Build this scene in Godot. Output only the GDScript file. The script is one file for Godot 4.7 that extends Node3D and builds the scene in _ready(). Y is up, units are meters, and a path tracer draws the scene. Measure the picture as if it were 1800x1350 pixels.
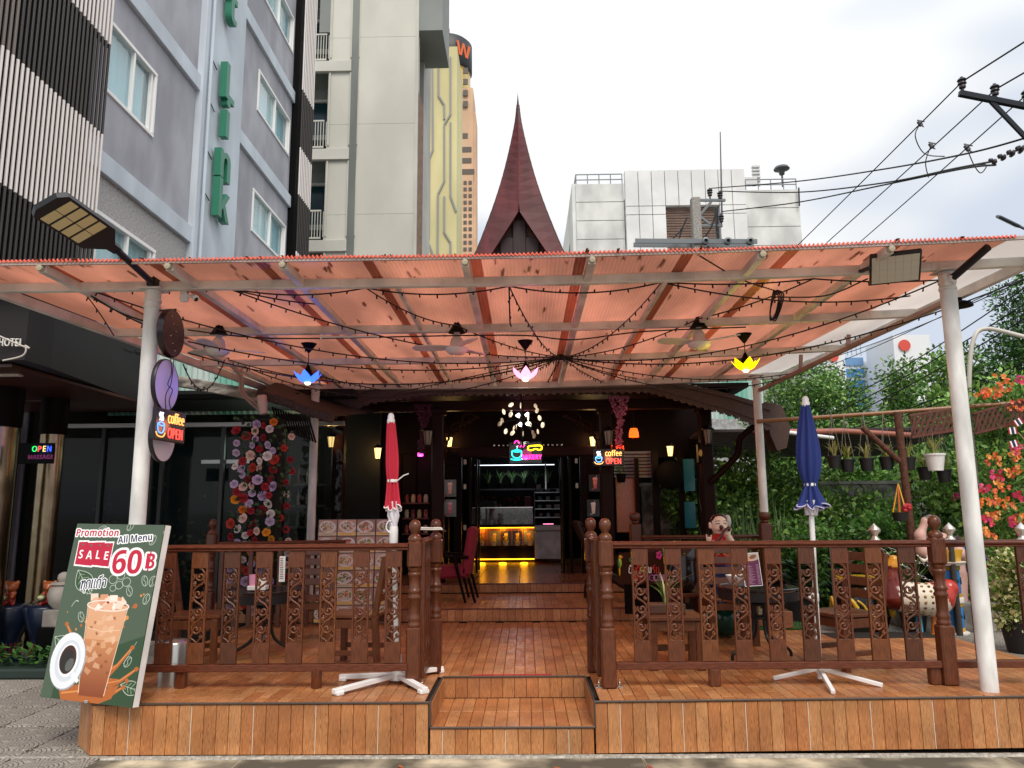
extends Node3D
# A coffee pavilion with a tiled deck and an orange canopy, beside a hotel. Units are metres; the deck front is near z = -5.47.

class Mb:
	# collects triangles; tri() turns each one so that it faces along its normals
	var v := PackedVector3Array()
	var n := PackedVector3Array()
	var u := PackedVector2Array()
	var c := PackedColorArray()
	var col := Color.WHITE
	func tri(a: Vector3, b: Vector3, d: Vector3, na: Vector3, nb: Vector3, nd: Vector3) -> void:
		if (d - a).cross(b - a).dot(na + nb + nd) < 0.0:
			v.append(a); v.append(d); v.append(b)
			n.append(na); n.append(nd); n.append(nb)
		else:
			v.append(a); v.append(b); v.append(d)
			n.append(na); n.append(nb); n.append(nd)
		for i in 3:
			c.append(col)
			u.append(Vector2.ZERO)
	func face(a: Vector3, b: Vector3, d: Vector3, out: Vector3) -> void:
		var g := (d - a).cross(b - a)
		if g.length_squared() < 1e-16:
			return
		g = g.normalized()
		if g.dot(out) < 0.0:
			g = -g
		tri(a, b, d, g, g, g)
	func quad(a: Vector3, b: Vector3, d: Vector3, e: Vector3, out: Vector3) -> void:
		face(a, b, d, out)
		face(a, d, e, out)
	func box(at: Vector3, size: Vector3, basis := Basis.IDENTITY, bev := 0.0) -> void:
		var h := size * 0.5
		var b := minf(bev, minf(h.x, minf(h.y, h.z)) * 0.9)
		var p := {}
		for x in [-1, 1]:
			for y in [-1, 1]:
				for z in [-1, 1]:
					var s := Vector3(x, y, z)
					for k in 3:
						var q := Vector3(h.x - b, h.y - b, h.z - b)
						q[k] = h[k]
						p[[x, y, z, k]] = at + basis * (q * s)
		for k in 3:
			var i := (k + 1) % 3
			var j := (k + 2) % 3
			for s in [-1, 1]:
				var o := Vector3.ZERO
				o[k] = s
				var q := []
				for t in [[-1, -1], [1, -1], [1, 1], [-1, 1]]:
					var key := [0, 0, 0, k]
					key[k] = s; key[i] = t[0]; key[j] = t[1]
					q.append(p[key])
				quad(q[0], q[1], q[2], q[3], basis * o)
				if b > 0.0:
					for t in [-1, 1]:
						var e := Vector3.ZERO
						e[i] = s; e[j] = t
						var ka := [0, 0, 0, i]
						ka[i] = s; ka[j] = t; ka[k] = -1
						var kb := ka.duplicate(); kb[k] = 1
						var kc := kb.duplicate(); kc[3] = j
						var kd := ka.duplicate(); kd[3] = j
						quad(p[ka], p[kb], p[kc], p[kd], basis * e)
		if b > 0.0:
			for x in [-1, 1]:
				for y in [-1, 1]:
					for z in [-1, 1]:
						face(p[[x, y, z, 0]], p[[x, y, z, 1]], p[[x, y, z, 2]], basis * Vector3(x, y, z))
	func rbox(at: Vector3, size: Vector3, bev: float) -> void:
		box(at, size, Basis.IDENTITY, bev)
	func bar(a: Vector3, b: Vector3, w: float, h: float, bev := 0.0, up := Vector3.UP) -> void:
		var d := b - a
		var z := d.normalized()
		if absf(z.dot(up)) > 0.98:
			up = Vector3.BACK
		var x := up.cross(z).normalized()
		box((a + b) * 0.5, Vector3(w, h, d.length()), Basis(x, z.cross(x), z), bev)
	func tube(pts: PackedVector3Array, r: float, seg := 8, r2 := -1.0, caps := true) -> void:
		var m := pts.size()
		var t := (pts[1] - pts[0]).normalized()
		var x := t.cross(Vector3.UP if absf(t.y) < 0.9 else Vector3.RIGHT).normalized()
		var last := []
		var lastn := []
		for i in m:
			var a := pts[maxi(i - 1, 0)]
			var b := pts[mini(i + 1, m - 1)]
			t = (b - a).normalized()
			x = (x - t * x.dot(t)).normalized()
			var y := t.cross(x)
			var rr := r if r2 < 0.0 else lerpf(r, r2, float(i) / (m - 1))
			var ring := []
			var rn := []
			for k in seg:
				var an := TAU * k / seg
				var d := x * cos(an) + y * sin(an)
				ring.append(pts[i] + d * rr)
				rn.append(d)
			if i > 0:
				for k in seg:
					var l := (k + 1) % seg
					tri(last[k], last[l], ring[l], lastn[k], lastn[l], rn[l])
					tri(last[k], ring[l], ring[k], lastn[k], rn[l], rn[k])
			if caps and (i == 0 or i == m - 1):
				for k in range(1, seg - 1):
					face(ring[0], ring[k], ring[k + 1], -t if i == 0 else t)
			last = ring
			lastn = rn
	func lathe(prof: Array, seg := 14, xf := Transform3D(), smooth := true) -> void:
		for i in prof.size() - 1:
			var a: Vector2 = prof[i]
			var b: Vector2 = prof[i + 1]
			if a.is_equal_approx(b):
				continue
			var sd := (b - a).normalized()
			var na := _pn(prof, i, i) if smooth else Vector2(sd.y, -sd.x)
			var nb := _pn(prof, i + 1, i) if smooth else na
			for k in seg:
				var e := [TAU * k / seg, TAU * (k + 1) / seg]
				var q := []
				var w := []
				for t in [[a, na], [b, nb]]:
					for an in e:
						q.append(xf * Vector3(t[0].x * cos(an), t[0].y, t[0].x * sin(an)))
						w.append((xf.basis * Vector3(t[1].x * cos(an), t[1].y, t[1].x * sin(an))).normalized())
				if a.x > 1e-5:
					tri(q[0], q[1], q[3], w[0], w[1], w[3])
				if b.x > 1e-5:
					tri(q[0], q[3], q[2], w[0], w[3], w[2])
	func _pn(prof: Array, i: int, side: int) -> Vector2:
		var d := Vector2.ZERO
		var s := []
		if i > 0: s.append((prof[i] - prof[i - 1]).normalized())
		if i < prof.size() - 1: s.append((prof[i + 1] - prof[i]).normalized())
		if s.size() == 2 and s[0].dot(s[1]) < 0.5:
			d = s[1] if side == i else s[0]
		else:
			for q in s: d += q
		return Vector2(d.y, -d.x).normalized()
	func ball(at: Vector3, r: Vector3, seg := 12, rings := 8) -> void:
		for i in rings:
			for k in seg:
				var q := []
				var w := []
				for t in [i, i + 1]:
					for s in [k, k + 1]:
						var la: float = PI * t / rings - PI / 2
						var lo: float = TAU * s / seg
						var d := Vector3(cos(la) * cos(lo), sin(la), cos(la) * sin(lo))
						q.append(at + d * r)
						w.append((d / r).normalized())
				if i > 0:
					tri(q[0], q[1], q[3], w[0], w[1], w[3])
				if i < rings - 1:
					tri(q[0], q[3], q[2], w[0], w[3], w[2])
	func prism(poly: PackedVector2Array, z0: float, z1: float, xf := Transform3D()) -> void:
		var ids := Geometry2D.triangulate_polygon(poly)
		for i in range(0, ids.size(), 3):
			for z in [z0, z1]:
				var p := []
				for k in 3:
					p.append(xf * Vector3(poly[ids[i + k]].x, poly[ids[i + k]].y, z))
				face(p[0], p[1], p[2], xf.basis * Vector3(0, 0, signf(z - (z0 + z1) * 0.5)))
		var cw := Geometry2D.is_polygon_clockwise(poly)
		for i in poly.size():
			var a := poly[i]
			var b := poly[(i + 1) % poly.size()]
			var o := Vector2(b.y - a.y, a.x - b.x) * (-1.0 if cw else 1.0)
			quad(xf * Vector3(a.x, a.y, z0), xf * Vector3(b.x, b.y, z0), xf * Vector3(b.x, b.y, z1), xf * Vector3(a.x, a.y, z1), xf.basis * Vector3(o.x, o.y, 0))
	func add(o: Mb, xf := Transform3D()) -> void:
		for i in o.v.size():
			v.append(xf * o.v[i])
			n.append((xf.basis * o.n[i]).normalized())
			c.append(o.c[i] * col)
			u.append(o.u[i])
	func uvs(ax: Vector3, ay: Vector3, off := Vector2.ZERO) -> Mb:
		for i in v.size():
			u[i] = Vector2(v[i].dot(ax), v[i].dot(ay)) + off
		return self
	func mesh() -> ArrayMesh:
		var a := []
		a.resize(Mesh.ARRAY_MAX)
		a[Mesh.ARRAY_VERTEX] = v
		a[Mesh.ARRAY_NORMAL] = n
		a[Mesh.ARRAY_COLOR] = c
		a[Mesh.ARRAY_TEX_UV] = u
		var m := ArrayMesh.new()
		m.add_surface_from_arrays(Mesh.PRIMITIVE_TRIANGLES, a)
		return m

var M := {}
var names := {}
var rng := RandomNumberGenerator.new()
var noises := {}
var img_count := 0

func shift(by: Vector3) -> Transform3D:
	return Transform3D(Basis(), by)

func V3(a: Array) -> PackedVector3Array:
	return PackedVector3Array(a)

func V2(a: Array) -> PackedVector2Array:
	return PackedVector2Array(a)

func rx(a: float) -> Basis:
	return Basis.from_euler(Vector3(a, 0, 0))

func ry(a: float) -> Basis:
	return Basis.from_euler(Vector3(0, a, 0))

func rz(a: float) -> Basis:
	return Basis.from_euler(Vector3(0, 0, a))

func rf(a: float, b: float) -> float:
	return rng.randf_range(a, b)

func numbered(s: String) -> String:
	names[s] = names.get(s, -1) + 1
	return s if names[s] == 0 else "%s_%03d" % [s, names[s]]

func thing(called: String, label: String, category: String, at := Vector3.ZERO, turn := 0.0, group := "") -> Node3D:
	var o := Node3D.new()
	o.name = numbered(called)
	add_child(o)
	o.position = at
	o.rotation.y = turn
	return tag(o, label, category, group)

func tag(o: Node3D, label: String, category: String, group := "") -> Node3D:
	o.set_meta("label", label)
	o.set_meta("category", category)
	if group:
		o.set_meta("group", group)
	return o

func put(called: String, m, mat: Material, parent: Node = self, xf := Transform3D()) -> MeshInstance3D:
	var o := MeshInstance3D.new()
	o.mesh = m.mesh() if m is Mb else m
	o.material_override = mat
	o.transform = xf
	o.name = numbered(called) if parent == self else called
	parent.add_child(o, true)
	return o

func struct(called: String, m, mat: Material, parent: Node = self, xf := Transform3D()) -> MeshInstance3D:
	var o := put(called, m, mat, parent, xf)
	if parent == self:
		o.set_meta("kind", "structure")
	return o

func stuff(o: Node) -> Node:
	o.set_meta("kind", "stuff")
	return o

func copy(src: Node3D, label: String, at: Vector3, turn := 0.0) -> Node3D:
	var o: Node3D = src.duplicate()
	var base := str(src.name)
	if base.length() > 4 and base[-4] == "_":
		base = base.substr(0, base.length() - 4)
	o.name = numbered(base)
	add_child(o)
	o.position = at
	o.rotation.y = turn
	o.set_meta("label", label)
	return o

func scatter(called: String, m: Mesh, mat: Material, xfs: Array, cols: Array, parent: Node) -> MultiMeshInstance3D:
	var mm := MultiMesh.new()
	mm.transform_format = MultiMesh.TRANSFORM_3D
	mm.use_colors = true
	mm.mesh = m
	mm.instance_count = xfs.size()
	for i in xfs.size():
		mm.set_instance_transform(i, xfs[i])
		mm.set_instance_color(i, cols[i] if i < cols.size() else Color.WHITE)
	var o := MultiMeshInstance3D.new()
	o.multimesh = mm
	o.material_override = mat
	o.name = numbered(called) if parent == self else called
	parent.add_child(o, true)
	o.set_meta("kind", "stuff")
	return o

# ---------------------------------------------------------------- materials
func noise_tex(kind: String, low: float, normal := false) -> Texture2D:
	var key := kind + str(snappedf(low, 0.05)) + str(normal)
	if noises.has(key):
		return noises[key]
	var f := FastNoiseLite.new()
	f.seed = kind.hash() % 1000
	f.noise_type = FastNoiseLite.TYPE_SIMPLEX_SMOOTH
	f.fractal_type = FastNoiseLite.FRACTAL_FBM
	f.fractal_octaves = 5
	f.frequency = {"blotch": 0.006, "fine": 0.04, "grit": 0.12}[kind]
	var t := NoiseTexture2D.new()
	t.width = 512
	t.height = 512
	t.seamless = true
	t.noise = f
	if normal:
		t.as_normal_map = true
		t.bump_strength = 4.0
	else:
		var g := Gradient.new()
		g.set_color(0, Color(low, low, low))
		g.set_color(1, Color.WHITE)
		g.set_offset(0, 0.2)
		g.set_offset(1, 0.8)
		t.color_ramp = g
	noises[key] = t
	return t

func flat(hex: String, rough := 0.7, metal := 0.0) -> StandardMaterial3D:
	var m := StandardMaterial3D.new()
	m.albedo_color = Color(hex)
	m.roughness = rough
	m.metallic = metal
	return m

func pm(hex: String, rough := 0.8, kind := "blotch", low := 0.8, scale := Vector3.ONE, bump := 0.0) -> StandardMaterial3D:
	# a plain colour with noise in it, laid on in the world's axes so that copies differ
	var m := flat(hex, rough)
	m.albedo_texture = noise_tex(kind, low)
	m.uv1_triplanar = true
	m.uv1_world_triplanar = true
	m.uv1_scale = scale
	if bump > 0.0:
		m.heightmap_enabled = true
		m.heightmap_texture = noise_tex(kind, low)
		m.heightmap_scale = bump
	return m

func glow(hex: String, energy: float) -> StandardMaterial3D:
	var m := flat(hex, 0.5)
	m.emission_enabled = true
	m.emission = Color(hex)
	m.emission_energy_multiplier = energy
	return m

func glass(hex: String, alpha: float, rough := 0.02) -> StandardMaterial3D:
	var m := flat(hex, rough)
	m.transparency = BaseMaterial3D.TRANSPARENCY_ALPHA
	m.albedo_color.a = alpha
	return m

func tinted(rough := 0.7, back := 0.0) -> StandardMaterial3D:
	# takes its colour from the vertices
	var m := StandardMaterial3D.new()
	m.vertex_color_use_as_albedo = true
	m.roughness = rough
	if back > 0.0:
		m.backlight_enabled = true
		m.backlight = Color(back, back, back)
	return m

func lin(hex: String) -> Color:
	return Color(hex).srgb_to_linear()

func wood_tex() -> ImageTexture:
	# u: across two boards, v: along one metre; contour lines of a stretched noise read as growth rings
	var im := Image.create(512, 512, false, Image.FORMAT_RGB8)
	var a := FastNoiseLite.new()
	a.seed = 5
	a.frequency = 0.011
	a.fractal_octaves = 3
	var b := FastNoiseLite.new()
	b.seed = 9
	b.frequency = 0.09
	for y in 512:
		for x in 512:
			var h := a.get_noise_2d(x, y * 0.16) * 9.0 + x * 0.018
			var ring := pow(0.5 + 0.5 * sin(h * 6.0), 2.5)
			var fib := b.get_noise_2d(x * 3.0, y * 0.22)
			var t := clampf(0.92 - 0.26 * ring + 0.16 * fib, 0.0, 1.0)
			im.set_pixel(x, y, Color(t, pow(t, 1.25), pow(t, 1.5)))
	return ImageTexture.create_from_image(im)

func woodm(hex: String, rough := 0.45) -> StandardMaterial3D:
	var m := flat(hex, rough)
	m.albedo_texture = M.wood_tex
	m.roughness_texture = noise_tex("blotch", 0.6)
	m.detail_enabled = true
	m.detail_albedo = noise_tex("blotch", 0.86)
	m.detail_blend_mode = BaseMaterial3D.BLEND_MODE_MUL
	m.detail_uv_layer = BaseMaterial3D.DETAIL_UV_2
	m.uv2_triplanar = true
	m.uv2_world_triplanar = true
	m.uv2_scale = Vector3(0.8, 0.8, 0.8)
	return m

func grainm(hex: String, rough: float, axis: int, k := 1.0) -> StandardMaterial3D:
	# wood in world axes, grain along the axis
	var m := flat(hex, rough)
	m.albedo_texture = noise_tex("fine", 0.7)
	m.uv1_triplanar = true
	m.uv1_world_triplanar = true
	m.clearcoat_enabled = Color(hex).v > 0.5
	m.clearcoat = 0.5
	m.clearcoat_roughness = 0.12
	m.metallic_specular = 0.2 if Color(hex).v < 0.3 else 0.5
	var s := Vector3(6, 6, 6) * k
	s[axis] = 0.5 * k
	m.uv1_scale = s
	return m

func make_mats() -> void:
	M.wood_tex = wood_tex()
	for i in 6:
		M["tile%d" % i] = woodm(["e2a068", "d99660", "de9c64", "d6905a", "e6a872", "cf8956"][i], 0.48)
	M.teak = grainm("68351f", 0.28, 1)
	M.teak_h = grainm("713a26", 0.24, 0)
	M.teak_z = grainm("74402a", 0.35, 2)
	M.carve = grainm("6f3b22", 0.28, 1)
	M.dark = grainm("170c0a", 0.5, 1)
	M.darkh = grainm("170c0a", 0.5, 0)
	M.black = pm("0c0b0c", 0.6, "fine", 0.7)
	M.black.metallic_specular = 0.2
	M.wire = flat("0d0c10", 0.6)
	M.steel = pm("dcd8d4", 0.5, "blotch", 0.82, Vector3(0.7, 0.7, 0.7))
	M.post = pm("f2f1ee", 0.45, "blotch", 0.8, Vector3(1.6, 0.5, 1.6))
	M.white = pm("efeeec", 0.45, "blotch", 0.92)
	M.leafc = tinted(0.5, 0.7)
	M.vert = tinted(0.55)
	M.vgloss = tinted(0.18)
	M.trim = flat("5a4f48", 0.4, 0.5)
	M.chrome = flat("c9c9c9", 0.22, 0.95)
	M.concrete = pm("b9b09c", 0.9, "blotch", 0.55, Vector3(0.35, 0.35, 0.35), 0.6)
	M.black_glass = pm("0b0e10", 0.06, "blotch", 0.9)
	M.soil = pm("2c231b", 0.95, "fine", 0.5)
	M.pot_black = pm("1d1d1f", 0.55, "blotch", 0.7)

func omni(parent: Node, hex: String, energy: float, at: Vector3, size := 0.05) -> void:
	var l := OmniLight3D.new()
	l.name = "lamp_light"
	l.light_color = Color(hex)
	l.light_energy = energy
	l.light_size = size
	l.omni_range = 12.0
	l.omni_attenuation = 2.0
	l.shadow_enabled = true
	l.position = at
	parent.add_child(l, true)

func arc(pts: Array, steps := 10) -> PackedVector3Array:
	# a smooth line through the points
	var cv := Curve3D.new()
	for i in pts.size():
		var t: Vector3 = (pts[mini(i + 1, pts.size() - 1)] - pts[maxi(i - 1, 0)]) / 6.0
		cv.add_point(pts[i], -t, t)
	var o := PackedVector3Array()
	var k: int = steps * (pts.size() - 1)
	for i in k + 1:
		o.append(cv.samplef(float(i) / steps))
	return o

func sag(a: Vector3, b: Vector3, drop: float, steps := 16) -> PackedVector3Array:
	var o := PackedVector3Array()
	for i in steps + 1:
		var t := float(i) / steps
		o.append(a.lerp(b, t) - Vector3(0, drop * 4.0 * t * (1.0 - t), 0))
	return o

func letters(text: String, size: float, depth: float, bold := false, mono := false) -> TextMesh:
	var f := SystemFont.new()
	f.font_names = PackedStringArray(["Droid Sans Mono" if mono else "Droid Sans"])
	if bold:
		f.font_weight = 700
	var t := TextMesh.new()
	t.font = f
	t.text = text
	t.font_size = 64
	t.pixel_size = size / 64.0
	t.depth = depth
	t.curve_step = 1.0
	return t

# ---------------------------------------------------------------- soft bodies: tapered capsules joined with a smooth minimum, meshed as surface nets
func blob(caps: Array, cell: float, k := 0.02) -> Mb:
	# caps: [a, b, ra, rb, colour]
	var lo := Vector3(1e9, 1e9, 1e9)
	var hi := -lo
	for q in caps:
		var r := maxf(q[2], q[3]) + cell * 2.0
		for p in [q[0], q[1]]:
			lo = lo.min(p - Vector3(r, r, r))
			hi = hi.max(p + Vector3(r, r, r))
	var d := Vector3i(((hi - lo) / cell).ceil()) + Vector3i.ONE
	var f := PackedFloat32Array()
	f.resize(d.x * d.y * d.z)
	f.fill(1.0)
	var reach := cell * 3.0 + k * 2.0
	for q in caps:
		var a: Vector3 = q[0]
		var b: Vector3 = q[1]
		var ra: float = q[2]
		var rb: float = q[3]
		var rm := maxf(ra, rb) + reach
		var i0 := Vector3i(((a.min(b) - Vector3(rm, rm, rm) - lo) / cell).floor()).clamp(Vector3i.ZERO, d - Vector3i.ONE)
		var i1 := Vector3i(((a.max(b) + Vector3(rm, rm, rm) - lo) / cell).ceil()).clamp(Vector3i.ZERO, d - Vector3i.ONE)
		var ab := b - a
		var l2 := maxf(ab.length_squared(), 1e-9)
		for z in range(i0.z, i1.z + 1):
			for y in range(i0.y, i1.y + 1):
				for x in range(i0.x, i1.x + 1):
					var p := lo + Vector3(x, y, z) * cell
					var t := clampf((p - a).dot(ab) / l2, 0.0, 1.0)
					var s := (p - a - ab * t).length() - lerpf(ra, rb, t)
					var id := x + d.x * (y + d.y * z)
					var o := f[id]
					var h := maxf(k - absf(s - o), 0.0) / k
					f[id] = minf(s, o) - h * h * k * 0.25
	var cells := {}
	var mb := Mb.new()
	var at := func(x: int, y: int, z: int) -> float: return f[x + d.x * (y + d.y * z)]
	for z in d.z - 1:
		for y in d.y - 1:
			for x in d.x - 1:
				var id := x + d.x * (y + d.y * z)
				var s0 := f[id] < 0.0
				var mixed := false
				for o in 8:
					if (f[id + (o & 1) + d.x * (((o >> 1) & 1) + d.y * (o >> 2))] < 0.0) != s0:
						mixed = true
						break
				if not mixed:
					continue
				var sum := Vector3.ZERO
				var cnt := 0
				for e in [[0, 1], [2, 3], [4, 5], [6, 7], [0, 2], [1, 3], [4, 6], [5, 7], [0, 4], [1, 5], [2, 6], [3, 7]]:
					var pa := Vector3(e[0] & 1, (e[0] >> 1) & 1, e[0] >> 2)
					var pb := Vector3(e[1] & 1, (e[1] >> 1) & 1, e[1] >> 2)
					var fa: float = at.call(x + int(pa.x), y + int(pa.y), z + int(pa.z))
					var fb: float = at.call(x + int(pb.x), y + int(pb.y), z + int(pb.z))
					if (fa < 0.0) != (fb < 0.0):
						sum += pa.lerp(pb, fa / (fa - fb))
						cnt += 1
				cells[id] = lo + (Vector3(x, y, z) + sum / cnt) * cell
	var nor := {}
	var tint := {}
	for id in cells:
		var x: int = id % d.x
		var y: int = (id / d.x) % d.y
		var z: int = id / (d.x * d.y)
		var g := Vector3.ZERO
		for o in 8:
			var w: float = f[id + (o & 1) + d.x * (((o >> 1) & 1) + d.y * (o >> 2))]
			g += Vector3((o & 1) * 2 - 1, ((o >> 1) & 1) * 2 - 1, (o >> 2) * 2 - 1) * w
		nor[id] = g.normalized()
		var best := 1e9
		for q in caps:
			var ab: Vector3 = q[1] - q[0]
			var t := clampf((cells[id] - q[0]).dot(ab) / maxf(ab.length_squared(), 1e-9), 0.0, 1.0)
			var s: float = (cells[id] - q[0] - ab * t).length() - lerpf(q[2], q[3], t)
			if s < best:
				best = s
				tint[id] = q[4]
	var step := [1, d.x, d.x * d.y]
	for id in cells:
		for k2 in 3:
			var fa := f[id]
			if id + step[k2] >= f.size():
				continue
			var fb := f[id + step[k2]]
			if (fa < 0.0) == (fb < 0.0):
				continue
			var i: int = step[(k2 + 1) % 3]
			var j: int = step[(k2 + 2) % 3]
			var q := [id, id - i, id - i - j, id - j]
			if not (cells.has(q[1]) and cells.has(q[2]) and cells.has(q[3])):
				continue
			for t in [[0, 1, 2], [0, 2, 3]]:
				mb.col = tint[q[t[0]]]
				mb.tri(cells[q[t[0]]], cells[q[t[1]]], cells[q[t[2]]], nor[q[t[0]]], nor[q[t[1]]], nor[q[t[2]]])
				for m in 3:
					mb.c[mb.c.size() - 1 - m] = tint[q[t[0]]]
	return mb

func _ready() -> void:
	rng.seed = 11
	var cam := Camera3D.new()
	cam.name = "camera"
	cam.fov = 53.06
	cam.near = 0.05
	cam.far = 2000.0
	cam.basis = ry(deg_to_rad(0.93)) * rx(deg_to_rad(9.4)) * rz(deg_to_rad(-0.5))
	cam.position = Vector3(0, 1.6, 0)
	add_child(cam)
	var sun := DirectionalLight3D.new()
	sun.name = "sun"
	sun.light_color = Color("fff4e6")
	sun.light_energy = 0.5
	sun.light_angular_distance = 30.0
	sun.shadow_enabled = true
	sun.rotation = Vector3(deg_to_rad(-52), deg_to_rad(16), 0)
	add_child(sun)
	var env := Environment.new()
	env.background_mode = Environment.BG_SKY
	env.sky = Sky.new()
	var pan := PanoramaSkyMaterial.new()
	pan.panorama = overcast()
	env.sky.sky_material = pan
	env.background_energy_multiplier = 1.0
	env.tonemap_mode = Environment.TONE_MAPPER_LINEAR
	env.tonemap_exposure = 1.62
	env.sdfgi_enabled = true
	env.ssao_enabled = true
	env.ssil_enabled = true
	var we := WorldEnvironment.new()
	we.name = "world"
	we.environment = env
	add_child(we)
	make_mats()
	rng.seed = 100
	ground()
	rng.seed = 101
	deck()
	rng.seed = 102
	buildings()
	rng.seed = 103
	pavilion()
	rng.seed = 104
	shop_left()
	rng.seed = 105
	canopy()
	rng.seed = 106
	interior()
	rng.seed = 107
	railings()
	rng.seed = 108
	furniture()
	rng.seed = 109
	signs()
	rng.seed = 110
	garden()
	rng.seed = 111
	wires()
	rng.seed = 112
	strings()

func overcast() -> ImageTexture:
	# a bright grey sheet of cloud, a little brighter overhead, with broad soft streaks of a bluer grey
	var im := Image.create(1024, 512, false, Image.FORMAT_RGBF)
	var f := FastNoiseLite.new()
	f.seed = 21
	f.frequency = 1.1
	f.fractal_octaves = 4
	for y in 512:
		var el := PI * (0.5 - (y + 0.5) / 512.0)
		for x in 1024:
			var az := TAU * (x + 0.5) / 1024.0
			var d := Vector3(sin(az) * cos(el), sin(el) * 2.4, cos(az) * cos(el))
			var w := smoothstep(-0.12, 0.3, f.get_noise_3dv(d + Vector3(0.55, 0.1, 0.0)))
			var l := 0.62 + 0.42 * smoothstep(0.4, 1.0, sin(el))
			var col := Color(1.0, 1.01, 1.01).lerp(Color(0.66, 0.73, 0.85), w)
			if el < 0.0:
				col = col.lerp(Color(0.5, 0.48, 0.45), smoothstep(0.0, 0.2, -el))
			im.set_pixel(x, y, Color(col.r * l, col.g * l, col.b * l))
	return ImageTexture.create_from_image(im)

# ---------------------------------------------------------------- ground
func ground() -> void:
	var g := Mb.new()
	g.quad(Vector3(-400, -0.05, 60), Vector3(400, -0.05, 60), Vector3(400, -0.05, -900), Vector3(-400, -0.05, -900), Vector3.UP)
	struct("ground", g, pm("8d897f", 0.9, "blotch", 0.6, Vector3(0.1, 0.1, 0.1)))
	# the worn concrete edge of the street, cast in lengths
	var cm := pm("cfc4a8", 0.92, "blotch", 0.4, Vector3(0.5, 0.5, 0.5), 1.2)
	var road := Node3D.new()
	road.name = "street_concrete"
	road.set_meta("kind", "structure")
	add_child(road)
	var xs := [-9.0, -3.6, -1.9, 0.75, 3.1, 5.4, 9.0]
	for i in xs.size() - 1:
		var b := Mb.new()
		b.rbox(Vector3((xs[i] + xs[i + 1]) * 0.5, -0.06, -2.72), Vector3(xs[i + 1] - xs[i] - 0.006, 0.11 - 0.004 * (i % 2), 5.36), 0.006)
		put("slab", b, cm, road)
	var st := Mb.new()
	st.rbox(Vector3(0, -0.035, -5.445), Vector3(18, 0.07, 0.075), 0.02)
	put("mortar_edge", st, pm("c4beb2", 0.95, "fine", 0.65, Vector3(1, 1, 1), 2.5), road)
	# stamped fan pavers of the hotel forecourt
	var pv := Node3D.new()
	pv.name = "forecourt_paving"
	pv.set_meta("kind", "structure")
	add_child(pv)
	var tex := fan_tex()
	var ms := []
	for i in 4:
		var m := flat(["b5b0a8", "aca79f", "bdb8af", "a8a39b"][i], 0.85)
		m.albedo_texture = tex[0]
		m.heightmap_enabled = true
		m.heightmap_texture = tex[1]
		m.heightmap_scale = 0.8
		ms.append(m)
	var s := 0.6
	var tile := Mb.new()
	tile.rbox(Vector3.ZERO, Vector3(s - 0.014, 0.06, s - 0.014), 0.006)
	tile.uvs(Vector3(1.0 / s, 0, 0), Vector3(0, 0, 1.0 / s), Vector2(0.5, 0.5))
	var tm := tile.mesh()
	for iz in 9:
		for ix in 9:
			var p := Vector3(-3.3 - ix * s + 0.15, -0.03, -5.9 - iz * s + rf(-0.002, 0.002))
			if iz == 0 and ix < 0:
				continue
			put("paver", tm, ms[rng.randi() % 4], pv, Transform3D(ry(PI / 2 * 0), p))
	for ix in 9:
		put("paver", tm, ms[rng.randi() % 4], pv, shift(Vector3(-3.15 - ix * s, -0.031, -5.9 + s)))
	# grey paving of the garden on the right
	var gp := Node3D.new()
	gp.name = "garden_paving"
	gp.set_meta("kind", "structure")
	add_child(gp)
	var gt := Mb.new()
	gt.rbox(Vector3.ZERO, Vector3(0.592, 0.06, 0.592), 0.004)
	gt.uvs(Vector3(1.0 / s, 0, 0), Vector3(0, 0, 1.0 / s), Vector2(0.5, 0.5))
	var gm := gt.mesh()
	for iz in 11:
		for ix in 9:
			put("paver", gm, ms[rng.randi() % 4], gp, shift(Vector3(2.2 + ix * s, 0.225, -6.4 - iz * s)))
	var bed := Mb.new()
	bed.rbox(Vector3(10.2, 0.1, -12.6), Vector3(16.4, 0.14, 12), 0.01)
	struct("garden_bed", bed, M.soil)
	# fallen leaves on the street edge
	for p in [Vector3(-0.811, 0, -5.253), Vector3(0.762, -0, -5.236), Vector3(0.183, 0, -5.22)]:
		var l := Mb.new()
		l.prism(V2([Vector2(-0.03, 0), Vector2(-0.008, 0.013), Vector2(0.02, 0.009), Vector2(0.034, 0.0), Vector2(0.018, -0.01), Vector2(-0.01, -0.012)]), 0.0, 0.002, Transform3D(ry(rf(0, 6)) * rx(-1.5), p + Vector3(0, 0.006, 0.05)))
		tag(put("fallen_leaf", l, flat("b0602a" if p.x < 0.3 else "a83226", 0.8)), "%s dry leaf lying on the concrete %s" % [["orange", "red", "small brown"][mini(int(p.x + 1.3), 2)], ["left of the step", "in front of the step", "right of the step"][mini(int(p.x + 1.2), 2)]], "leaf")

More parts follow.
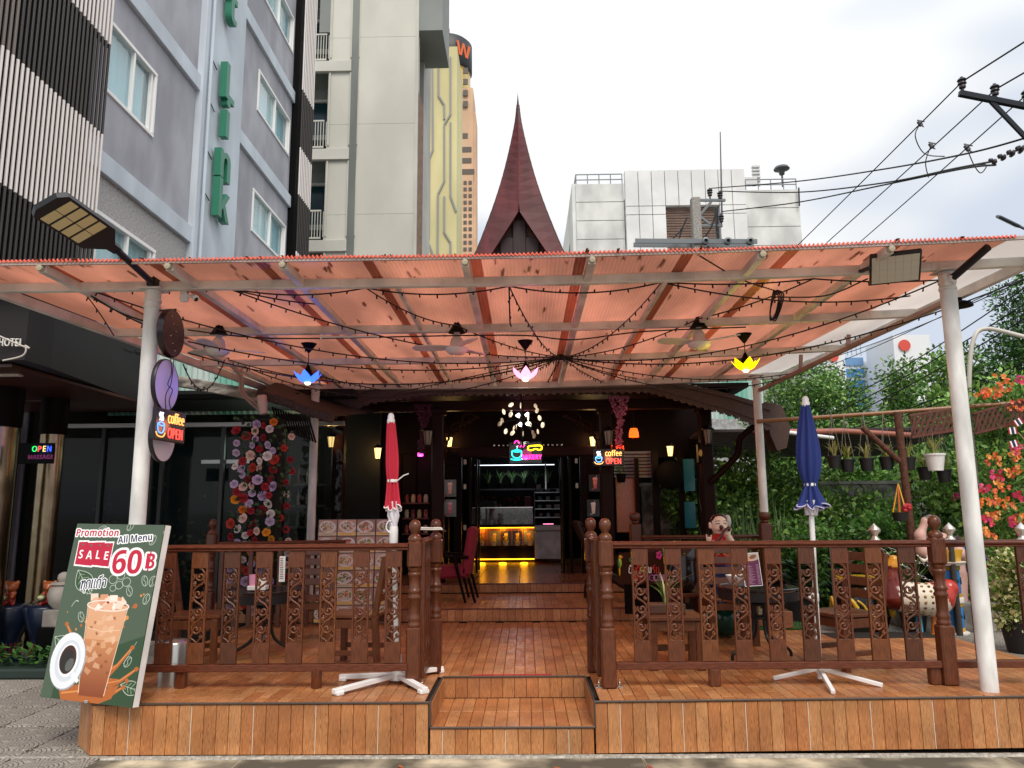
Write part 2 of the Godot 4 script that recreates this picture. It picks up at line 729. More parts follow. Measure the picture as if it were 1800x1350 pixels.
func fan_tex() -> Array:
	# overlapping fans of small stamped stones: colour and height
	var a := Image.create(512, 512, false, Image.FORMAT_RGB8)
	var h := Image.create(512, 512, false, Image.FORMAT_L8)
	var f := FastNoiseLite.new()
	f.frequency = 0.03
	f.seed = 4
	for y in 512:
		for x in 512:
			var line := 0.0
			for row in range(0, 8):
				var cy := row * 128.0 + 64.0
				var off := 128.0 if row % 2 else 0.0
				var cx: float = roundf((x - off) / 256.0) * 256.0 + off
				var r := Vector2(x - cx, y - cy).length()
				if r < 148.0 and y <= cy:
					var ring := floorf(r / 24.0)
					var rr := fmod(r, 24.0)
					var an := atan2(cy - y, x - cx)
					var k := fmod(an * (ring + 0.7) * 1.35 + ring * 0.37, 1.0)
					line = 1.0 if rr < 4.5 or k < 0.12 / (ring + 1.0) + 0.07 else 0.0
					break
			var n := f.get_noise_2d(x, y) * 0.12
			var v := clampf(0.92 + n - line * 0.55, 0.0, 1.0)
			a.set_pixel(x, y, Color(v, v * 0.99, v * 0.97))
			h.set_pixel(x, y, Color.WHITE * clampf(0.8 - line * 0.6 + n, 0.0, 1.0))
	return [ImageTexture.create_from_image(a), ImageTexture.create_from_image(h)]

# ---------------------------------------------------------------- deck of wood-look tiles
const DY := 0.335

func tile_mesh(w: float, l: float, t: float, along: int) -> Array:
	# six boards cut from different places of the grain; along: 1 upright in the front, 2 lying in depth, 0 across
	var out := []
	for i in 6:
		var b := Mb.new()
		var s := Vector3(w, t, l)
		if along == 1: s = Vector3(w, l, t)
		if along == 3: s = Vector3(t, l, w)
		b.rbox(Vector3.ZERO, s, 0.003)
		var ax := Vector3(5.5, 0, 0)
		var ay := Vector3(0, 0, 1.0)
		if along == 1: ay = Vector3(0, 1, 0)
		if along == 3:
			ax = Vector3(0, 0, 5.5)
			ay = Vector3(0, 1, 0)
		b.uvs(ax, ay, Vector2(0.17 * i + 0.05, 0.31 * i))
		out.append(b.mesh())
	return out

func deck() -> void:
	var dk := Node3D.new()
	dk.name = "deck"
	dk.set_meta("kind", "structure")
	add_child(dk)
	var core := Mb.new()
	# carcass with the step cut out of its front
	core.box(Vector3(-1.79, 0.155, -7.4), Vector3(2.26, 0.31, 3.8))
	core.box(Vector3(2.315, 0.155, -7.08), Vector3(3.75, 0.31, 2.82))
	core.box(Vector3(1.21, 0.154, -8.9), Vector3(1.5, 0.308, 1.2))
	core.box(Vector3(2.5, 0.153, -8.5), Vector3(1.1, 0.306, 0.2))
	core.box(Vector3(-0.11, 0.156, -7.76), Vector3(1.1, 0.312, 2.96))
	core.box(Vector3(-0.11, 0.07, -5.88), Vector3(1.09, 0.15, 0.78))
	put("carcass", core, M.soil, dk)
	var front := tile_mesh(0.082, 0.318, 0.014, 1)
	var low := tile_mesh(0.082, 0.16, 0.014, 1)
	var back := tile_mesh(0.0905, 0.155, 0.014, 1)
	var W := 0.0846
	for i in 27:
		var x := -0.672 - W * (i + 0.5)
		put("riser_board", front[rng.randi() % 6], M["tile%d" % (rng.randi() % 6)], dk, shift(Vector3(x, 0.161, -5.473)))
	for i in 44:
		var x := 0.45 + W * (i + 0.5)
		put("riser_board", front[rng.randi() % 6], M["tile%d" % (rng.randi() % 6)], dk, Transform3D(ry(0.03), Vector3(x, 0.161, -5.473 - 0.03 * (x - 0.45))))
	for i in 13:
		put("step_board", low[rng.randi() % 6], M["tile%d" % (rng.randi() % 6)], dk, shift(Vector3(-0.66 + W * (i + 0.5), 0.081, -5.468)))
	for i in 12:
		put("step_board", back[rng.randi() % 6], M["tile%d" % (rng.randi() % 6)], dk, shift(Vector3(-0.653 + 0.0917 * (i + 0.5), 0.251, -6.285)))
	# chamfered left corner
	for i in 4:
		var a := Vector3(-2.957, 0.161, -5.473)
		var d := Vector3(-0.37, 0, -0.42).normalized()
		put("riser_board", front[rng.randi() % 6], M["tile%d" % (rng.randi() % 6)], dk, Transform3D(ry(-atan2(0.42, 0.37) - 0.0 ), a + d * (W * (i + 0.5))))
	for i in 28:
		for x in [-3.19, 4.2]:
			put("riser_board", front[rng.randi() % 6], M["tile%d" % (rng.randi() % 6)], dk, Transform3D(ry(PI / 2), Vector3(x, 0.161, (-5.75 if x < 0 else -5.6) - W * (i + 0.5))))
	# step cheeks and tread
	var cheek := tile_mesh(0.0832, 0.155, 0.014, 3)
	for i in 9:
		for x in [-0.653, 0.447]:
			put("step_board", cheek[rng.randi() % 6], M["tile%d" % (rng.randi() % 6)], dk, shift(Vector3(x, 0.251, -5.53 - 0.0846 * i)))
	var tread := tile_mesh(0.0818, 0.394, 0.012, 2)
	for i in 13:
		for k in 2:
			put("tread_board", tread[rng.randi() % 6], M["tile%d" % (rng.randi() % 6)], dk, shift(Vector3(-0.653 + W * (i + 0.5), 0.167, -5.675 - 0.4 * k)))
	# dark metal edging
	var tr := Mb.new()
	for e in [[Vector3(-2.955, 0.331, -5.464), Vector3(-0.66, 0.331, -5.464)], [Vector3(0.447, 0.331, -5.464), Vector3(4.2, 0.331, -5.576)], [Vector3(-0.66, 0.331, -5.464), Vector3(-0.66, 0.331, -6.28)], [Vector3(0.447, 0.331, -5.464), Vector3(0.447, 0.331, -6.28)], [Vector3(-0.66, 0.331, -6.277), Vector3(0.447, 0.331, -6.277)], [Vector3(-0.66, 0.17, -5.461), Vector3(0.447, 0.17, -5.461)], [Vector3(-2.955, 0.331, -5.464), Vector3(-3.19, 0.331, -5.75)]]:
		tr.bar(e[0], e[1], 0.014, 0.014, 0.003)
	for x in [-0.66, 0.447]:
		tr.bar(Vector3(x, 0.174, -5.463), Vector3(x, 0.327, -5.463), 0.013, 0.013, 0.003, Vector3.BACK)
	put("edge_trim", tr, M.trim, dk)
	# pale grout between every fifth board
	var gr := Mb.new()
	for i in 8:
		gr.box(Vector3(0.45 + W * (2 + 5 * i), 0.16, -5.4675 - 0.03 * W * (2 + 5 * i)), Vector3(0.0035, 0.31, 0.004))
		if i < 5:
			gr.box(Vector3(-0.672 - W * (4 + 5 * i), 0.16, -5.4665), Vector3(0.0035, 0.31, 0.004))
	for i in 3:
		gr.box(Vector3(-0.66 + W * (1 + 5 * i), 0.08, -5.4615), Vector3(0.0035, 0.15, 0.004))
	put("grout", gr, flat("d8cfc2", 0.9), dk)
	var red := Mb.new()
	red.box(Vector3(-0.12, 0.3385, -6.31), Vector3(0.62, 0.005, 0.016))
	tag(put("red_tape", red, flat("b5202c", 0.6)), "thin strip of red tape along the top of the entrance step", "tape")
	# the floor: boards 0.0846 wide and 0.4 long in staggered groups of five
	var fl := tile_mesh(0.0818, 0.396, 0.012, 2)
	var cells := []
	for i in range(-37, 54):
		var x := -0.1065 + W * (i + 0.5)
		var o: float = [0.0, 0.16, 0.3, 0.08, 0.24][posmod(i, 5)] if true else 0.0
		for k in range(-1, 10):
			var z0 := -5.478 - 0.4 * k + o
			var z1 := z0 - 0.4
			var f0 := -5.474 if x < 0.45 else -5.474 - 0.03 * (x - 0.45)
			if x > -0.665 and x < 0.45: f0 = -6.288
			if x < -2.957: f0 = -5.474 - (-2.957 - x) * 1.15
			var b0 := -9.25
			if x > 1.95: b0 = -8.6
			if x > 3.0: b0 = -7.95
			z0 = minf(z0, f0)
			z1 = maxf(z1, b0)
			if z0 - z1 < 0.03 or x < -3.2 or x > 4.2:
				continue
			cells.append([z0 * -1.0 + absf(x) * 0.1, x, z0, z1])
	cells.sort_custom(func(p, q): return p[0] < q[0])
	var far := {}
	for i in cells.size():
		var q: Array = cells[i]
		var xf := Transform3D(Basis.IDENTITY.scaled(Vector3(1, 1, (q[2] - q[3] - 0.002) / 0.398)), Vector3(q[1], DY - 0.006, (q[2] + q[3]) * 0.5))
		if i < 300:
			put("floor_board", fl[rng.randi() % 6], M["tile%d" % (rng.randi() % 6)], dk, xf)
		else:
			var k := rng.randi() % 6
			if not far.has(k):
				far[k] = []
			far[k].append(xf)
	for k in far:
		scatter("far_floor_boards", fl[k], M["tile%d" % k], far[k], [], dk)

func riser_run(parent: Node, x0: float, x1: float, y0: float, h: float, z: float) -> void:
	var t := tile_mesh(0.0855, h - 0.012, 0.014, 1)
	var n := int((x1 - x0) / 0.0875)
	for i in n:
		put("riser_board", t[rng.randi() % 6], M["tile%d" % (rng.randi() % 6)], parent, shift(Vector3(x0 + 0.0875 * (i + 0.5), y0 + h * 0.5, z)))

# ---------------------------------------------------------------- buildings round about
func window_part(parent: Node, w: float, h: float, xf: Transform3D, fm: Material, pm_: Material, cm: Material, split := 0.5) -> void:
	# a sliding window in local x, y looking along +z: frame, two panes and the curtains behind
	var f := Mb.new()
	var t := 0.07
	f.rbox(Vector3(0, h / 2 - t / 2, 0), Vector3(w, t, 0.12), 0.008)
	f.rbox(Vector3(0, -h / 2 + t / 2, 0), Vector3(w, t, 0.12), 0.008)
	for s in [-1, 1]:
		f.rbox(Vector3(s * (w / 2 - t / 2), 0, 0), Vector3(t, h - 2 * t, 0.118), 0.008)
	f.rbox(Vector3(-w / 2 + w * split, 0, 0.01), Vector3(0.05, h - 2 * t, 0.07), 0.006)
	f.rbox(Vector3(w / 2 - t - 0.06, 0, 0.0), Vector3(0.05, h - 2 * t, 0.06), 0.006)
	var o := put("window", f, fm, parent, xf)
	for k in 2:
		var a: float = -w / 2 + t if k == 0 else -w / 2 + w * split
		var b: float = -w / 2 + w * split if k == 0 else w / 2 - t
		var g := Mb.new()
		g.box(Vector3((a + b) / 2, 0, -0.012 - 0.02 * k), Vector3(b - a, h - 2 * t, 0.008))
		put("pane", g, pm_, o)
	if cm:
		var c := Mb.new()
		var n := int(w / 0.035)
		for i in n:
			var x0 := -w / 2 + t + (w - 2 * t) * i / n
			var x1 := -w / 2 + t + (w - 2 * t) * (i + 1) / n
			var z0 := -0.14 + 0.03 * sin(i * 1.1) + 0.012 * sin(i * 2.9)
			var z1 := -0.14 + 0.03 * sin((i + 1) * 1.1) + 0.012 * sin((i + 1) * 2.9)
			c.quad(Vector3(x0, -h / 2, z0), Vector3(x1, -h / 2, z1), Vector3(x1, h / 2, z1), Vector3(x0, h / 2, z0), Vector3.BACK)
		put("curtain", c, cm, o)
		var bk := Mb.new()
		bk.box(Vector3(0, 0, -0.26), Vector3(w, h, 0.02))
		put("room_shade", bk, M.black, o)

func buildings() -> void:
	hotel()
	grey_block()
	yellow_block()
	tower()
	white_block()
	blue_block()

func hotel() -> void:
	var h := thing("hotel", "grey hotel with pale blue bands, louvre screens and green letters on its wall", "building", Vector3(-6.5, 0, -15))
	var wall := pm("afb0b8", 0.85, "blotch", 0.84, Vector3(0.25, 0.12, 0.25))
	var pale := pm("ccd6e0", 0.8, "blotch", 0.88, Vector3(0.3, 0.12, 0.3))
	var tile := pm("b9b5b4", 0.6, "fine", 0.8, Vector3(0.5, 2.0, 0.5))
	var wf := flat("f2f2f0", 0.35)
	var pane := glass("bfe0e4", 0.14)
	var cm := flat("a6dbe6", 0.8)
	var loc := Vector3(6.5, 0, 15)
	# wall panels set between the bands; windows sit in real openings
	var b := Mb.new()
	var open := [[-10.95, -12.53, 8.13, 9.35], [-10.95, -12.53, 11.23, 12.45], [-17.43, -19.97, 8.27, 9.36], [-17.43, -19.97, 11.38, 12.48], [-17.43, -19.97, 14.5, 15.6], [-11.0, -12.9, 4.95, 6.2], [-17.43, -19.97, 5.15, 6.25]]
	var bays := [[-10.2, -14.28, 7.12, 9.98], [-10.2, -14.28, 10.3, 13.1], [-10.2, -14.28, 13.4, 16.4], [-16.28, -20.6, 7.12, 9.98], [-16.28, -20.6, 10.3, 13.1], [-16.28, -20.6, 13.4, 17.0], [-16.28, -20.6, 4.2, 6.8], [-10.2, -14.28, 4.0, 6.8]]
	for k in bays.size():
		var q: Array = bays[k]
		var m := Mb.new()
		var o = null
		for w in open:
			if w[0] < q[0] and w[1] > q[1] and w[2] > q[2] and w[3] < q[3]:
				o = w
		if o == null:
			m.box(loc + Vector3(-6.65, (q[2] + q[3]) / 2, (q[0] + q[1]) / 2), Vector3(0.3, q[3] - q[2], q[0] - q[1]))
		else:
			for r in [[q[0], o[0], q[2], q[3]], [o[1], q[1], q[2], q[3]], [o[0], o[1], q[2], o[2]], [o[0], o[1], o[3], q[3]]]:
				m.box(loc + Vector3(-6.65, (r[2] + r[3]) / 2, (r[0] + r[1]) / 2), Vector3(0.3, r[3] - r[2], r[0] - r[1]))
			window_part(h, o[0] - o[1], o[3] - o[2], Transform3D(ry(PI / 2), loc + Vector3(-6.53, (o[2] + o[3]) / 2, (o[0] + o[1]) / 2)), wf, pane, cm, 0.52)
		put("wall_panel", m, tile if k == 7 else wall, h)
	for y in [6.95, 10.13, 13.25]:
		for z in [[-10.2, -14.28], [-16.28, -20.7]]:
			var m := Mb.new()
			m.rbox(loc + Vector3(-6.58, y, (z[0] + z[1]) / 2), Vector3(0.32, 0.34, z[0] - z[1]), 0.01)
			put("band", m, pale, h)
	var col := Mb.new()
	col.rbox(loc + Vector3(-6.56, 9.5, -15.28), Vector3(0.3, 15.0, 2.0), 0.01)
	col.rbox(loc + Vector3(-6.57, 9.5, -14.2), Vector3(0.4, 15.0, 0.16), 0.01)
	put("pilaster", col, pale, h)
	var pipe := Mb.new()
	pipe.tube(V3([loc + Vector3(-6.36, 3.5, -14.42), loc + Vector3(-6.36, 16.8, -14.42)]), 0.035)
	put("downpipe", pipe, pale, h)
	var body := Mb.new()
	body.box(loc + Vector3(-9.9, 8.4, -15.5), Vector3(6.2, 16.6, 10.4))
	put("core", body, wall, h)
	# louvre screens: upright tubes, painted dark and white by storey
	var dk := flat("363130", 0.4, 0.2)
	var lt := flat("e2dcd9", 0.4)
	var brown := flat("6f6660", 0.4)
	for i in 28:
		var z := -8.0 - 0.096 * i
		var pieces := [[8.66, 10.2, lt], [7.2, 8.66, dk if i > 6 else brown], [5.53, 7.2, lt], [3.6, 5.53, dk]] if i > 3 else [[7.2, 10.2, brown], [5.53, 7.2, lt if i % 2 else brown], [3.6, 5.53, dk]]
		for q in pieces:
			var m := Mb.new()
			m.tube(V3([loc + Vector3(-6.25, q[0], z), loc + Vector3(-6.25, q[1] - 0.004, z)]), 0.021, 8)
			put("louvre_tube", m, q[2], h)
	var rail := Mb.new()
	for y in [5.53, 7.2, 8.66]:
		rail.box(loc + Vector3(-6.31, y, -9.3), Vector3(0.05, 0.05, 2.7))
	rail.box(loc + Vector3(-6.75, 6.7, -9.2), Vector3(0.7, 6.5, 2.6))
	put("screen_back", rail, M.black, h)
	var prof := [[16.2, 20.0, lt], [13.5, 16.2, lt], [11.75, 13.5, dk], [10.35, 11.75, lt], [8.7, 10.35, dk], [6.5, 8.7, lt]]
	for i in 8:
		var z := -20.15 - 0.155 * i
		for q in prof:
			var m := Mb.new()
			m.tube(V3([loc + Vector3(-6.22, q[0], z), loc + Vector3(-6.22, q[1] - 0.004, z)]), 0.024, 6)
			put("louvre_tube", m, q[2], h)
	var rb := Mb.new()
	rb.box(loc + Vector3(-6.5, 12.0, -20.7), Vector3(0.35, 16.0, 1.15))
	put("screen_back", rb, M.black, h)
	# the green letters and their feed wires
	var gm := flat("2f7d63", 0.4)
	for q in [["t", 12.47], ["L", 10.64], ["i", 9.8], ["n", 8.86], ["k", 8.0]]:
		var lt2 := letters(q[0], 1.1, 0.15, true)
		put("letter", lt2, gm, h, Transform3D(ry(PI / 2), loc + Vector3(-6.28, q[1], -15.05)))
	var fw := Mb.new()
	for y in [12.6, 10.9, 9.95, 8.9, 8.0]:
		fw.tube(V3([loc + Vector3(-6.38, y, -14.45), loc + Vector3(-6.38, y - 0.1, -14.75)]), 0.012, 5)
	put("feed_wire", fw, M.wire, h)
	tag(h, "grey hotel with pale blue bands, louvre screens and green letters on its wall", "building")

func grey_block() -> void:
	var h := thing("apartment_block", "tall plain grey-green apartment block with small dark balconies behind the hotel", "building", Vector3(-6, 0, -28))
	var loc := Vector3(6, 0, 28)
	var wm := pm("cccbc0", 0.85, "blotch", 0.88, Vector3(0.08, 0.05, 0.08))
	var lm := pm("c9c8bf", 0.85, "blotch", 0.9, Vector3(0.1, 0.1, 0.1))
	var dm := pm("7f857f", 0.8, "blotch", 0.8, Vector3(0.1, 0.05, 0.1))
	for k in 5:
		var y0 := 5.2 + 3.46 * k
		var m := Mb.new()
		m.box(loc + Vector3(-4.97, y0 + 1.72, -26.3), Vector3(2.32, 3.45, 0.6))
		m.box(loc + Vector3(-6.66, y0 + 1.72, -26.32), Vector3(0.86, 3.45, 0.6))
		put("wall_panel", m, wm, h)
		var l := Mb.new()
		l.rbox(loc + Vector3(-7.2, y0 + 2.27, -26.0), Vector3(1.92, 0.42, 0.16), 0.01)
		put("band", l, lm, h)
		var ln := Mb.new()
		for x in [-7.02, -6.26, -5.98]:
			ln.box(loc + Vector3(x, y0 + 0.6, -25.98), Vector3(0.05, 2.85, 0.04))
		put("drain_strip", ln, lm, h)
		var bl := Mb.new()
		bl.box(loc + Vector3(-7.9, y0 + 3.1, -27.4), Vector3(1.6, 0.2, 2.2))
		bl.box(loc + Vector3(-7.9, y0 + 2.42, -26.9), Vector3(1.6, 0.14, 1.4))
		bl.box(loc + Vector3(-7.12, y0 + 1.2, -27.3), Vector3(0.08, 3.4, 1.4))
		put("balcony", bl, dm, h)
		var gl := Mb.new()
		gl.box(loc + Vector3(-7.8, y0 + 1.1 - 0.3, -27.9), Vector3(1.4, 2.2, 0.05))
		put("balcony_door", gl, flat("16343a", 0.15), h)
		var fr := Mb.new()
		fr.box(loc + Vector3(-7.8, y0 + 1.96, -27.84), Vector3(1.4, 0.1, 0.08))
		put("door_frame", fr, lm, h)
		for i in 6:
			var br := Mb.new()
			br.box(loc + Vector3(-7.62 + 0.1 * i, y0 - 0.35, -26.05), Vector3(0.025, 0.95, 0.025))
			put("baluster", br, lm, h)
		var hr := Mb.new()
		hr.box(loc + Vector3(-7.75, y0 + 0.16, -26.05), Vector3(1.1, 0.06, 0.05))
		hr.box(loc + Vector3(-7.75, y0 - 0.86, -26.05), Vector3(1.1, 0.06, 0.05))
		put("handrail", hr, lm, h)
	var st := Mb.new()
	st.box(loc + Vector3(-6.11, 13.5, -26.2), Vector3(0.26, 18, 0.5))
	put("recess_strip", st, dm, h)
	var co := Mb.new()
	co.box(loc + Vector3(-3.82, 13.2, -26.02), Vector3(0.1, 18.0, 0.12))
	put("corner_edge", co, lm, h)
	var sd := Mb.new()
	sd.box(loc + Vector3(-4.1, 13, -29.2), Vector3(0.5, 19, 2.2))
	put("side_wall", sd, pm("b9b8b2", 0.85, "blotch", 0.9, Vector3(0.1, 0.1, 0.1)), h)
	var br2 := Mb.new()
	br2.box(loc + Vector3(-4.05, 9.5, -27.0), Vector3(0.5, 15.0, 1.5))
	put("brown_panel", br2, pm("8a6a54", 0.8), h)
	var ov := Mb.new()
	ov.box(loc + Vector3(-5.2, 21.2, -27.3), Vector3(4.6, 3.8, 2.5))
	put("overhang", ov, pm("8b908c", 0.85, "blotch", 0.9, Vector3(0.1, 0.1, 0.1)), h)
	var bd := Mb.new()
	bd.box(loc + Vector3(-7.0, 12.0, -29.4), Vector3(5.4, 22, 1.6))
	put("core", bd, dm, h)

func yellow_block() -> void:
	var h := thing("yellow_building", "pale yellow windowless building with grey circuit-like lines", "building", Vector3(-6, 0, -47))
	var loc := Vector3(6, 0, 47)
	var m := Mb.new()
	m.box(loc + Vector3(-6.5, 15, -47), Vector3(4.9, 32, 4))
	put("wall", m, pm("d9d09c", 0.85, "blotch", 0.88, Vector3(0.08, 0.04, 0.08)), h)
	var gm := flat("8b8d90", 0.6)
	for q in [[Vector3(-5.634, 30.272, -44.95), Vector3(-5.545, 23.949, -44.95), Vector3(-5.754, 23.385, -44.95), Vector3(-5.742, 18.111, -44.95)], [Vector3(-5.233, 30.264, -44.95), Vector3(-5.215, 27.594, -44.95), Vector3(-4.85, 26.966, -44.95), Vector3(-4.845, 25.963, -44.95)], [Vector3(-4.469, 30.249, -44.95), Vector3(-4.452, 26.302, -44.95), Vector3(-4.843, 25.617, -44.95), Vector3(-4.821, 21.864, -44.95), Vector3(-5.204, 21.012, -44.95), Vector3(-5.202, 15.931, -44.95)], [Vector3(-4.449, 25.763, -44.95), Vector3(-4.428, 20.888, -44.95), Vector3(-4.072, 19.846, -44.95)], [Vector3(-4.815, 20.857, -44.95), Vector3(-4.802, 18.535, -44.95), Vector3(-4.414, 17.872, -44.95), Vector3(-4.406, 15.92, -44.95)], [Vector3(-5.739, 17.819, -44.95), Vector3(-5.383, 16.834, -44.95), Vector3(-5.338, 15.574, -44.95)]]:
		var l := Mb.new()
		for i in q.size() - 1:
			l.bar(q[i] + loc, q[i + 1] + loc, 0.1, 0.1)
		put("line", l, gm, h)

func tower() -> void:
	var h := thing("skyscraper", "far beige skyscraper with a round golden top and a dark sign ring", "building", Vector3(-25, 0, -255))
	var loc := Vector3(25, 0, 255)
	var bm := pm("d9b493", 0.8, "blotch", 0.88, Vector3(0.02, 0.02, 0.02))
	var m := Mb.new()
	m.box(loc + Vector3(-26.2, 75, -257), Vector3(18.6, 148, 14))
	m.box(loc + Vector3(-26.2, 70.5, -257), Vector3(20.2, 140, 11))
	m.box(loc + Vector3(-23.0, 45, -256.5), Vector3(17.5, 90, 12))
	put("shaft", m, bm, h)
	var g := Mb.new()
	g.lathe([Vector2(8.0, 140), Vector2(8.0, 160), Vector2(6.5, 161.5), Vector2(0.1, 161.6)], 36, shift(loc + Vector3(-26.2, 0, -256)))
	put("round_top", g, flat("c8a95a", 0.25, 0.5), h)
	var bk := Mb.new()
	bk.lathe([Vector2(8.0, 157.5), Vector2(8.6, 158), Vector2(8.6, 168.2), Vector2(7.4, 169.4), Vector2(0.1, 169.6)], 36, shift(loc + Vector3(-26.2, 0, -256)))
	put("sign_ring", bk, flat("23252b", 0.5), h)
	var s1 := letters("K", 8.0, 0.3, true)
	put("sign_letter", s1, flat("e9d8a0", 0.5), h, Transform3D(ry(0.0), loc + Vector3(-25.6, 159.8, -247.2)))
	put("sign_letter", letters("W", 7.0, 0.3, true), flat("d8652c", 0.5), h, Transform3D(ry(0.8), loc + Vector3(-20.3, 163.2, -249.8)))
	var dm := flat("5b5148", 0.35)
	var wm := Mb.new()
	wm.box(Vector3.ZERO, Vector3(1.1, 1.25, 0.3))
	var wmesh := wm.mesh()
	for r in 30:
		for k in 3:
			put("window", wmesh, dm, h, shift(loc + Vector3(-21.35 + 1.75 * k, 113.5 - 2.35 * r * 1.02, -249.95)))
	for r in 4:
		var wb := Mb.new()
		wb.box(loc + Vector3(-19.6 if r else -18.6, 117.5 + 4.1 * r + (1 if r == 3 else 0), -250.0), Vector3(4.4 if r < 3 else 1.8, 1.9, 0.3))
		put("window", wb, dm, h)
	for r in 4:
		for k in 2:
			var wb := Mb.new()
			wb.box(loc + Vector3(-22.4 + 2.9 * k, 142.5 + 4.2 * r, -248.6 - 0.9 * k), Vector3(1.7, 2.2, 0.4))
			put("window", wb, dm, h)
	var mast := Mb.new()
	mast.tube(V3([loc + Vector3(-27.5, 165, -256), loc + Vector3(-27.5, 186, -256)]), 0.35, 6, 0.12)
	mast.tube(V3([loc + Vector3(-25.9, 165, -256), loc + Vector3(-25.9, 176, -256)]), 0.2, 6, 0.1)
	put("mast", mast, flat("b06a66", 0.6), h)

func white_block() -> void:
	var h := thing("office_block", "pale concrete office block with panel joints and a brown louvred vent", "building", Vector3(10, 0, -50))
	var loc := Vector3(-10, 0, 50)
	var wm := pm("e8e9e8", 0.8, "blotch", 0.93, Vector3(0.12, 0.12, 0.12))
	var wn := pm("dedfdc", 0.85, "blotch", 0.86, Vector3(0.15, 0.1, 0.15))
	var core := Mb.new()
	core.box(loc + Vector3(10.1, 10.4, -62.5), Vector3(13.4, 20.6, 34.0))
	put("core", core, pm("a9aaa9", 0.85), h)
	# left and right wings in courses, the middle in upright panels
	for r in 6:
		for q in [[3.3, 6.28, 21.55], [13.62, 17.0, 21.0]]:
			var y1: float = q[2] - 1.2 * r
			var m := Mb.new()
			m.rbox(loc + Vector3((q[0] + q[1]) / 2, y1 - 0.6, -45.2), Vector3(q[1] - q[0] - 0.03, 1.165, 0.4), 0.01)
			put("panel", m, wn, h)
	for i in 9:
		var x0 := 6.3 + 0.815 * i
		var rows := [[19.9, 22.2], [19.35, 19.86], [16.4, 19.31], [13.5, 16.36]]
		for q in rows:
			if x0 > 8.6 and x0 < 11.3 and q[0] < 19.5 and q[1] > 16.5:
				continue
			var m := Mb.new()
			m.rbox(loc + Vector3(x0 + 0.4, (q[0] + q[1]) / 2, -44.85), Vector3(0.78, q[1] - q[0], 0.5), 0.01)
			put("panel", m, wm, h)
	var lv := Mb.new()
	for i in 20:
		lv.box(loc + Vector3(10.18, 16.6 + 0.165 * i, -44.95), Vector3(3.1, 0.02, 0.18), rx(0.6))
		lv.box(loc + Vector3(10.18, 16.66 + 0.165 * i, -44.95), Vector3(3.1, 0.11, 0.05), rx(-0.5))
	stuff(put("vent_louvres", lv, pm("9c8477", 0.6), h))
	# side with its deep windows
	for k in 4:
		var m := Mb.new()
		m.box(loc + Vector3(3.34, 12, -45.6 - 8.5 * k - 1.0), Vector3(0.5, 19.2, 3.0))
		m.box(loc + Vector3(3.34, 20.2, -45.6 - 8.5 * k - 5.2), Vector3(0.5, 2.6, 5.6))
		put("side_pier", m, wm, h)
		var g := Mb.new()
		g.box(loc + Vector3(3.5, 12, -45.6 - 8.5 * k - 5.2), Vector3(0.1, 14.0, 5.4))
		put("side_window", g, flat("8e959a", 0.3), h)
	var rl := Mb.new()
	for q in [[3.35, 6.2, 22.2], [13.8, 16.9, 21.7]]:
		for k in 2:
			rl.tube(V3([loc + Vector3(q[0], q[2] - 0.35 * k, -45.1), loc + Vector3(q[1], q[2] - 0.35 * k, -45.1)]), 0.04, 5)
		for i in 5:
			var x: float = lerpf(q[0], q[1], i / 4.0)
			rl.tube(V3([loc + Vector3(x, q[2] - 0.9, -45.1), loc + Vector3(x, q[2], -45.1)]), 0.035, 5)
	rl.tube(V3([loc + Vector3(3.35, 22.2, -45.1), loc + Vector3(3.35, 22.2, -75)]), 0.05, 5)
	put("roof_railing", rl, flat("8c9198", 0.5), h)
	var md := Mb.new()
	md.tube(V3([Vector3(12.103, 19.159, -44.6) + loc, Vector3(12.288, 24.631, -44.6) + loc]), 0.06, 6, 0.03)
	put("lightning_rod", md, flat("4d525a", 0.5), h)
	var up := Mb.new()
	up.lathe([Vector2(0.06, 0), Vector2(0.06, 0.75), Vector2(0.16, 0.8), Vector2(0.2, 1.05), Vector2(0.5, 1.15), Vector2(0.42, 1.3), Vector2(0.05, 1.34)], 12, shift(Vector3(16.397, 21.605, -46) + loc))
	put("roof_light", up, flat("4a4d50", 0.5), h)
	var an := Mb.new()
	for i in 6:
		an.box(Vector3(16.054, 23.539, -50) + loc + Vector3(0, 0.25 * i, 0), Vector3(0.5, 0.12, 0.3))
	an.box(Vector3(16.054, 23.539, -50) + loc + Vector3(0.2, 0.6, 0), Vector3(0.08, 1.5, 0.08))
	an.box(Vector3(15.594, 23.629, -50) + loc + Vector3(0, 0.1, 0), Vector3(0.9, 0.5, 0.4))
	put("antenna", an, flat("c8c9c8", 0.5), h)
	var cb := Mb.new()
	cb.tube(V3([Vector3(16.933, 20.994, -44.8) + loc, Vector3(16.887, 19.82, -44.8) + loc]), 0.05, 5)
	put("cable", cb, M.wire, h)

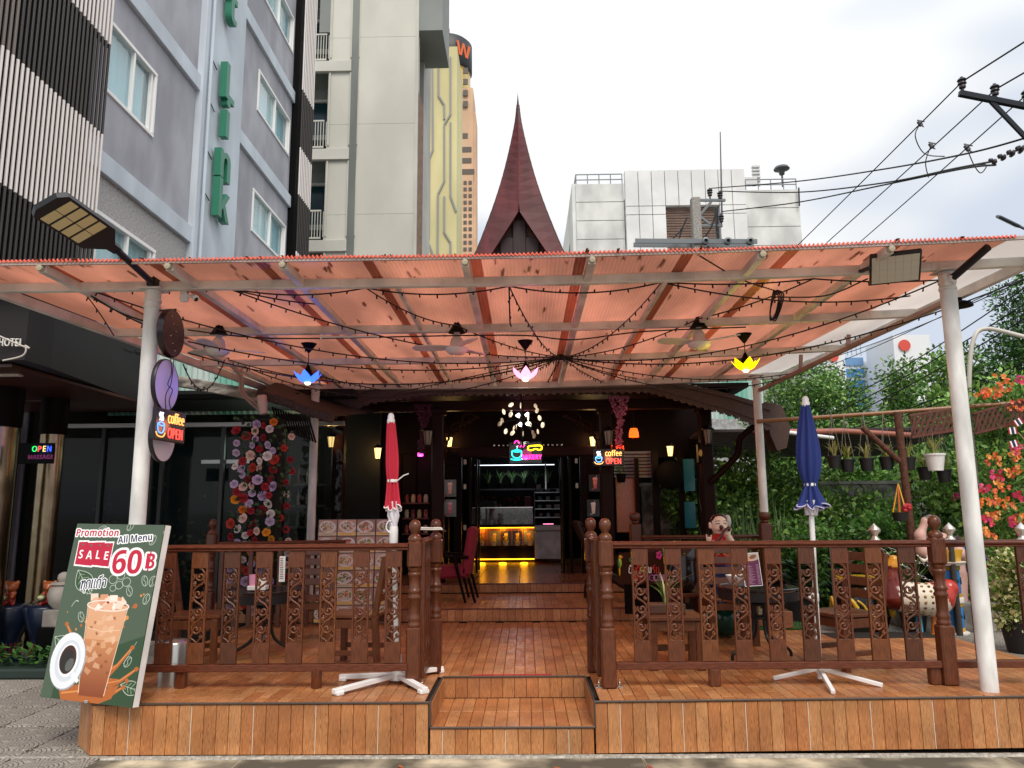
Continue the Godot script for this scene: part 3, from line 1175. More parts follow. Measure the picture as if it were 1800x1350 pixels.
func blue_block() -> void:
	var h := thing("glass_office_building", "distant white office building with blue glass bands and two red discs", "building", Vector3(68, 0, -160))
	var loc := Vector3(-68, 0, 160)
	var wm := flat("d5d9dd", 0.7)
	var m := Mb.new()
	m.box(loc + Vector3(68.0, 15, -163), Vector3(15.5, 34, 6))
	put("wall", m, wm, h)
	var sd := Mb.new()
	sd.box(loc + Vector3(74.6, 17.2, -152), Vector3(7.0, 34.6, 12))
	sd.box(loc + Vector3(61.6, 16, -157), Vector3(4.2, 33, 12))
	put("wing", sd, flat("dcdfe2", 0.7), h)
	for i in 6:
		var g := Mb.new()
		g.box(loc + Vector3(67.6, 32.0 - 2.4 * i, -159.9), Vector3(7.2, 1.7, 0.3))
		put("glass_band", g, flat(["6d93bd", "4a86c4", "3d7cc0", "4f8bc9", "3b74b4", "3a6fae"][i], 0.15), h)
	var gr := Mb.new()
	for i in 8:
		gr.box(loc + Vector3(64.2 + 0.95 * i, 34.6, -159.8), Vector3(0.12, 2.6, 0.2))
	gr.box(loc + Vector3(67.6, 35.8, -159.8), Vector3(7.0, 0.12, 0.2))
	put("roof_grille", gr, flat("9aa3ad", 0.6), h)
	for p in [Vector3(73.076, 32.399, -145.8), Vector3(61.285, 31.441, -150.8)]:
		var d := Mb.new()
		d.lathe([Vector2(1.12, -0.1), Vector2(1.12, 0.1), Vector2(0.01, 0.12)], 20, Transform3D(rx(PI / 2), p + loc))
		put("red_disc", d, flat("cf4a3c", 0.5), h)

# ---------------------------------------------------------------- the Thai pavilion with the coffee shop in it
func lantern_mesh(lit: bool) -> Array:
	var f := Mb.new()
	f.lathe([Vector2(0.0, 0.21), Vector2(0.02, 0.19), Vector2(0.05, 0.17), Vector2(0.105, 0.135), Vector2(0.1, 0.125), Vector2(0.07, 0.125)], 6, Transform3D.IDENTITY, false)
	f.lathe([Vector2(0.0, -0.13), Vector2(0.05, -0.12), Vector2(0.055, -0.1), Vector2(0.05, -0.1)], 6, Transform3D.IDENTITY, false)
	for k in 6:
		var an := TAU * k / 6
		f.bar(Vector3(0.05 * cos(an), -0.1, 0.05 * sin(an)), Vector3(0.078 * cos(an), 0.13, 0.078 * sin(an)), 0.008, 0.008)
	var g := Mb.new()
	g.lathe([Vector2(0.0, -0.095), Vector2(0.046, -0.095), Vector2(0.072, 0.12), Vector2(0.0, 0.122)], 6, Transform3D.IDENTITY, false)
	return [f, g]

func pavilion() -> void:
	var p := thing("pavilion", "dark carved teak pavilion with lace eaves and a tall red Thai spire", "building", Vector3(0, 0.62, -11))
	var o := Vector3(0, -0.62, 11)
	# raised floors: structure of their own
	var fl := Node3D.new()
	fl.name = "pavilion_floor"
	fl.set_meta("kind", "structure")
	add_child(fl)
	var c1 := Mb.new()
	c1.box(Vector3(-1.4, 0.236, -10.1), Vector3(5.3, 0.47, 1.66))
	c1.box(Vector3(-0.9, 0.3, -14.0), Vector3(7.6, 0.6, 6.1))
	put("plinth", c1, M.soil, fl)
	riser_run(fl, -3.9, 1.3, 0.335, 0.155, -9.262)
	riser_run(fl, -4.5, 2.9, 0.49, 0.125, -10.945)
	var ed := Mb.new()
	ed.box(Vector3(-1.3, 0.482, -9.258), Vector3(5.2, 0.014, 0.02))
	ed.box(Vector3(-0.8, 0.612, -10.941), Vector3(7.4, 0.014, 0.02))
	put("step_edge", ed, flat("5c1d20", 0.4), fl)
	var t := tile_mesh(0.0855, 0.398, 0.012, 2)
	var sets := {}
	for i in 60:
		for k in 5:
			var q := rng.randi() % 6
			if not sets.has(q): sets[q] = []
			sets[q].append(shift(Vector3(-3.9 + 0.0875 * (i + 0.5), 0.484, -9.46 - 0.4 * k)))
	for q in sets:
		scatter("floor_boards", t[q], M["tile%d" % q], sets[q].filter(func(x): return x.origin.z > -10.75), [], fl)
	var big := pm("8a5a3e", 0.25, "blotch", 0.75, Vector3(0.6, 0.6, 0.6))
	for i in 12:
		for k in 9:
			var b := Mb.new()
			b.rbox(Vector3(-4.3 + 0.6 * (i + 0.5), 0.614, -11.25 - 0.6 * k), Vector3(0.594, 0.014, 0.594), 0.002)
			put("floor_tile", b, big, fl)
	# eaves: a fascia that runs level in the middle and falls to both sides, with a sawn lace edge
	var top := [Vector2(-3.0, 2.97), Vector2(-2.13, 3.3), Vector2(-1.43, 3.385), Vector2(1.72, 3.40), Vector2(2.85, 3.12), Vector2(3.35, 2.95)]
	var drop := [0.24, 0.21, 0.2, 0.2, 0.27, 0.3]
	var fm := grainm("553a31", 0.5, 0)
	var lace := Mb.new()
	for i in top.size() - 1:
		var a: Vector2 = top[i]
		var b: Vector2 = top[i + 1]
		var m := Mb.new()
		m.prism(V2([a, b, b - Vector2(0, drop[i + 1] - 0.07), a - Vector2(0, drop[i] - 0.07)]), -10.53, -10.48, shift(o))
		m.prism(V2([a + Vector2(0, 0.03), b + Vector2(0, 0.03), b - Vector2(0, 0.03), a - Vector2(0, 0.03)]), -10.48, -10.45, shift(o))
		put("fascia", m, fm, p)
		var n := maxi(2, int((b - a).length() / 0.105))
		for k in n:
			var t0 := float(k) / n
			var t1 := float(k + 1) / n
			var l: Vector2 = a.lerp(b, t0) - Vector2(0, lerpf(drop[i], drop[i + 1], t0) - 0.07)
			var r: Vector2 = a.lerp(b, t1) - Vector2(0, lerpf(drop[i], drop[i + 1], t1) - 0.07)
			var mid := (l + r) * 0.5
			var w := (r - l) * 0.5
			var poly := V2([l, r])
			for s in 9:
				var an := -0.3 + (PI + 0.6) * s / 8.0
				var rad := 0.04 + 0.009 * cos(an * 6.0)
				poly.append(mid + Vector2(0, -0.042) + Vector2(cos(an) * rad * 1.05, -sin(an) * rad))
			lace.prism(poly, -10.515, -10.495, shift(o))
			lace.prism(V2([l, l + w * 0.3, l + w * 0.3 + Vector2(0, -0.055), l + Vector2(0, -0.07), l - w * 0.3 + Vector2(0, -0.055), l - w * 0.3]), -10.51, -10.5, shift(o))
	put("lace_edge", lace, fm, p)
	# roof over the eaves
	var rf2 := pm("4c3a34", 0.85, "fine", 0.5, Vector3(0.6, 0.6, 0.6), 1.0)
	for i in top.size() - 1:
		var a: Vector2 = top[i]
		var b: Vector2 = top[i + 1]
		var m := Mb.new()
		var q := [Vector3(a.x, a.y + 0.02, -10.46), Vector3(b.x, b.y + 0.02, -10.46), Vector3(b.x * 0.55, b.y + 1.2, -13.6), Vector3(a.x * 0.55, a.y + 1.2, -13.6)]
		for k in 4: q[k] += o
		var dn := Vector3(0, -0.05, 0)
		m.quad(q[0], q[1], q[2], q[3], Vector3.UP)
		m.quad(q[0] + dn, q[1] + dn, q[2] + dn, q[3] + dn, Vector3.DOWN)
		m.quad(q[0], q[1], q[1] + dn, q[0] + dn, Vector3.BACK)
		put("roof_slope", m, rf2, p)
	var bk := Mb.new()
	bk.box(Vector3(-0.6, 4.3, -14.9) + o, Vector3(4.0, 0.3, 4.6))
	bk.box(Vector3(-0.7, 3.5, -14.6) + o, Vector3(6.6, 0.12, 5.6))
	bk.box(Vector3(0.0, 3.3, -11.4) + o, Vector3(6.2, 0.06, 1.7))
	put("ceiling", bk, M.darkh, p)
	# ridge tiles along the right-hand slope, mossy
	var mo := Mb.new()
	for i in 34:
		var s := i / 33.0
		var c := Vector3(lerpf(1.75, 3.3, s), lerpf(3.42, 2.99, s), -10.56) + o
		mo.col = lin("3f5a4a").lerp(lin("43332d"), clampf(s * 2.2 - 0.4 + rf(-0.2, 0.2), 0, 1))
		mo.box(c, Vector3(0.05, rf(0.05, 0.09), 0.12), rz(rf(-0.4, 0.1)), 0.01)
	put("ridge_tiles", mo, M.vert, p)
	# end board of the right-hand gable
	var eb := Mb.new()
	eb.prism(V2([Vector2(3.3, 3.05), Vector2(3.52, 3.0), Vector2(3.62, 2.7), Vector2(3.55, 2.42), Vector2(3.42, 2.38), Vector2(3.34, 2.6)]), -10.8, -10.5, shift(o))
	put("gable_end", eb, fm, p)
	# columns
	var cm := grainm("2e1813", 0.35, 1)
	for x in [-2.72, -1.27, 1.17, 2.62]:
		var c := Mb.new()
		var y0 := 0.62
		c.rbox(Vector3(x, y0 + 0.11, -11.2) + o, Vector3(0.27, 0.22, 0.27), 0.012)
		c.rbox(Vector3(x, 1.95, -11.2) + o, Vector3(0.18, 2.45, 0.18), 0.022)
		c.rbox(Vector3(x, 3.05, -11.2) + o, Vector3(0.24, 0.1, 0.24), 0.015)
		put("column", c, cm, p)
		if absf(x) < 2:
			var br := Mb.new()
			var d := -signf(x)
			for k in 3:
				var pts := PackedVector3Array()
				for s in 22:
					var an := 0.4 + s * 0.34
					var r := 0.13 * (1.0 - s / 26.0)
					pts.append(Vector3(x + d * (0.12 + 0.16 * k) + d * r * cos(an), 2.93 - 0.13 * (2 - k) + r * sin(an) * 0.8, -11.2) + o)
				br.tube(pts, 0.012, 5)
			br.tube(arc([Vector3(x + d * 0.09, 2.35, -11.2) + o, Vector3(x + d * 0.2, 2.75, -11.2) + o, Vector3(x + d * 0.6, 2.98, -11.2) + o]), 0.014, 5)
			put("carved_bracket", br, cm, p)
	var bm := Mb.new()
	bm.rbox(Vector3(0, 3.13, -11.2) + o, Vector3(5.6, 0.14, 0.16), 0.01)
	put("beam", bm, cm, p)
	var cb := Mb.new()
	cb.tube(arc([Vector3(2.64, 1.98, -11.1) + o, Vector3(3.0, 2.35, -11.0) + o, Vector3(3.05, 2.6, -10.9) + o, Vector3(3.3, 2.8, -10.8) + o]), 0.05, 6)
	put("curved_strut", cb, cm, p)
	# shop front in the plane z = -12.6 with the wide opening in the middle
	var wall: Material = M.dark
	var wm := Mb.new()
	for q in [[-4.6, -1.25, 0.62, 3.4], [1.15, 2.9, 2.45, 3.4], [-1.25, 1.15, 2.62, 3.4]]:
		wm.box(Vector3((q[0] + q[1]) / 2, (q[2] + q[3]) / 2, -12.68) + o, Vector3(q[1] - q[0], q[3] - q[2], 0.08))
	put("front_wall", wm, wall, p)
	for i in 13:
		var b := Mb.new()
		b.rbox(Vector3(-4.4 + 0.25 * i, 1.6, -12.63) + o, Vector3(0.235, 1.9, 0.03), 0.012)
		put("wall_board", b, wall, p)
	for q in [[-1.1, 0.13, 0.62, 2.62], [0.95, 0.13, 0.62, 2.62], [-0.9, 0.05, 0.62, 2.5], [0.72, 0.05, 0.62, 2.5]]:
		var b := Mb.new()
		b.rbox(Vector3(q[0], (q[2] + q[3]) / 2, -12.6) + o, Vector3(q[1], q[3] - q[2], 0.13), 0.01)
		put("door_post", b, M.dark, p)
	var li := Mb.new()
	li.rbox(Vector3(-0.05, 2.56, -12.58) + o, Vector3(2.5, 0.16, 0.16), 0.012)
	put("lintel", li, grainm("2c1712", 0.4, 0), p)
	var fr := Mb.new()
	for i in 16:
		fr.ball(Vector3(-0.5 + 0.073 * i, 2.665, -12.56) + o, Vector3(0.022, 0.03, 0.012), 6, 4)
		fr.bar(Vector3(-0.53 + 0.073 * i, 2.635, -12.56) + o, Vector3(-0.46 + 0.073 * i, 2.635, -12.56) + o, 0.012, 0.01)
	put("silver_frieze", fr, M.chrome, p)
	for q in [[-0.98, 2.35], [-0.98, 1.95], [-0.98, 1.3], [0.83, 2.35], [0.83, 1.95], [0.83, 1.3]]:
		var hg := Mb.new()
		hg.rbox(Vector3(q[0], q[1] + 0.05, -12.53) + o, Vector3(0.045, 0.085, 0.02), 0.004)
		put("door_hinge", hg, flat("8f8478", 0.3, 0.8), p)
	# folded glass doors at both sides of the opening
	var dg := glass("16303a", 0.5)
	for x in [-0.8, 0.6]:
		var g := Mb.new()
		g.box(Vector3(x, 1.55, -12.95) + o, Vector3(0.01, 1.8, 0.6))
		put("door_glass", g, dg, p)
		var f := Mb.new()
		for z in [-12.65, -13.25]:
			f.box(Vector3(x, 1.55, z) + o, Vector3(0.04, 1.84, 0.07))
		put("door_frame", f, M.dark, p)
	# right-hand room: wood door, shutters, teal panes
	var od := Mb.new()
	od.rbox(Vector3(1.636, 1.682, -12.55) + o, Vector3(0.36, 0.86, 0.05), 0.01)
	put("wood_door", od, grainm("b06a3e", 0.4, 1), p)
	for k in 8:
		var s := Mb.new()
		s.box(Vector3(1.741, 2.346, -12.55) + o + Vector3(0, 0.18 - 0.055 * k, 0), Vector3(0.6, 0.022, 0.05), rx(0.5))
		put("shutter_slat", s, flat("8d9298", 0.4), p)
	var tl := Mb.new()
	tl.box(Vector3(2.569, 2.139, -12.2) + o, Vector3(0.17, 0.5, 0.03))
	tl.box(Vector3(2.558, 1.522, -12.2) + o, Vector3(0.17, 0.4, 0.03))
	put("teal_pane", tl, flat("12525e", 0.2), p)
	var jb := Mb.new()
	for q in [[1118, 880, 0.06, 1.6], [1150, 880, 0.1, 1.8], [1195, 880, 0.09, 1.8], [1228, 880, 0.1, 2.0]]:
		jb.box(Vector3(X_AT(q[0]), 1.62, -12.4) + o, Vector3(q[2], q[3], 0.1))
	put("frame_posts", jb, M.dark, p)
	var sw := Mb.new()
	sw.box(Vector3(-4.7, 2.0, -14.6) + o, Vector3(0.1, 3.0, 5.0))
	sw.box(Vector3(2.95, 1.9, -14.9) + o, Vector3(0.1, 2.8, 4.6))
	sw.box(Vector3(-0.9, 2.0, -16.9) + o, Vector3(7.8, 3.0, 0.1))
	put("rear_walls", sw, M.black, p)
	# the spire: two red boards that meet in a ridge, a dark gable under them, the roof behind
	var red := pm("6e2b2f", 0.55, "blotch", 0.72, Vector3(0.8, 0.25, 0.8))
	var pts := [Vector3(-0.047, 8.514, -12), Vector3(-0.021, 8.183, -12), Vector3(0.077, 7.641, -12), Vector3(0.212, 7.065, -12), Vector3(0.409, 6.438, -12), Vector3(0.683, 5.713, -12), Vector3(1.181, 4.633, -12)]
	var cx := -0.055
	pts = Array(arc(pts, 4))
	var inn := []
	for p2 in pts: inn.append(Vector2(maxf(0.0, (6.46 - p2.y) * 0.62), p2.y))
	for s in [-1, 1]:
		var m := Mb.new()
		for i in pts.size() - 1:
			var a := [Vector3(cx + s * (pts[i].x - cx), pts[i].y, -12.06), Vector3(cx + s * (pts[i + 1].x - cx), pts[i + 1].y, -12.06)]
			var b := [Vector3(cx + s * inn[i].x, inn[i].y, -11.96), Vector3(cx + s * inn[i + 1].x, inn[i + 1].y, -11.96)]
			for k in 2:
				a[k] += o
				b[k] += o
			var bz := Vector3(0, 0, -0.12)
			m.quad(a[0], a[1], b[1], b[0], Vector3.BACK)
			m.quad(a[0], a[1], a[1] + bz, a[0] + bz, Vector3(s, 0, 0))
			m.quad(b[0], b[1], b[1] + bz, b[0] + bz, Vector3(-s, 0, 0))
		put("red_bargeboard", m, red, p)
	var rm := Mb.new()
	for i in pts.size() - 1:
		for s in [-1, 1]:
			var g := 0.02 + 0.003 * i
			var a := Vector3(cx + s * (pts[i].x - cx + g), pts[i].y - 0.06, -12.2) + o
			var b := Vector3(cx + s * (pts[i + 1].x - cx + g), pts[i + 1].y - 0.06, -12.2) + o
			rm.quad(a, b, b + Vector3(0, 0, -4.5), a + Vector3(0, 0, -0.3 - 0.17 * i), Vector3(s, 0.5, 0))
			var c := Vector3(cx, pts[i].y - 0.06, -12.21) + o
			var d := Vector3(cx, pts[i + 1].y - 0.06, -12.21) + o
			rm.quad(a, b, d, c, Vector3.BACK)
	put("spire_roof", rm, pm("5a3f36", 0.6, "fine", 0.6, Vector3(1, 1, 1)), p)
	var gb := Mb.new()
	for i in 9:
		gb.box(Vector3(cx - 0.84 + 0.21 * i, 5.0, -12.13) + o, Vector3(0.2, 2.7 - 0.6 * absf(i - 4), 0.03))
	put("gable_boards", gb, flat("2a1218", 0.6), p)
	var ft := Mb.new()
	ft.lathe([Vector2(0.03, 8.3), Vector2(0.012, 8.48), Vector2(0.0, 8.62)], 6, shift(Vector3(cx, -0.02, -12.05) + o))
	put("finial", ft, red, p)
	lanterns()

func X_AT(px: float) -> float:
	# where the right-hand frame posts stand along the shop front
	return (px - 924.0) / 1352.0 * 12.4

func lanterns() -> void:
	var fm := flat("1a1512", 0.5, 0.4)
	var warm := glow("ffdc8a", 1.5)
	var cold := flat("8f877b", 0.4)
	var base := thing("wall_lantern", "lit wall lantern on the far left column of the pavilion", "lamp", Vector3(-2.8, 2.602, -11.05), 0.0, "lit lanterns of the pavilion")
	var q := lantern_mesh(true)
	put("lantern_frame", q[0], fm, base)
	put("lamp_glass", q[1], warm, base)
	omni(base, "ffc878", 0.12, Vector3(0, 0.02, 0))
	base.scale = Vector3.ONE * 0.68
	copy(base, "lit wall lantern left of the shop opening, above the carved dark panel", Vector3(-1.231, 2.714, -12.5))
	copy(base, "lit wall lantern right of the shop opening, left of the small white bulb", Vector3(1.101, 2.699, -12.5))
	var hexa := copy(base, "lit hexagonal lantern deep under the left eave, behind the red parasol", Vector3(-2.284, 2.495, -11.9))
	hexa.scale = Vector3.ONE * 0.75
	copy(base, "lit hexagonal lantern hanging under the right eave over the round mirror", Vector3(2.197, 2.47, -11.7))
	var dark := thing("wall_lantern", "unlit grey lantern on the column left of the entrance", "lamp", Vector3(-1.394, 2.64, -11), 0.0, "unlit lanterns of the pavilion")
	q = lantern_mesh(false)
	put("lantern_frame", q[0], fm, dark)
	put("lamp_glass", q[1], cold, dark)
	dark.scale = Vector3.ONE * 0.9
	copy(dark, "unlit grey lantern on the column right of the entrance, beside the pink blossom", Vector3(1.198, 2.614, -11))
	copy(dark, "unlit grey lantern high on the far right column of the pavilion", Vector3(2.616, 2.616, -11))

# ---------------------------------------------------------------- the hotel's ground floor on the left
func rose_mesh() -> ArrayMesh:
	# an opened rose: cupped petals in three rings
	var m := Mb.new()
	for ring in 3:
		var n: int = [6, 5, 4][ring]
		for k in n:
			var an := TAU * k / n + ring * 0.6
			var r: float = [1.0, 0.68, 0.36][ring]
			var z: float = [0.0, 0.22, 0.38][ring]
			var d := Vector3(cos(an), sin(an), 0)
			var s := Vector3(-sin(an), cos(an), 0) * r * 0.62
			var b := Vector3(0, 0, z - 0.2)
			var t := d * r + Vector3(0, 0, z + 0.12)
			var mid := d * r * 0.72 + Vector3(0, 0, z - 0.08)
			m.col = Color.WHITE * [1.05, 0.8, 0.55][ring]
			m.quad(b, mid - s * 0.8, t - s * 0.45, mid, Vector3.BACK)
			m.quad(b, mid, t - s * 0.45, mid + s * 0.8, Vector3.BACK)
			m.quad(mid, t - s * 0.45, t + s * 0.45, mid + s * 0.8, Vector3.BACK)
	m.ball(Vector3(0, 0, 0.42), Vector3(0.13, 0.13, 0.12), 7, 5)
	return m.mesh()

func shop_left() -> void:
	# glass shop front
	var h := thing("glass_shopfront", "dark glass shop front of the hotel with steel frames and bottle shelves inside", "shop front", Vector3(-4.6, 0, -10.4))
	var o := Vector3(4.6, 0, 10.4)
	var gl := flat("0c1214", 0.05)
	gl.metallic_specular = 0.6
	var fr := flat("232426", 0.35, 0.3)
	var pane := glass("0a1416", 0.35)
	pane.metallic_specular = 0.25
	for i in 5:
		var p := Mb.new()
		p.box(Vector3(-6.15 + 0.82 * i, 1.45, -10.4) + o, Vector3(0.79, 2.6, 0.012))
		put("pane", p, pane, h)
		var m := Mb.new()
		m.rbox(Vector3(-6.56 + 0.82 * i, 1.45, -10.38) + o, Vector3(0.05, 2.7, 0.06), 0.004)
		put("mullion", m, fr, h)
	var tp := Mb.new()
	tp.rbox(Vector3(-4.5, 2.8, -10.37) + o, Vector3(4.1, 0.06, 0.08), 0.004)
	put("head_rail", tp, flat("a5a5a6", 0.3, 0.6), h)
	var bk := Mb.new()
	bk.box(Vector3(-4.6, 1.6, -12.2) + o, Vector3(4.6, 3.4, 0.1))
	bk.box(Vector3(-4.6, 3.2, -11.2) + o, Vector3(4.6, 0.1, 2.0))
	bk.box(Vector3(-4.6, 0.05, -11.2) + o, Vector3(4.6, 0.1, 2.0))
	bk.box(Vector3(-6.74, 1.6, -11.3) + o, Vector3(0.06, 3.3, 1.9))
	bk.box(Vector3(-8.3, 1.5, -9.95) + o, Vector3(3.3, 3.0, 0.1))
	put("room", bk, flat("070808", 0.8), h)
	var ip := Mb.new()
	for i in 700:
		var c := Vector3(rf(-6.2, -2.7), 0.5 + 1.6 * rng.randf() * rng.randf(), rf(-11.3, -10.8)) + o
		var d := Vector3(rf(-1, 1), rf(-0.6, 1), rf(0, 1)).normalized() * rf(0.06, 0.13)
		var s := d.cross(Vector3(rf(-1, 1), rf(-1, 1), 1)).normalized() * 0.025
		ip.col = lin(["24381c", "34482a", "5a5a2c", "2c2a1c"][rng.randi() % 4])
		ip.quad(c, c + d * 0.5 - s, c + d, c + d * 0.5 + s, Vector3.BACK)
	stuff(put("indoor_plants", ip, M.leafc, h))
	var tr := Mb.new()
	tr.box(Vector3(-3.9, 2.3, -10.42) + o, Vector3(1.0, 0.05, 0.03))
	put("silver_strip", tr, M.chrome, h)
	for r in 5:
		var s := Mb.new()
		s.box(Vector3(-3.75, 0.75 + 0.32 * r, -11.9) + o, Vector3(1.3, 0.03, 0.25))
		put("bottle_shelf", s, flat("3b4a44", 0.3), h)
		for k in 9:
			var b := Mb.new()
			var w := rf(0.022, 0.034)
			b.lathe([Vector2(0, 0), Vector2(w, 0), Vector2(w, 0.13), Vector2(w * 0.4, 0.18), Vector2(w * 0.4, 0.23), Vector2(0, 0.23)], 8, shift(Vector3(-4.3 + 0.135 * k, 0.77 + 0.32 * r, -11.88) + o))
			put("bottle", b, flat(["4a6a58", "6a5a3a", "7a7a72", "2f4a48", "5a3a2a"][rng.randi() % 5], 0.2), h)
	omni(h, "bcd8c8", 0.2, Vector3(-3.8, 2.5, -11.5) + o, 0.2)
	# porch slab
	var p := thing("hotel_porch", "dark porch of the hotel with the white word HOTEL and a teal awning", "porch", Vector3(-6.2, 3.0, -8.2))
	var po := Vector3(6.2, -3.0, 8.2)
	var pb := Mb.new()
	pb.prism(V2([Vector2(-10.0, 6.9), Vector2(-4.62, 6.9), Vector2(-4.62, 7.3), Vector2(-4.92, 9.7), Vector2(-10.0, 9.7)]), 3.02, 3.72, Transform3D(rx(-PI / 2), po))
	put("fascia", pb, flat("150c0e", 0.7), p)
	var un := Mb.new()
	un.box(Vector3(-7.3, 2.99, -8.6) + po, Vector3(5.0, 0.03, 3.2))
	un.box(Vector3(-6.0, 2.965, -9.2) + po, Vector3(0.5, 0.02, 0.2))
	put("soffit", un, pm("4a2a24", 0.35, "blotch", 0.8), p)
	var lt := Mb.new()
	lt.box(Vector3(-5.2, 2.97, -7.4) + po, Vector3(0.45, 0.015, 0.08))
	put("soffit_strip", lt, flat("c8beb4", 0.4), p)
	put("letters", letters("HOTEL", 0.1, 0.015), flat("e9e6e2", 0.4), p, Transform3D(ry(0.1).scaled(Vector3(0.72, 1, 1)), Vector3(-4.735, 3.178, -6.86) + po))
	var aw := Mb.new()
	for i in 14:
		for k in 6:
			var q := []
			for e in [[i, k], [i + 1, k], [i + 1, k + 1], [i, k + 1]]:
				var x: float = lerpf(-8.5, -4.35, e[0] / 14.0)
				var an: float = 1.45 * e[1] / 6.0
				var f: float = 1.0 - 0.75 * pow(e[0] / 14.0, 3)
				q.append(Vector3(x, 3.74 + 0.34 * sin(an) * f, -6.75 - 0.6 * (1.0 - cos(an))) + po)
			aw.quad(q[0], q[1], q[2], q[3], Vector3(0, 1, 0.6))
	aw.box(Vector3(-6.42, 3.72, -6.76) + po, Vector3(4.16, 0.05, 0.03))
	put("awning", aw, flat("0f5f56", 0.5), p)
	var wi := Mb.new()
	wi.tube(arc([Vector3(-6.3, 3.9, -6.7) + po, Vector3(-4.655, 3.163, -6.75) + po, Vector3(-4.526, 3.119, -6.75) + po, Vector3(-4.538, 3.03, -6.75) + po, Vector3(-4.716, 2.985, -6.75) + po]), 0.008, 5)
	put("cable", wi, flat("bdb6ae", 0.5), p)
	# polished columns at the entrance
	var cm := flat("8f7f66", 0.25, 1.0)
	cm.normal_enabled = true
	cm.normal_texture = noise_tex("blotch", 0.5, true)
	cm.normal_scale = 0.5
	cm.uv1_triplanar = true
	cm.uv1_scale = Vector3(0.6, 0.25, 0.6)
	for q in [["polished golden column at the left edge, under the hotel porch", Vector3(-5.75, 0.1, -8.2), 0.24], ["slim polished column right of the golden one, behind the OPEN display", Vector3(-5.6, 0.1, -9.0), 0.13]]:
		var c := thing("polished_column", q[0], "column", q[1], 0.0, "polished hotel columns")
		var m := Mb.new()
		m.lathe([Vector2(q[2], 0), Vector2(q[2], 2.45)], 28)
		put("shaft", m, cm, c)
		var t := Mb.new()
		t.lathe([Vector2(q[2] + 0.001, 2.44), Vector2(q[2] + 0.02, 2.46), Vector2(q[2] + 0.02, 2.9), Vector2(0, 2.9)], 24)
		put("collar", t, M.darkh, c)
	var s := thing("open_display", "black LED display reading OPEN in green, red, yellow and blue letters", "sign", Vector3(-5.108, 2.243, -8))
	var b := Mb.new()
	b.rbox(Vector3(-0.02, 0, 0), Vector3(0.36, 0.215, 0.05), 0.004)
	put("box", b, M.black, s)
	for i in 4:
		put("letter", letters("OPEN"[i], 0.08, 0.004), glow(["28e060", "ff4030", "f0c040", "3050ff"][i], 1.3), s, shift(Vector3(-0.03 + 0.052 * i, 0.045, 0.027)))
	put("small_letters", letters("MASSAGE", 0.06, 0.004, true), glow("6a1440", 0.25), s, shift(Vector3(0.04, -0.04, 0.027)))
	omni(s, "80a0ff", 0.012, Vector3(0.05, 0.04, 0.08), 0.05)
	for q in [[Vector3(-5.569, 1.79, -9), "upper"], [Vector3(-5.57, 1.574, -9), "lower"]]:
		var m := Mb.new()
		m.rbox(Vector3.ZERO, Vector3(0.085, 0.11, 0.05), 0.01)
		tag(put("switch_box", m, flat("c9c2b8", 0.5), self, shift(q[0])), "%s pale switch box on the dark frame of the hotel front" % q[1], "switch box")
	# eave of the shop roof with its white gutter
	var e := thing("shop_eave", "tiled eave with a stained white gutter and slatted frieze left of the pavilion", "roof", Vector3(-3.2, 3.0, -9.6))
	var eo := Vector3(3.2, -3.0, 9.6)
	var g := Mb.new()
	g.bar(Vector3(-4.56, 3.309, -9.7) + eo, Vector3(-3.251, 3.034, -9.4) + eo, 0.12, 0.14, 0.01)
	put("gutter", g, pm("b3aa9e", 0.7, "blotch", 0.45, Vector3(1, 3, 1)), e)
	var rt := Mb.new()
	var a1 := Vector3(-3.267, 3.055, -9.3) + eo
	var a2 := Vector3(-2.365, 2.722, -9.3) + eo
	for i in 4:
		rt.bar(a1.lerp(a2, i / 4.0) + Vector3(0, 0.012 * (i % 2), 0), a1.lerp(a2, (i + 1.06) / 4.0) + Vector3(0, 0.012 * (i % 2), 0), 0.2, 0.1, 0.01)
	rt.quad(a1 + Vector3(0, 0.05, -0.1), a2 + Vector3(0, 0.05, -0.1), a2 + Vector3(0.3, 0.3, -1.6), a1 + Vector3(-0.2, 0.5, -1.6), Vector3.UP)
	put("barge_tiles", rt, pm("4a3a36", 0.7, "fine", 0.6), e)
	var rs := Mb.new()
	rs.box(Vector3(-4.6, 3.2, -10.6) + eo, Vector3(3.2, 0.06, 1.2), rx(0.1))
	put("roof_sheet", rs, M.black, e)
	for i in 15:
		var sl := Mb.new()
		var x := 478 + i * 4.6
		var c0: Vector3 = Vector3(-3.109, 2.757, -9.35) + eo + Vector3(0.033 * i, -0.012 * i, 0)
		sl.bar(c0 + Vector3(0.0, 0.14, 0), c0 + Vector3(0.09, -0.14, 0), 0.016, 0.02)
		put("frieze_slat", sl, M.dark, e)
	# drain pipe and flood of wires
	var dp := thing("drain_pipe", "pale plastic pipes bending down to the shop eave, with a black wire bundle on top", "pipe", Vector3(-3.441, 3.373, -8.6))
	var d0 := Vector3(-3.441, 3.373, -8.6)
	for k in 2:
		var m := Mb.new()
		m.tube(arc([Vector3(-3.454, 3.36, -8.6) - d0 + Vector3(0.03 * k, 0, 0), Vector3(-3.336, 3.195, -8.8) - d0 + Vector3(0.03 * k, 0, 0), Vector3(-3.374, 3.024, -9) - d0 + Vector3(0.03 * k, 0, 0), Vector3(-3.273, 2.879, -9.2) - d0 + Vector3(0.02 * k, 0.03 * k, 0), Vector3(-3.159, 2.795, -9.2) - d0]), 0.016, 8)
		put("pipe", m, flat("b59a8c", 0.5), dp)
	var el := Mb.new()
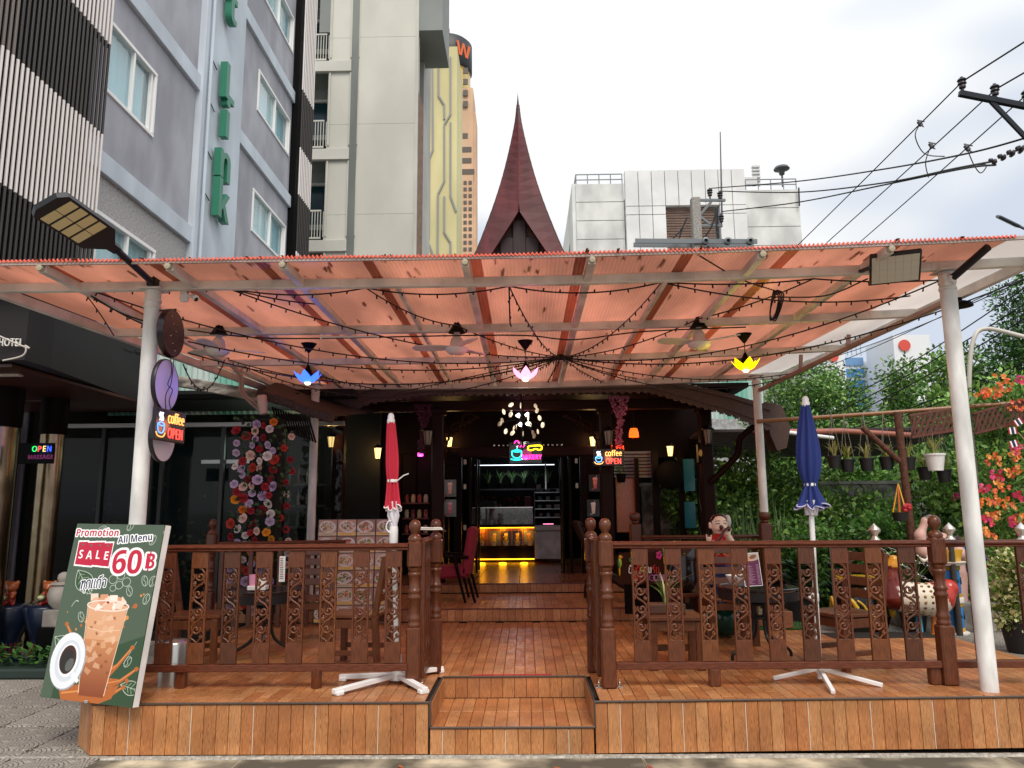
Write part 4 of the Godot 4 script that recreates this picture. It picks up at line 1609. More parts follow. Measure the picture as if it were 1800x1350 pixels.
	el.lathe([Vector2(0.05, -0.09), Vector2(0.055, 0.0), Vector2(0.06, 0.02), Vector2(0.06, 0.13), Vector2(0.05, 0.14)], 12, Transform3D(rz(0.15), Vector3(-3.159, 2.871, -9.15) - d0))
	put("elbow", el, flat("c9b4ac", 0.5), dp)
	var kn := Mb.new()
	kn.ball(Vector3.ZERO, Vector3(0.06, 0.06, 0.06), 9, 6)
	put("wire_bundle", kn, M.wire, dp)
	var br := Mb.new()
	br.tube(V3([Vector3(-3.351, 3.229, -8.8) - d0, Vector3(-3.246, 3.376, -8.9) - d0]), 0.012, 7)
	put("branch_pipe", br, flat("b59a8c", 0.5), dp)
	# pale corrugated screens behind, seen under the canopy
	for q in [["pale green corrugated screen between the hotel and the pavilion roof", -6.4, -1.7, 3.1, 4.7, -11.6], ["pale green corrugated screen above the right side of the pavilion roof", 1.6, 4.55, 3.3, 5.2, -14.6]]:
		var c := thing("corrugated_screen", q[0], "screen", Vector3((q[1] + q[2]) / 2, q[3], q[5]), 0.0, "corrugated screens behind the pavilion")
		var m := Mb.new()
		var w: float = q[2] - q[1]
		var n := int(w / 0.02)
		for i in n:
			var x0 := -w / 2 + w * i / n
			var x1 := -w / 2 + w * (i + 1) / n
			m.col = lin("dfeee6").lerp(lin("8fd0bd"), clampf(0.5 + 0.9 * sin(i * 0.043 + 1.0 + q[1]) * sin(i * 0.117), 0.0, 1.0))
			m.quad(Vector3(x0, 0, 0.015 * sin(x0 * 70.0)), Vector3(x1, 0, 0.015 * sin(x1 * 70.0)), Vector3(x1, q[4] - q[3], 0.015 * sin(x1 * 70.0)), Vector3(x0, q[4] - q[3], 0.015 * sin(x0 * 70.0)), Vector3.BACK)
		put("sheet", m, tinted(0.4, 0.9), c)
	flower_column()
	bears()

func flower_column() -> void:
	# flower column
	var f := thing("flower_column", "column covered with artificial roses in red, lilac, orange and white", "flowers", Vector3(-3.12, 0.49, -9.0))
	var cl := Mb.new()
	cl.rbox(Vector3(0.05, 1.1, -0.12), Vector3(0.36, 2.25, 0.2), 0.02)
	put("core", cl, flat("12160f", 0.9), f)
	var rm := rose_mesh()
	var cols := ["cbb6d4", "bda6cc", "8f1a24", "a81f2a", "e07a1c", "e8961f", "eadfda", "e8c4b4", "c23a2a", "cbb6d4"]
	var mats := []
	for cc in cols:
		var m := tinted(0.7, 0.3)
		m.albedo_color = Color(cc)
		mats.append(m)
	var placed := []
	var tries := 0
	while placed.size() < 92 and tries < 3000:
		tries += 1
		var p := Vector3(rf(-0.28, 0.2), rf(0.02, 2.2), rf(0.0, 0.07))
		var r := rf(0.04, 0.062)
		var ok := true
		for q in placed:
			if Vector2(q[0].x - p.x, q[0].y - p.y).length() < (q[1] + r) * 0.78:
				ok = false
				break
		if not ok: continue
		placed.append([p, r])
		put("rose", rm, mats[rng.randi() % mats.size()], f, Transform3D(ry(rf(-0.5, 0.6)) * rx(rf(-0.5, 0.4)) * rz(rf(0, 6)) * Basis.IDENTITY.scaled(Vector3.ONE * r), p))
	for i in 14:
		var p := Vector3(rf(0.25, 0.37), 0.25 + 0.135 * i, rf(-0.1, 0.0))
		put("rose", rm, mats[[2, 3, 6, 7, 8][rng.randi() % 5]], f, Transform3D(ry(0.6) * Basis.IDENTITY.scaled(Vector3.ONE * 0.042), p))
	var lv := Mb.new()
	for i in 420:
		var p := Vector3(rf(-0.31, 0.36), rf(-0.05, 2.25), rf(-0.08, 0.06))
		lv.col = lin(["1d3318", "2a4520", "16260f", "3a5a2c"][rng.randi() % 4])
		var d := Vector3(rf(-1, 1), rf(-1, 1), rf(0, 0.7)).normalized() * 0.06
		var s2 := d.cross(Vector3(0, 0, 1)).normalized() * 0.022
		lv.quad(p, p + d * 0.5 - s2, p + d, p + d * 0.5 + s2, Vector3.BACK)
	stuff(put("leaves", lv, M.leafc, f))

func bears() -> void:
	# pots with bear figures, an urn and ground cover by the entrance
	for i in 2:
		var x: float = [-5.72, -5.3][i]
		var d := thing("painted_pot", ["dark painted pot at the left edge under an orange bear figure", "dark blue painted pot left of the stone urn"][i], "pot", Vector3(x, 0.0, -8.7))
		var m := Mb.new()
		m.lathe([Vector2(0, 0), Vector2(0.16, 0.0), Vector2(0.13, 0.25), Vector2(0.15, 0.3), Vector2(0.2, 0.42), Vector2(0.24, 0.6), Vector2(0.22, 0.63), Vector2(0, 0.63)], 20)
		put("body", m, flat("182338", 0.25), d)
		var bn := Mb.new()
		for k in 18:
			bn.box(Vector3(cos(TAU * k / 18) * 0.142, 0.15, sin(TAU * k / 18) * 0.142), Vector3(0.03, 0.16, 0.012), ry(PI / 2 - TAU * k / 18), 0.003)
		put("fluting", bn, flat("5a2228", 0.3), d)
		var bear := thing("bear_figure", ["orange bear figure with a green melon on the pot at the left edge", "orange bear figure with a green melon on the dark blue pot"][i], "figure", Vector3(x + 0.05, 0.63, -8.62), 0.3, "bear figures")
		var oc := lin("a85a30")
		var rc := lin("8a2a24")
		put("body", blob([[Vector3(0, 0.06, 0), Vector3(0, 0.12, 0), 0.05, 0.045, rc], [Vector3(0, 0.2, 0.01), Vector3(0.015, 0.2, 0.01), 0.058, 0.058, oc], [Vector3(-0.045, 0.245, 0), Vector3(-0.045, 0.25, 0), 0.022, 0.02, oc], [Vector3(0.06, 0.24, 0), Vector3(0.06, 0.245, 0), 0.022, 0.02, oc], [Vector3(0, 0.185, 0.055), Vector3(0, 0.185, 0.06), 0.026, 0.022, oc], [Vector3(-0.04, 0.13, 0.01), Vector3(-0.07, 0.09, 0.05), 0.02, 0.018, oc], [Vector3(0.04, 0.13, 0.01), Vector3(0.03, 0.09, 0.06), 0.02, 0.018, oc], [Vector3(-0.03, 0.03, 0.02), Vector3(-0.05, 0.02, 0.08), 0.026, 0.022, rc], [Vector3(0.03, 0.03, 0.02), Vector3(0.05, 0.02, 0.08), 0.026, 0.022, rc]], 0.009, 0.012), M.vgloss, bear)
		var ml := Mb.new()
		ml.col = lin("5a7a3a")
		ml.ball(Vector3(-0.05, 0.09, 0.075), Vector3(0.045, 0.035, 0.03), 10, 7)
		ml.col = lin("c8c4a0")
		ml.ball(Vector3(-0.05, 0.09, 0.085), Vector3(0.036, 0.026, 0.026), 10, 7)
		put("melon", ml, M.vgloss, bear)
	var u := thing("stone_urn", "round pale stone urn with a ball lid on a square block", "urn", Vector3(-5.05, 0.42, -8.55))
	var um := Mb.new()
	um.rbox(Vector3(0, 0.09, 0), Vector3(0.26, 0.18, 0.26), 0.01)
	put("block", um, pm("a39c94", 0.8), u)
	var u2 := Mb.new()
	u2.lathe([Vector2(0.08, 0.18), Vector2(0.13, 0.24), Vector2(0.15, 0.32), Vector2(0.135, 0.4), Vector2(0.1, 0.43), Vector2(0.13, 0.44), Vector2(0.12, 0.46), Vector2(0.05, 0.465), Vector2(0.065, 0.5), Vector2(0.06, 0.54), Vector2(0.03, 0.565), Vector2(0, 0.57)], 22)
	put("jar", u2, pm("b5aea4", 0.7), u)
	var bx := thing("urn_plinth", "dark block under the stone urn", "plinth", Vector3(-5.05, 0.0, -8.55))
	var bm := Mb.new()
	bm.rbox(Vector3(0, 0.21, 0), Vector3(0.32, 0.42, 0.32), 0.01)
	put("block", bm, M.black, bx)
	var gc := thing("ground_cover", "low bright green leaves along the hotel entrance", "plants", Vector3(-5.4, 0.0, -8.1))
	var gm := Mb.new()
	for i in 300:
		var p := Vector3(rf(-0.7, 0.6), rf(0.08, 0.28), rf(-0.15, 0.15))
		gm.col = lin(["3a6a2c", "4f8038", "2c521f", "628f45"][rng.randi() % 4])
		var d := Vector3(rf(-1, 1), rf(-0.2, 0.9), rf(-0.3, 1)).normalized() * 0.075
		var s2 := d.cross(Vector3(rf(-0.4, 0.4), 1, 0)).normalized() * 0.026
		gm.quad(p, p + d * 0.5 - s2, p + d, p + d * 0.5 + s2, Vector3.UP)
	stuff(put("leaves", gm, M.leafc, gc))
	stuff(gc)
	var bed := Mb.new()
	bed.rbox(Vector3(-0.1, 0.05, 0.02), Vector3(1.5, 0.1, 0.4), 0.02)
	put("bed_edge", bed, flat("20302a", 0.7), gc)

# ---------------------------------------------------------------- canopy over the deck
func ch(x: float, z: float) -> float:
	# underside of the sheets: level on the left, rising a little to the right
	var r := maxf(x, 0.0)
	return 3.388 + 0.009 * r + 0.0045 * r * r + 0.008 * (z + 5.3)

func left_edge(z: float) -> float:
	return -4.15 + 0.12 * (-z - 5.3)

func right_edge(z: float) -> float:
	return 3.45 - 0.075 * (-z - 5.3)

func canopy() -> void:
	var c := thing("canopy", "flat canopy of orange corrugated plastic sheets on a pale steel frame", "canopy", Vector3(0, 3.3, -7.8))
	var o := Vector3(0, -3.3, 7.8)
	var om := pm("e69c80", 0.45, "blotch", 0.68, Vector3(0.35, 0.9, 0.12))
	om.backlight_enabled = true
	om.backlight = Color.WHITE
	om.cull_mode = BaseMaterial3D.CULL_DISABLED
	var wm := pm("efe6df", 0.4, "blotch", 0.85, Vector3(0.35, 0.9, 0.12))
	wm.backlight_enabled = true
	wm.backlight = Color.WHITE
	var zs := [-5.22, -6.5, -7.8, -9.1, -10.42]
	var xs := [-4.2, -3.4, -2.62, -1.86, -1.08, -0.3, 0.46, 1.22, 1.98, 2.7, 3.46]
	for i in xs.size():
		var white: bool = i == xs.size() - 1
		var x0: float = xs[i] - (0.0 if i == 0 else 0.085)
		var x1: float = 3.9 if white else xs[i + 1]
		if white: x0 = 3.44
		var m := Mb.new()
		var n := int((x1 - x0) / 0.0075)
		for k in n:
			for j in zs.size() - 1:
				var q := []
				var w := []
				for e in [[k, j], [k + 1, j], [k + 1, j + 1], [k, j + 1]]:
					var x: float = x0 + (x1 - x0) * e[0] / n
					var z: float = zs[e[1]]
					var xx := x
					if white or i == xs.size() - 2: xx = x - 0.075 * (-z - 5.3) * (1.0 if white else (x - x0) / (x1 - x0))
					if i == 0: xx = lerpf(left_edge(z), x1, (x - x0) / (x1 - x0))
					var ph := TAU * x / 0.03
					q.append(Vector3(xx, ch(x, z) + 0.008 * sin(ph) + 0.002 + 0.0025 * (i % 2), z) + o)
					w.append(Vector3(-0.5 * cos(ph), 1, 0).normalized())
				m.tri(q[0], q[1], q[2], w[0], w[1], w[2])
				m.tri(q[0], q[2], q[3], w[0], w[2], w[3])
		put("sheet", m, wm if white else om, c)
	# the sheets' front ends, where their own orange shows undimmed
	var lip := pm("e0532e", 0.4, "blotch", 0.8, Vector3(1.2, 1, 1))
	for i in xs.size() - 1:
		var m := Mb.new()
		var n := int((xs[i + 1] - xs[i]) / 0.0075)
		for k in n:
			var q := []
			for e in [k, k + 1]:
				var x: float = lerpf(xs[i], xs[i + 1], float(e) / n)
				q.append(Vector3(x, ch(x, -5.2) + (0.009 + 0.002 * sin(x * 7.3)) * sin(TAU * x / 0.03) - 0.006 + 0.003 * sin(x * 3.1), -5.205) + o)
			m.quad(q[0], q[1], q[1] + Vector3(0, 0.017, -0.012), q[0] + Vector3(0, 0.017, -0.012), Vector3.BACK)
		put("sheet_end", m, lip, c)
	# cross beams
	for q in [[-5.7, 0.068], [-7.15, 0.075], [-8.66, 0.07], [-10.34, 0.08]]:
		var z: float = q[0]
		var m := Mb.new()
		var x := left_edge(z)
		while x < right_edge(z) + 0.35:
			var x2 := minf(x + 0.9, right_edge(z) + 0.4)
			m.bar(Vector3(x, ch(x, z) - 0.01 - q[1] / 2, z) + o, Vector3(x2, ch(x2, z) - 0.01 - q[1] / 2, z) + o, 0.06, q[1], 0.004)
			x = x2
		put("cross_beam", m, M.steel, c)
	for x in [-3.45, -2.53, -1.71, -0.41, 0.49, 1.69, 2.59]:
		var m := Mb.new()
		m.bar(Vector3(x, ch(x, -5.25) - 0.04, -5.25) + o, Vector3(x * 0.985, ch(x, -10.4) - 0.04, -10.4) + o, 0.055, 0.06, 0.004)
		put("rafter", m, M.steel, c)
		var e := Mb.new()
		e.lathe([Vector2(0.0, -0.035), Vector2(0.022, -0.03), Vector2(0.024, 0.0), Vector2(0.022, 0.02), Vector2(0, 0.024)], 12, Transform3D(rx(PI / 2), Vector3(x, ch(x, -5.25) - 0.045, -5.23) + o))
		put("end_cap", e, flat("a89f88", 0.7), c)
	for q in [[-0.98, 0.0], [1.1, 0.0]]:
		var m := Mb.new()
		m.bar(Vector3(q[0], ch(q[0], -5.74) - 0.045, -5.74) + o, Vector3(q[0], ch(q[0], -10.4) - 0.045, -10.4) + o, 0.035, 0.045, 0.003)
		put("rafter", m, M.steel, c)
	var fe := Mb.new()
	var fx := -4.2
	while fx < 3.9:
		fe.bar(Vector3(fx, ch(fx, -5.22) - 0.014, -5.225) + o, Vector3(fx + 0.9, ch(fx + 0.9, -5.22) - 0.014, -5.225) + o, 0.02, 0.022)
		fx += 0.9
	put("front_edge", fe, pm("b9a49c", 0.5), c)
	var sd := Mb.new()
	sd.bar(Vector3(left_edge(-5.25), ch(0, -5.25) - 0.06, -5.25) + o, Vector3(left_edge(-10.4), ch(0, -10.4) - 0.06, -10.4) + o, 0.06, 0.08, 0.004)
	put("side_beam", sd, M.steel, c)
	sd = Mb.new()
	sd.bar(Vector3(3.86, ch(3.8, -5.25) - 0.06, -5.25) + o, Vector3(right_edge(-10.4) + 0.42, ch(3.4, -10.4) - 0.06, -10.4) + o, 0.05, 0.08, 0.004)
	put("side_beam", sd, M.steel, c)
	# truss along the right edge
	var tr := Mb.new()
	var ta := Vector3(3.061, 3.128, -9.95)
	var tb := Vector3(3.633, 3.35, -6.5)
	tr.bar(ta + o, tb + o, 0.04, 0.045, 0.003)
	for s in [0.3, 0.58]:
		var a := ta.lerp(tb, s)
		tr.bar(a + o, Vector3(a.x + 0.02, ch(a.x, a.z) - 0.05, a.z) + o, 0.035, 0.035)
	put("edge_truss", tr, pm("a98e86", 0.5), c)
	# dirt and leaf litter lying on the sheets
	var lit := Mb.new()
	for i in 150:
		var z := -5.25 - 0.5 * pow(rng.randf(), 2.0) if i < 90 else rf(-10.2, -5.4)
		var x := rf(-4.0, 3.3)
		lit.box(Vector3(x, ch(x, z) + 0.016, z) + o, Vector3(rf(0.008, 0.03), 0.002, rf(0.04, 0.2)), ry(rf(-0.1, 0.1)))
	stuff(put("leaf_litter", lit, flat("6a4a3c", 0.9), c))
	# posts
	for q in [["left front", Vector3(-2.858, 0.335, -5.7), 0.058, 2.99], ["right front", Vector3(3.222, 0.335, -5.7), 0.058, 3.05], ["left rear", Vector3(-2.76, 0.49, -10.0), 0.052, 2.8], ["right rear", Vector3(3.04, 1.5, -10.0), 0.052, 1.84]]:
		var p := thing("canopy_post", ["round white steel post beside the green promotion board", "round white steel post right of the blue parasol, standing on the deck edge", "round white steel post behind the left railing under the blue lotus lamp", "round white steel post on a carved newel in front of the garden hedge"][["left front", "right front", "left rear", "right rear"].find(q[0])], "post", q[1], 0.0, "round posts of the canopy")
		var m := Mb.new()
		m.lathe([Vector2(q[2], 0), Vector2(q[2], q[3] - 0.02)], 20)
		put("shaft", m, M.post, p)
		var cap := Mb.new()
		cap.rbox(Vector3(0, q[3] - 0.012, 0), Vector3(0.17, 0.012, 0.17), 0.003)
		for k in 2:
			cap.lathe([Vector2(q[2] + 0.001, q[3] - 0.16 + 0.05 * k), Vector2(q[2] + 0.006, q[3] - 0.158 + 0.05 * k), Vector2(q[2] + 0.006, q[3] - 0.14 + 0.05 * k), Vector2(q[2] + 0.001, q[3] - 0.138 + 0.05 * k)], 16)
		put("top_plate", cap, M.steel, p)
	fans()
	lotus()
	lights()

func fans() -> void:
	var sp := [[385, 588, "white ceiling fan at the left end of the canopy, above the dark disc sign"], [803, 585, "white ceiling fan in the middle of the canopy, left of the pink lotus lamp"], [1228, 578, "white ceiling fan at the right of the canopy, left of the yellow lotus lamp"]]
	var at := [Vector3(-2.91, 3.29, -7.12), Vector3(-0.636, 3.278, -7.12), Vector3(1.654, 3.298, -7.12)]
	var f: Node3D
	for i in 3:
		if i == 0:
			f = thing("ceiling_fan", sp[0][2], "fan", at[0], 0.5, "ceiling fans under the canopy")
			var c := Mb.new()
			c.lathe([Vector2(0.085, -0.0), Vector2(0.08, 0.0), Vector2(0.02, 0.105), Vector2(0.0, 0.11)], 14)
			c.lathe([Vector2(0.0, 0.0), Vector2(0.085, 0.0)], 14)
			put("cone_cover", c, M.black, f)
			var b := Mb.new()
			b.lathe([Vector2(0.0, -0.21), Vector2(0.07, -0.205), Vector2(0.105, -0.175), Vector2(0.108, -0.15), Vector2(0.07, -0.135), Vector2(0.055, -0.06), Vector2(0.03, -0.03), Vector2(0.028, 0.0)], 18)
			put("motor", b, flat("d9d4cd", 0.4), f)
			for k in 3:
				var bl := Mb.new()
				var poly := V2([Vector2(0.06, -0.025), Vector2(0.14, -0.065), Vector2(0.3, -0.075), Vector2(0.4, -0.055), Vector2(0.43, 0.0), Vector2(0.4, 0.045), Vector2(0.3, 0.06), Vector2(0.14, 0.05), Vector2(0.06, 0.025)])
				bl.prism(poly, -0.005, 0.005, Transform3D(ry(TAU * k / 3) * rx(-PI / 2 + 0.2), Vector3(0, -0.14, 0)))
				put("blade", bl, flat("cfc9c2", 0.4), f)
		else:
			copy(f, sp[i][2], at[i], 0.5 + [0, 2.6, 2.9][i])

func lotus() -> void:
	var sp := [["3a6dff", "blue glowing lotus pendant lamp under the left of the canopy", Vector3(-2.037, 2.836, -7.1), "2a50ff"], ["ff9ecb", "pink glowing lotus pendant lamp in the middle of the canopy", Vector3(0.013, 2.844, -7.1), "ff4fa0"], ["ffe600", "yellow glowing lotus pendant lamp at the right of the canopy", Vector3(2.07, 2.907, -7.1), "ffe040"]]
	for q in sp:
		var f := thing("lotus_lamp", q[1], "lamp", q[2], 0.0, "lotus lamps under the canopy")
		var up: float = ch(q[2].x, -7.1) - 0.14 - q[2].y
		var c := Mb.new()
		c.lathe([Vector2(0.0, up - 0.1), Vector2(0.012, up - 0.1), Vector2(0.085, up), Vector2(0.0, up)], 14)
		put("cone_cover", c, M.black, f)
		c = Mb.new()
		c.lathe([Vector2(0.0, 0.045), Vector2(0.062, 0.045), Vector2(0.012, 0.16), Vector2(0.0, 0.165)], 14)
		put("cone_cover", c, M.black, f)
		var w := Mb.new()
		w.tube(V3([Vector3(0, 0.15, 0), Vector3(0, up - 0.08, 0)]), 0.005, 6)
		put("cord", w, M.wire, f)
		var gm := glow(q[0], 1.25)
		var neck := Mb.new()
		neck.lathe([Vector2(0.0, -0.015), Vector2(0.035, -0.01), Vector2(0.04, 0.02), Vector2(0.03, 0.045)], 12)
		put("lamp_neck", neck, flat("b9a48c", 0.4), f)
		for k in 6:
			var p := Mb.new()
			var an := TAU * k / 6 + 0.5
			for i in 6:
				var t0 := i / 6.0
				var t1 := (i + 1) / 6.0
				var q2 := []
				for t in [t0, t1]:
					var r: float = 0.03 + 0.125 * t
					var y: float = -0.03 + 0.02 * t + 0.1 * t * t
					var hw: float = 0.052 * sin(PI * minf(t * 0.92 + 0.08, 1.0)) + 0.001
					for s in [-1, 1]:
						q2.append(Vector3(r * cos(an) - s * hw * sin(an), y + 0.012 * absf(s) * sin(PI * t), r * sin(an) + s * hw * cos(an)))
					q2.append(Vector3(r * cos(an), y, r * sin(an)))
				p.quad(q2[0], q2[2], q2[5], q2[3], Vector3.DOWN)
				p.quad(q2[2], q2[1], q2[4], q2[5], Vector3.DOWN)
			put("petal", p, gm, f)
		var bb := Mb.new()
		bb.ball(Vector3(0, -0.03, 0), Vector3(0.035, 0.025, 0.035), 10, 6)
		put("bulb", bb, glow("fff2c0", 3.0), f)
		f.scale = Vector3.ONE * 0.88
		omni(f, q[3], 0.22, Vector3(0, -0.03, 0))

func lights() -> void:
	# solar street lamp on the left post
	var a := Vector3(-2.837, 3.345, -5.66)
	var b := Vector3(-2.791, 3.4, -5)
	var e := Vector3(-2.877, 3.47, -4.35)
	var s := thing("solar_street_lamp", "black solar street lamp on an arm from the left canopy post", "lamp", a)
	var arm := Mb.new()
	arm.tube(V3([Vector3.ZERO, b - a]), 0.024, 10)
	arm.rbox(Vector3(0, 0.02, 0.01), Vector3(0.07, 0.09, 0.1), 0.008)
	put("arm", arm, flat("15171c", 0.5, 0.3), s)
	var ax := (e - b).normalized()
	var look := (Vector3(0, 1.6, 0) - e).normalized() + Vector3(0, -0.7, 0)
	var side := ax.cross(look).normalized()
	var nrm := side.cross(ax).normalized()
	if nrm.y < 0: nrm = -nrm
	var bs := Basis(side, nrm, side.cross(nrm))
	var L := (e - b).length()
	var hd := Mb.new()
	var half := 0.125
	var out := V2([Vector2(-0.03, -0.02), Vector2(-0.035, 0.06), Vector2(-half, 0.18), Vector2(-half, L - 0.04), Vector2(-half + 0.05, L), Vector2(half - 0.05, L), Vector2(half, L - 0.04), Vector2(half, 0.18), Vector2(0.035, 0.06), Vector2(0.03, -0.02)])
	var xf := Transform3D(Basis(side, ax, side.cross(ax)), b - a)
	hd.prism(out, -0.02, 0.02, xf)
	put("lamp_head", hd, flat("17191e", 0.45, 0.3), s)
	var dn := -nrm
	var zsg := signf(xf.basis.z.dot(dn))
	var led := flat("c8b98c", 0.35)
	for k in 4:
		for j in 2:
			var m := Mb.new()
			var y0 := 0.22 + (L - 0.3) / 4.0 * k
			m.box(xf * Vector3(-0.055 + 0.11 * j, y0 + 0.06, zsg * 0.021), Vector3(0.104, (L - 0.3) / 4.0 - 0.02, 0.006), xf.basis)
			put("led_panel", m, led, s)
	# flat floodlight under the right front beam
	var f := thing("floodlight", "square black floodlight hung tilted under the right end of the front beam", "lamp", Vector3(2.715, 3.333, -5.45))
	var fb := ry(-0.35) * rx(-0.62)
	var fm := Mb.new()
	fm.box(Vector3(0, 0.0, 0), Vector3(0.34, 0.035, 0.28), fb, 0.008)
	fm.box(Vector3(0, 0.03, -0.02), Vector3(0.2, 0.04, 0.16), fb, 0.006)
	fm.bar(Vector3(-0.18, 0, 0), Vector3(-0.2, 0.01, -0.12), 0.03, 0.02)
	put("housing", fm, flat("1b1e24", 0.5, 0.2), f)
	for i in 6:
		for j in 4:
			var m := Mb.new()
			m.box(fb * Vector3(-0.13 + 0.052 * i, -0.019, -0.09 + 0.06 * j), Vector3(0.051, 0.004, 0.059), fb)
			put("led_cell", m, flat("bdb7aa", 0.25), f)
	# black tube arm on the right post
	var p := thing("steel_tube", "thick black tube arm clamped to the top of the right canopy post", "tube", Vector3(3.214, 3.293, -5.62))
	var q := Vector3(3.311, 3.427, -5.3) - Vector3(3.214, 3.293, -5.62)
	var t := Mb.new()
	t.tube(V3([Vector3.ZERO, q]), 0.028, 12)
	put("tube", t, flat("14161c", 0.45, 0.3), p)
	var cl := Mb.new()
	cl.rbox(Vector3(-0.03, 0.0, -0.03), Vector3(0.06, 0.1, 0.07), 0.01)
	cl.lathe([Vector2(0.034, -0.02), Vector2(0.034, 0.03)], 12, Transform3D(rx(0.5), Vector3.ZERO))
	put("clamp", cl, M.steel, p)
	# camera on the left post
	var cam := thing("security_camera", "small white bullet camera under the front beam beside the left post", "camera", Vector3(-2.589, 3.282, -5.8))
	var cmb := Mb.new()
	cmb.lathe([Vector2(0.0, -0.05), Vector2(0.022, -0.05), Vector2(0.024, 0.03), Vector2(0.0, 0.032)], 12, Transform3D(rx(-1.1) * rz(0.6), Vector3(0.01, 0, 0)))
	cmb.tube(V3([Vector3(-0.02, 0.0, 0), Vector3(-0.07, 0.03, 0), Vector3(-0.07, 0.08, 0)]), 0.01, 6)
	cmb.rbox(Vector3(-0.075, 0.01, -0.01), Vector3(0.06, 0.09, 0.04), 0.006)
	put("body", cmb, M.white, cam)
	var ln := Mb.new()
	ln.ball(Vector3(0.035, -0.028, 0.03), Vector3(0.018, 0.018, 0.012), 10, 6)
	put("lens", ln, M.wire, cam)

# ---------------------------------------------------------------- inside the shop
func pot_plant(called: String, label: String, at: Vector3, s: float, pot: Material, tones: Array, group := "", n := 26) -> Node3D:
	var p := thing(called, label, "plant", at, 0.0, group)
	var m := Mb.new()
	m.lathe([Vector2(0.0, 0.0), Vector2(0.3 * s, 0.0), Vector2(0.4 * s, 0.6 * s), Vector2(0.44 * s, 0.6 * s), Vector2(0.44 * s, 0.68 * s), Vector2(0.36 * s, 0.66 * s), Vector2(0.0, 0.6 * s)], 16)
	put("pot", m, pot, p)
	var l := Mb.new()
	for i in n:
		var a := rf(0, TAU)
		var y := rf(0.0, 1.0)
		var r := s * rf(0.1, 0.5) * (1.0 - 0.4 * y)
		var c := Vector3(cos(a) * r, s * (0.62 + y * 0.85), sin(a) * r)
		var d := Vector3(cos(a), rf(0.1, 0.9), sin(a)).normalized()
		var sd := d.cross(Vector3.UP).normalized()
		l.col = lin(tones[rng.randi() % tones.size()])
		var q := s * 0.22
		l.quad(c - sd * q * 0.35, c + d * q * 0.5 - sd * q * 0.5, c + d * q * 1.2, c + d * q * 0.5 + sd * q * 0.5, Vector3.UP)
		l.quad(c - sd * q * 0.35, c + sd * q * 0.35, c + d * q * 0.5 + sd * q * 0.5, c + d * q * 0.5 - sd * q * 0.5, Vector3.UP)
	stuff(put("leaves", l, M.leafc, p))
	return p

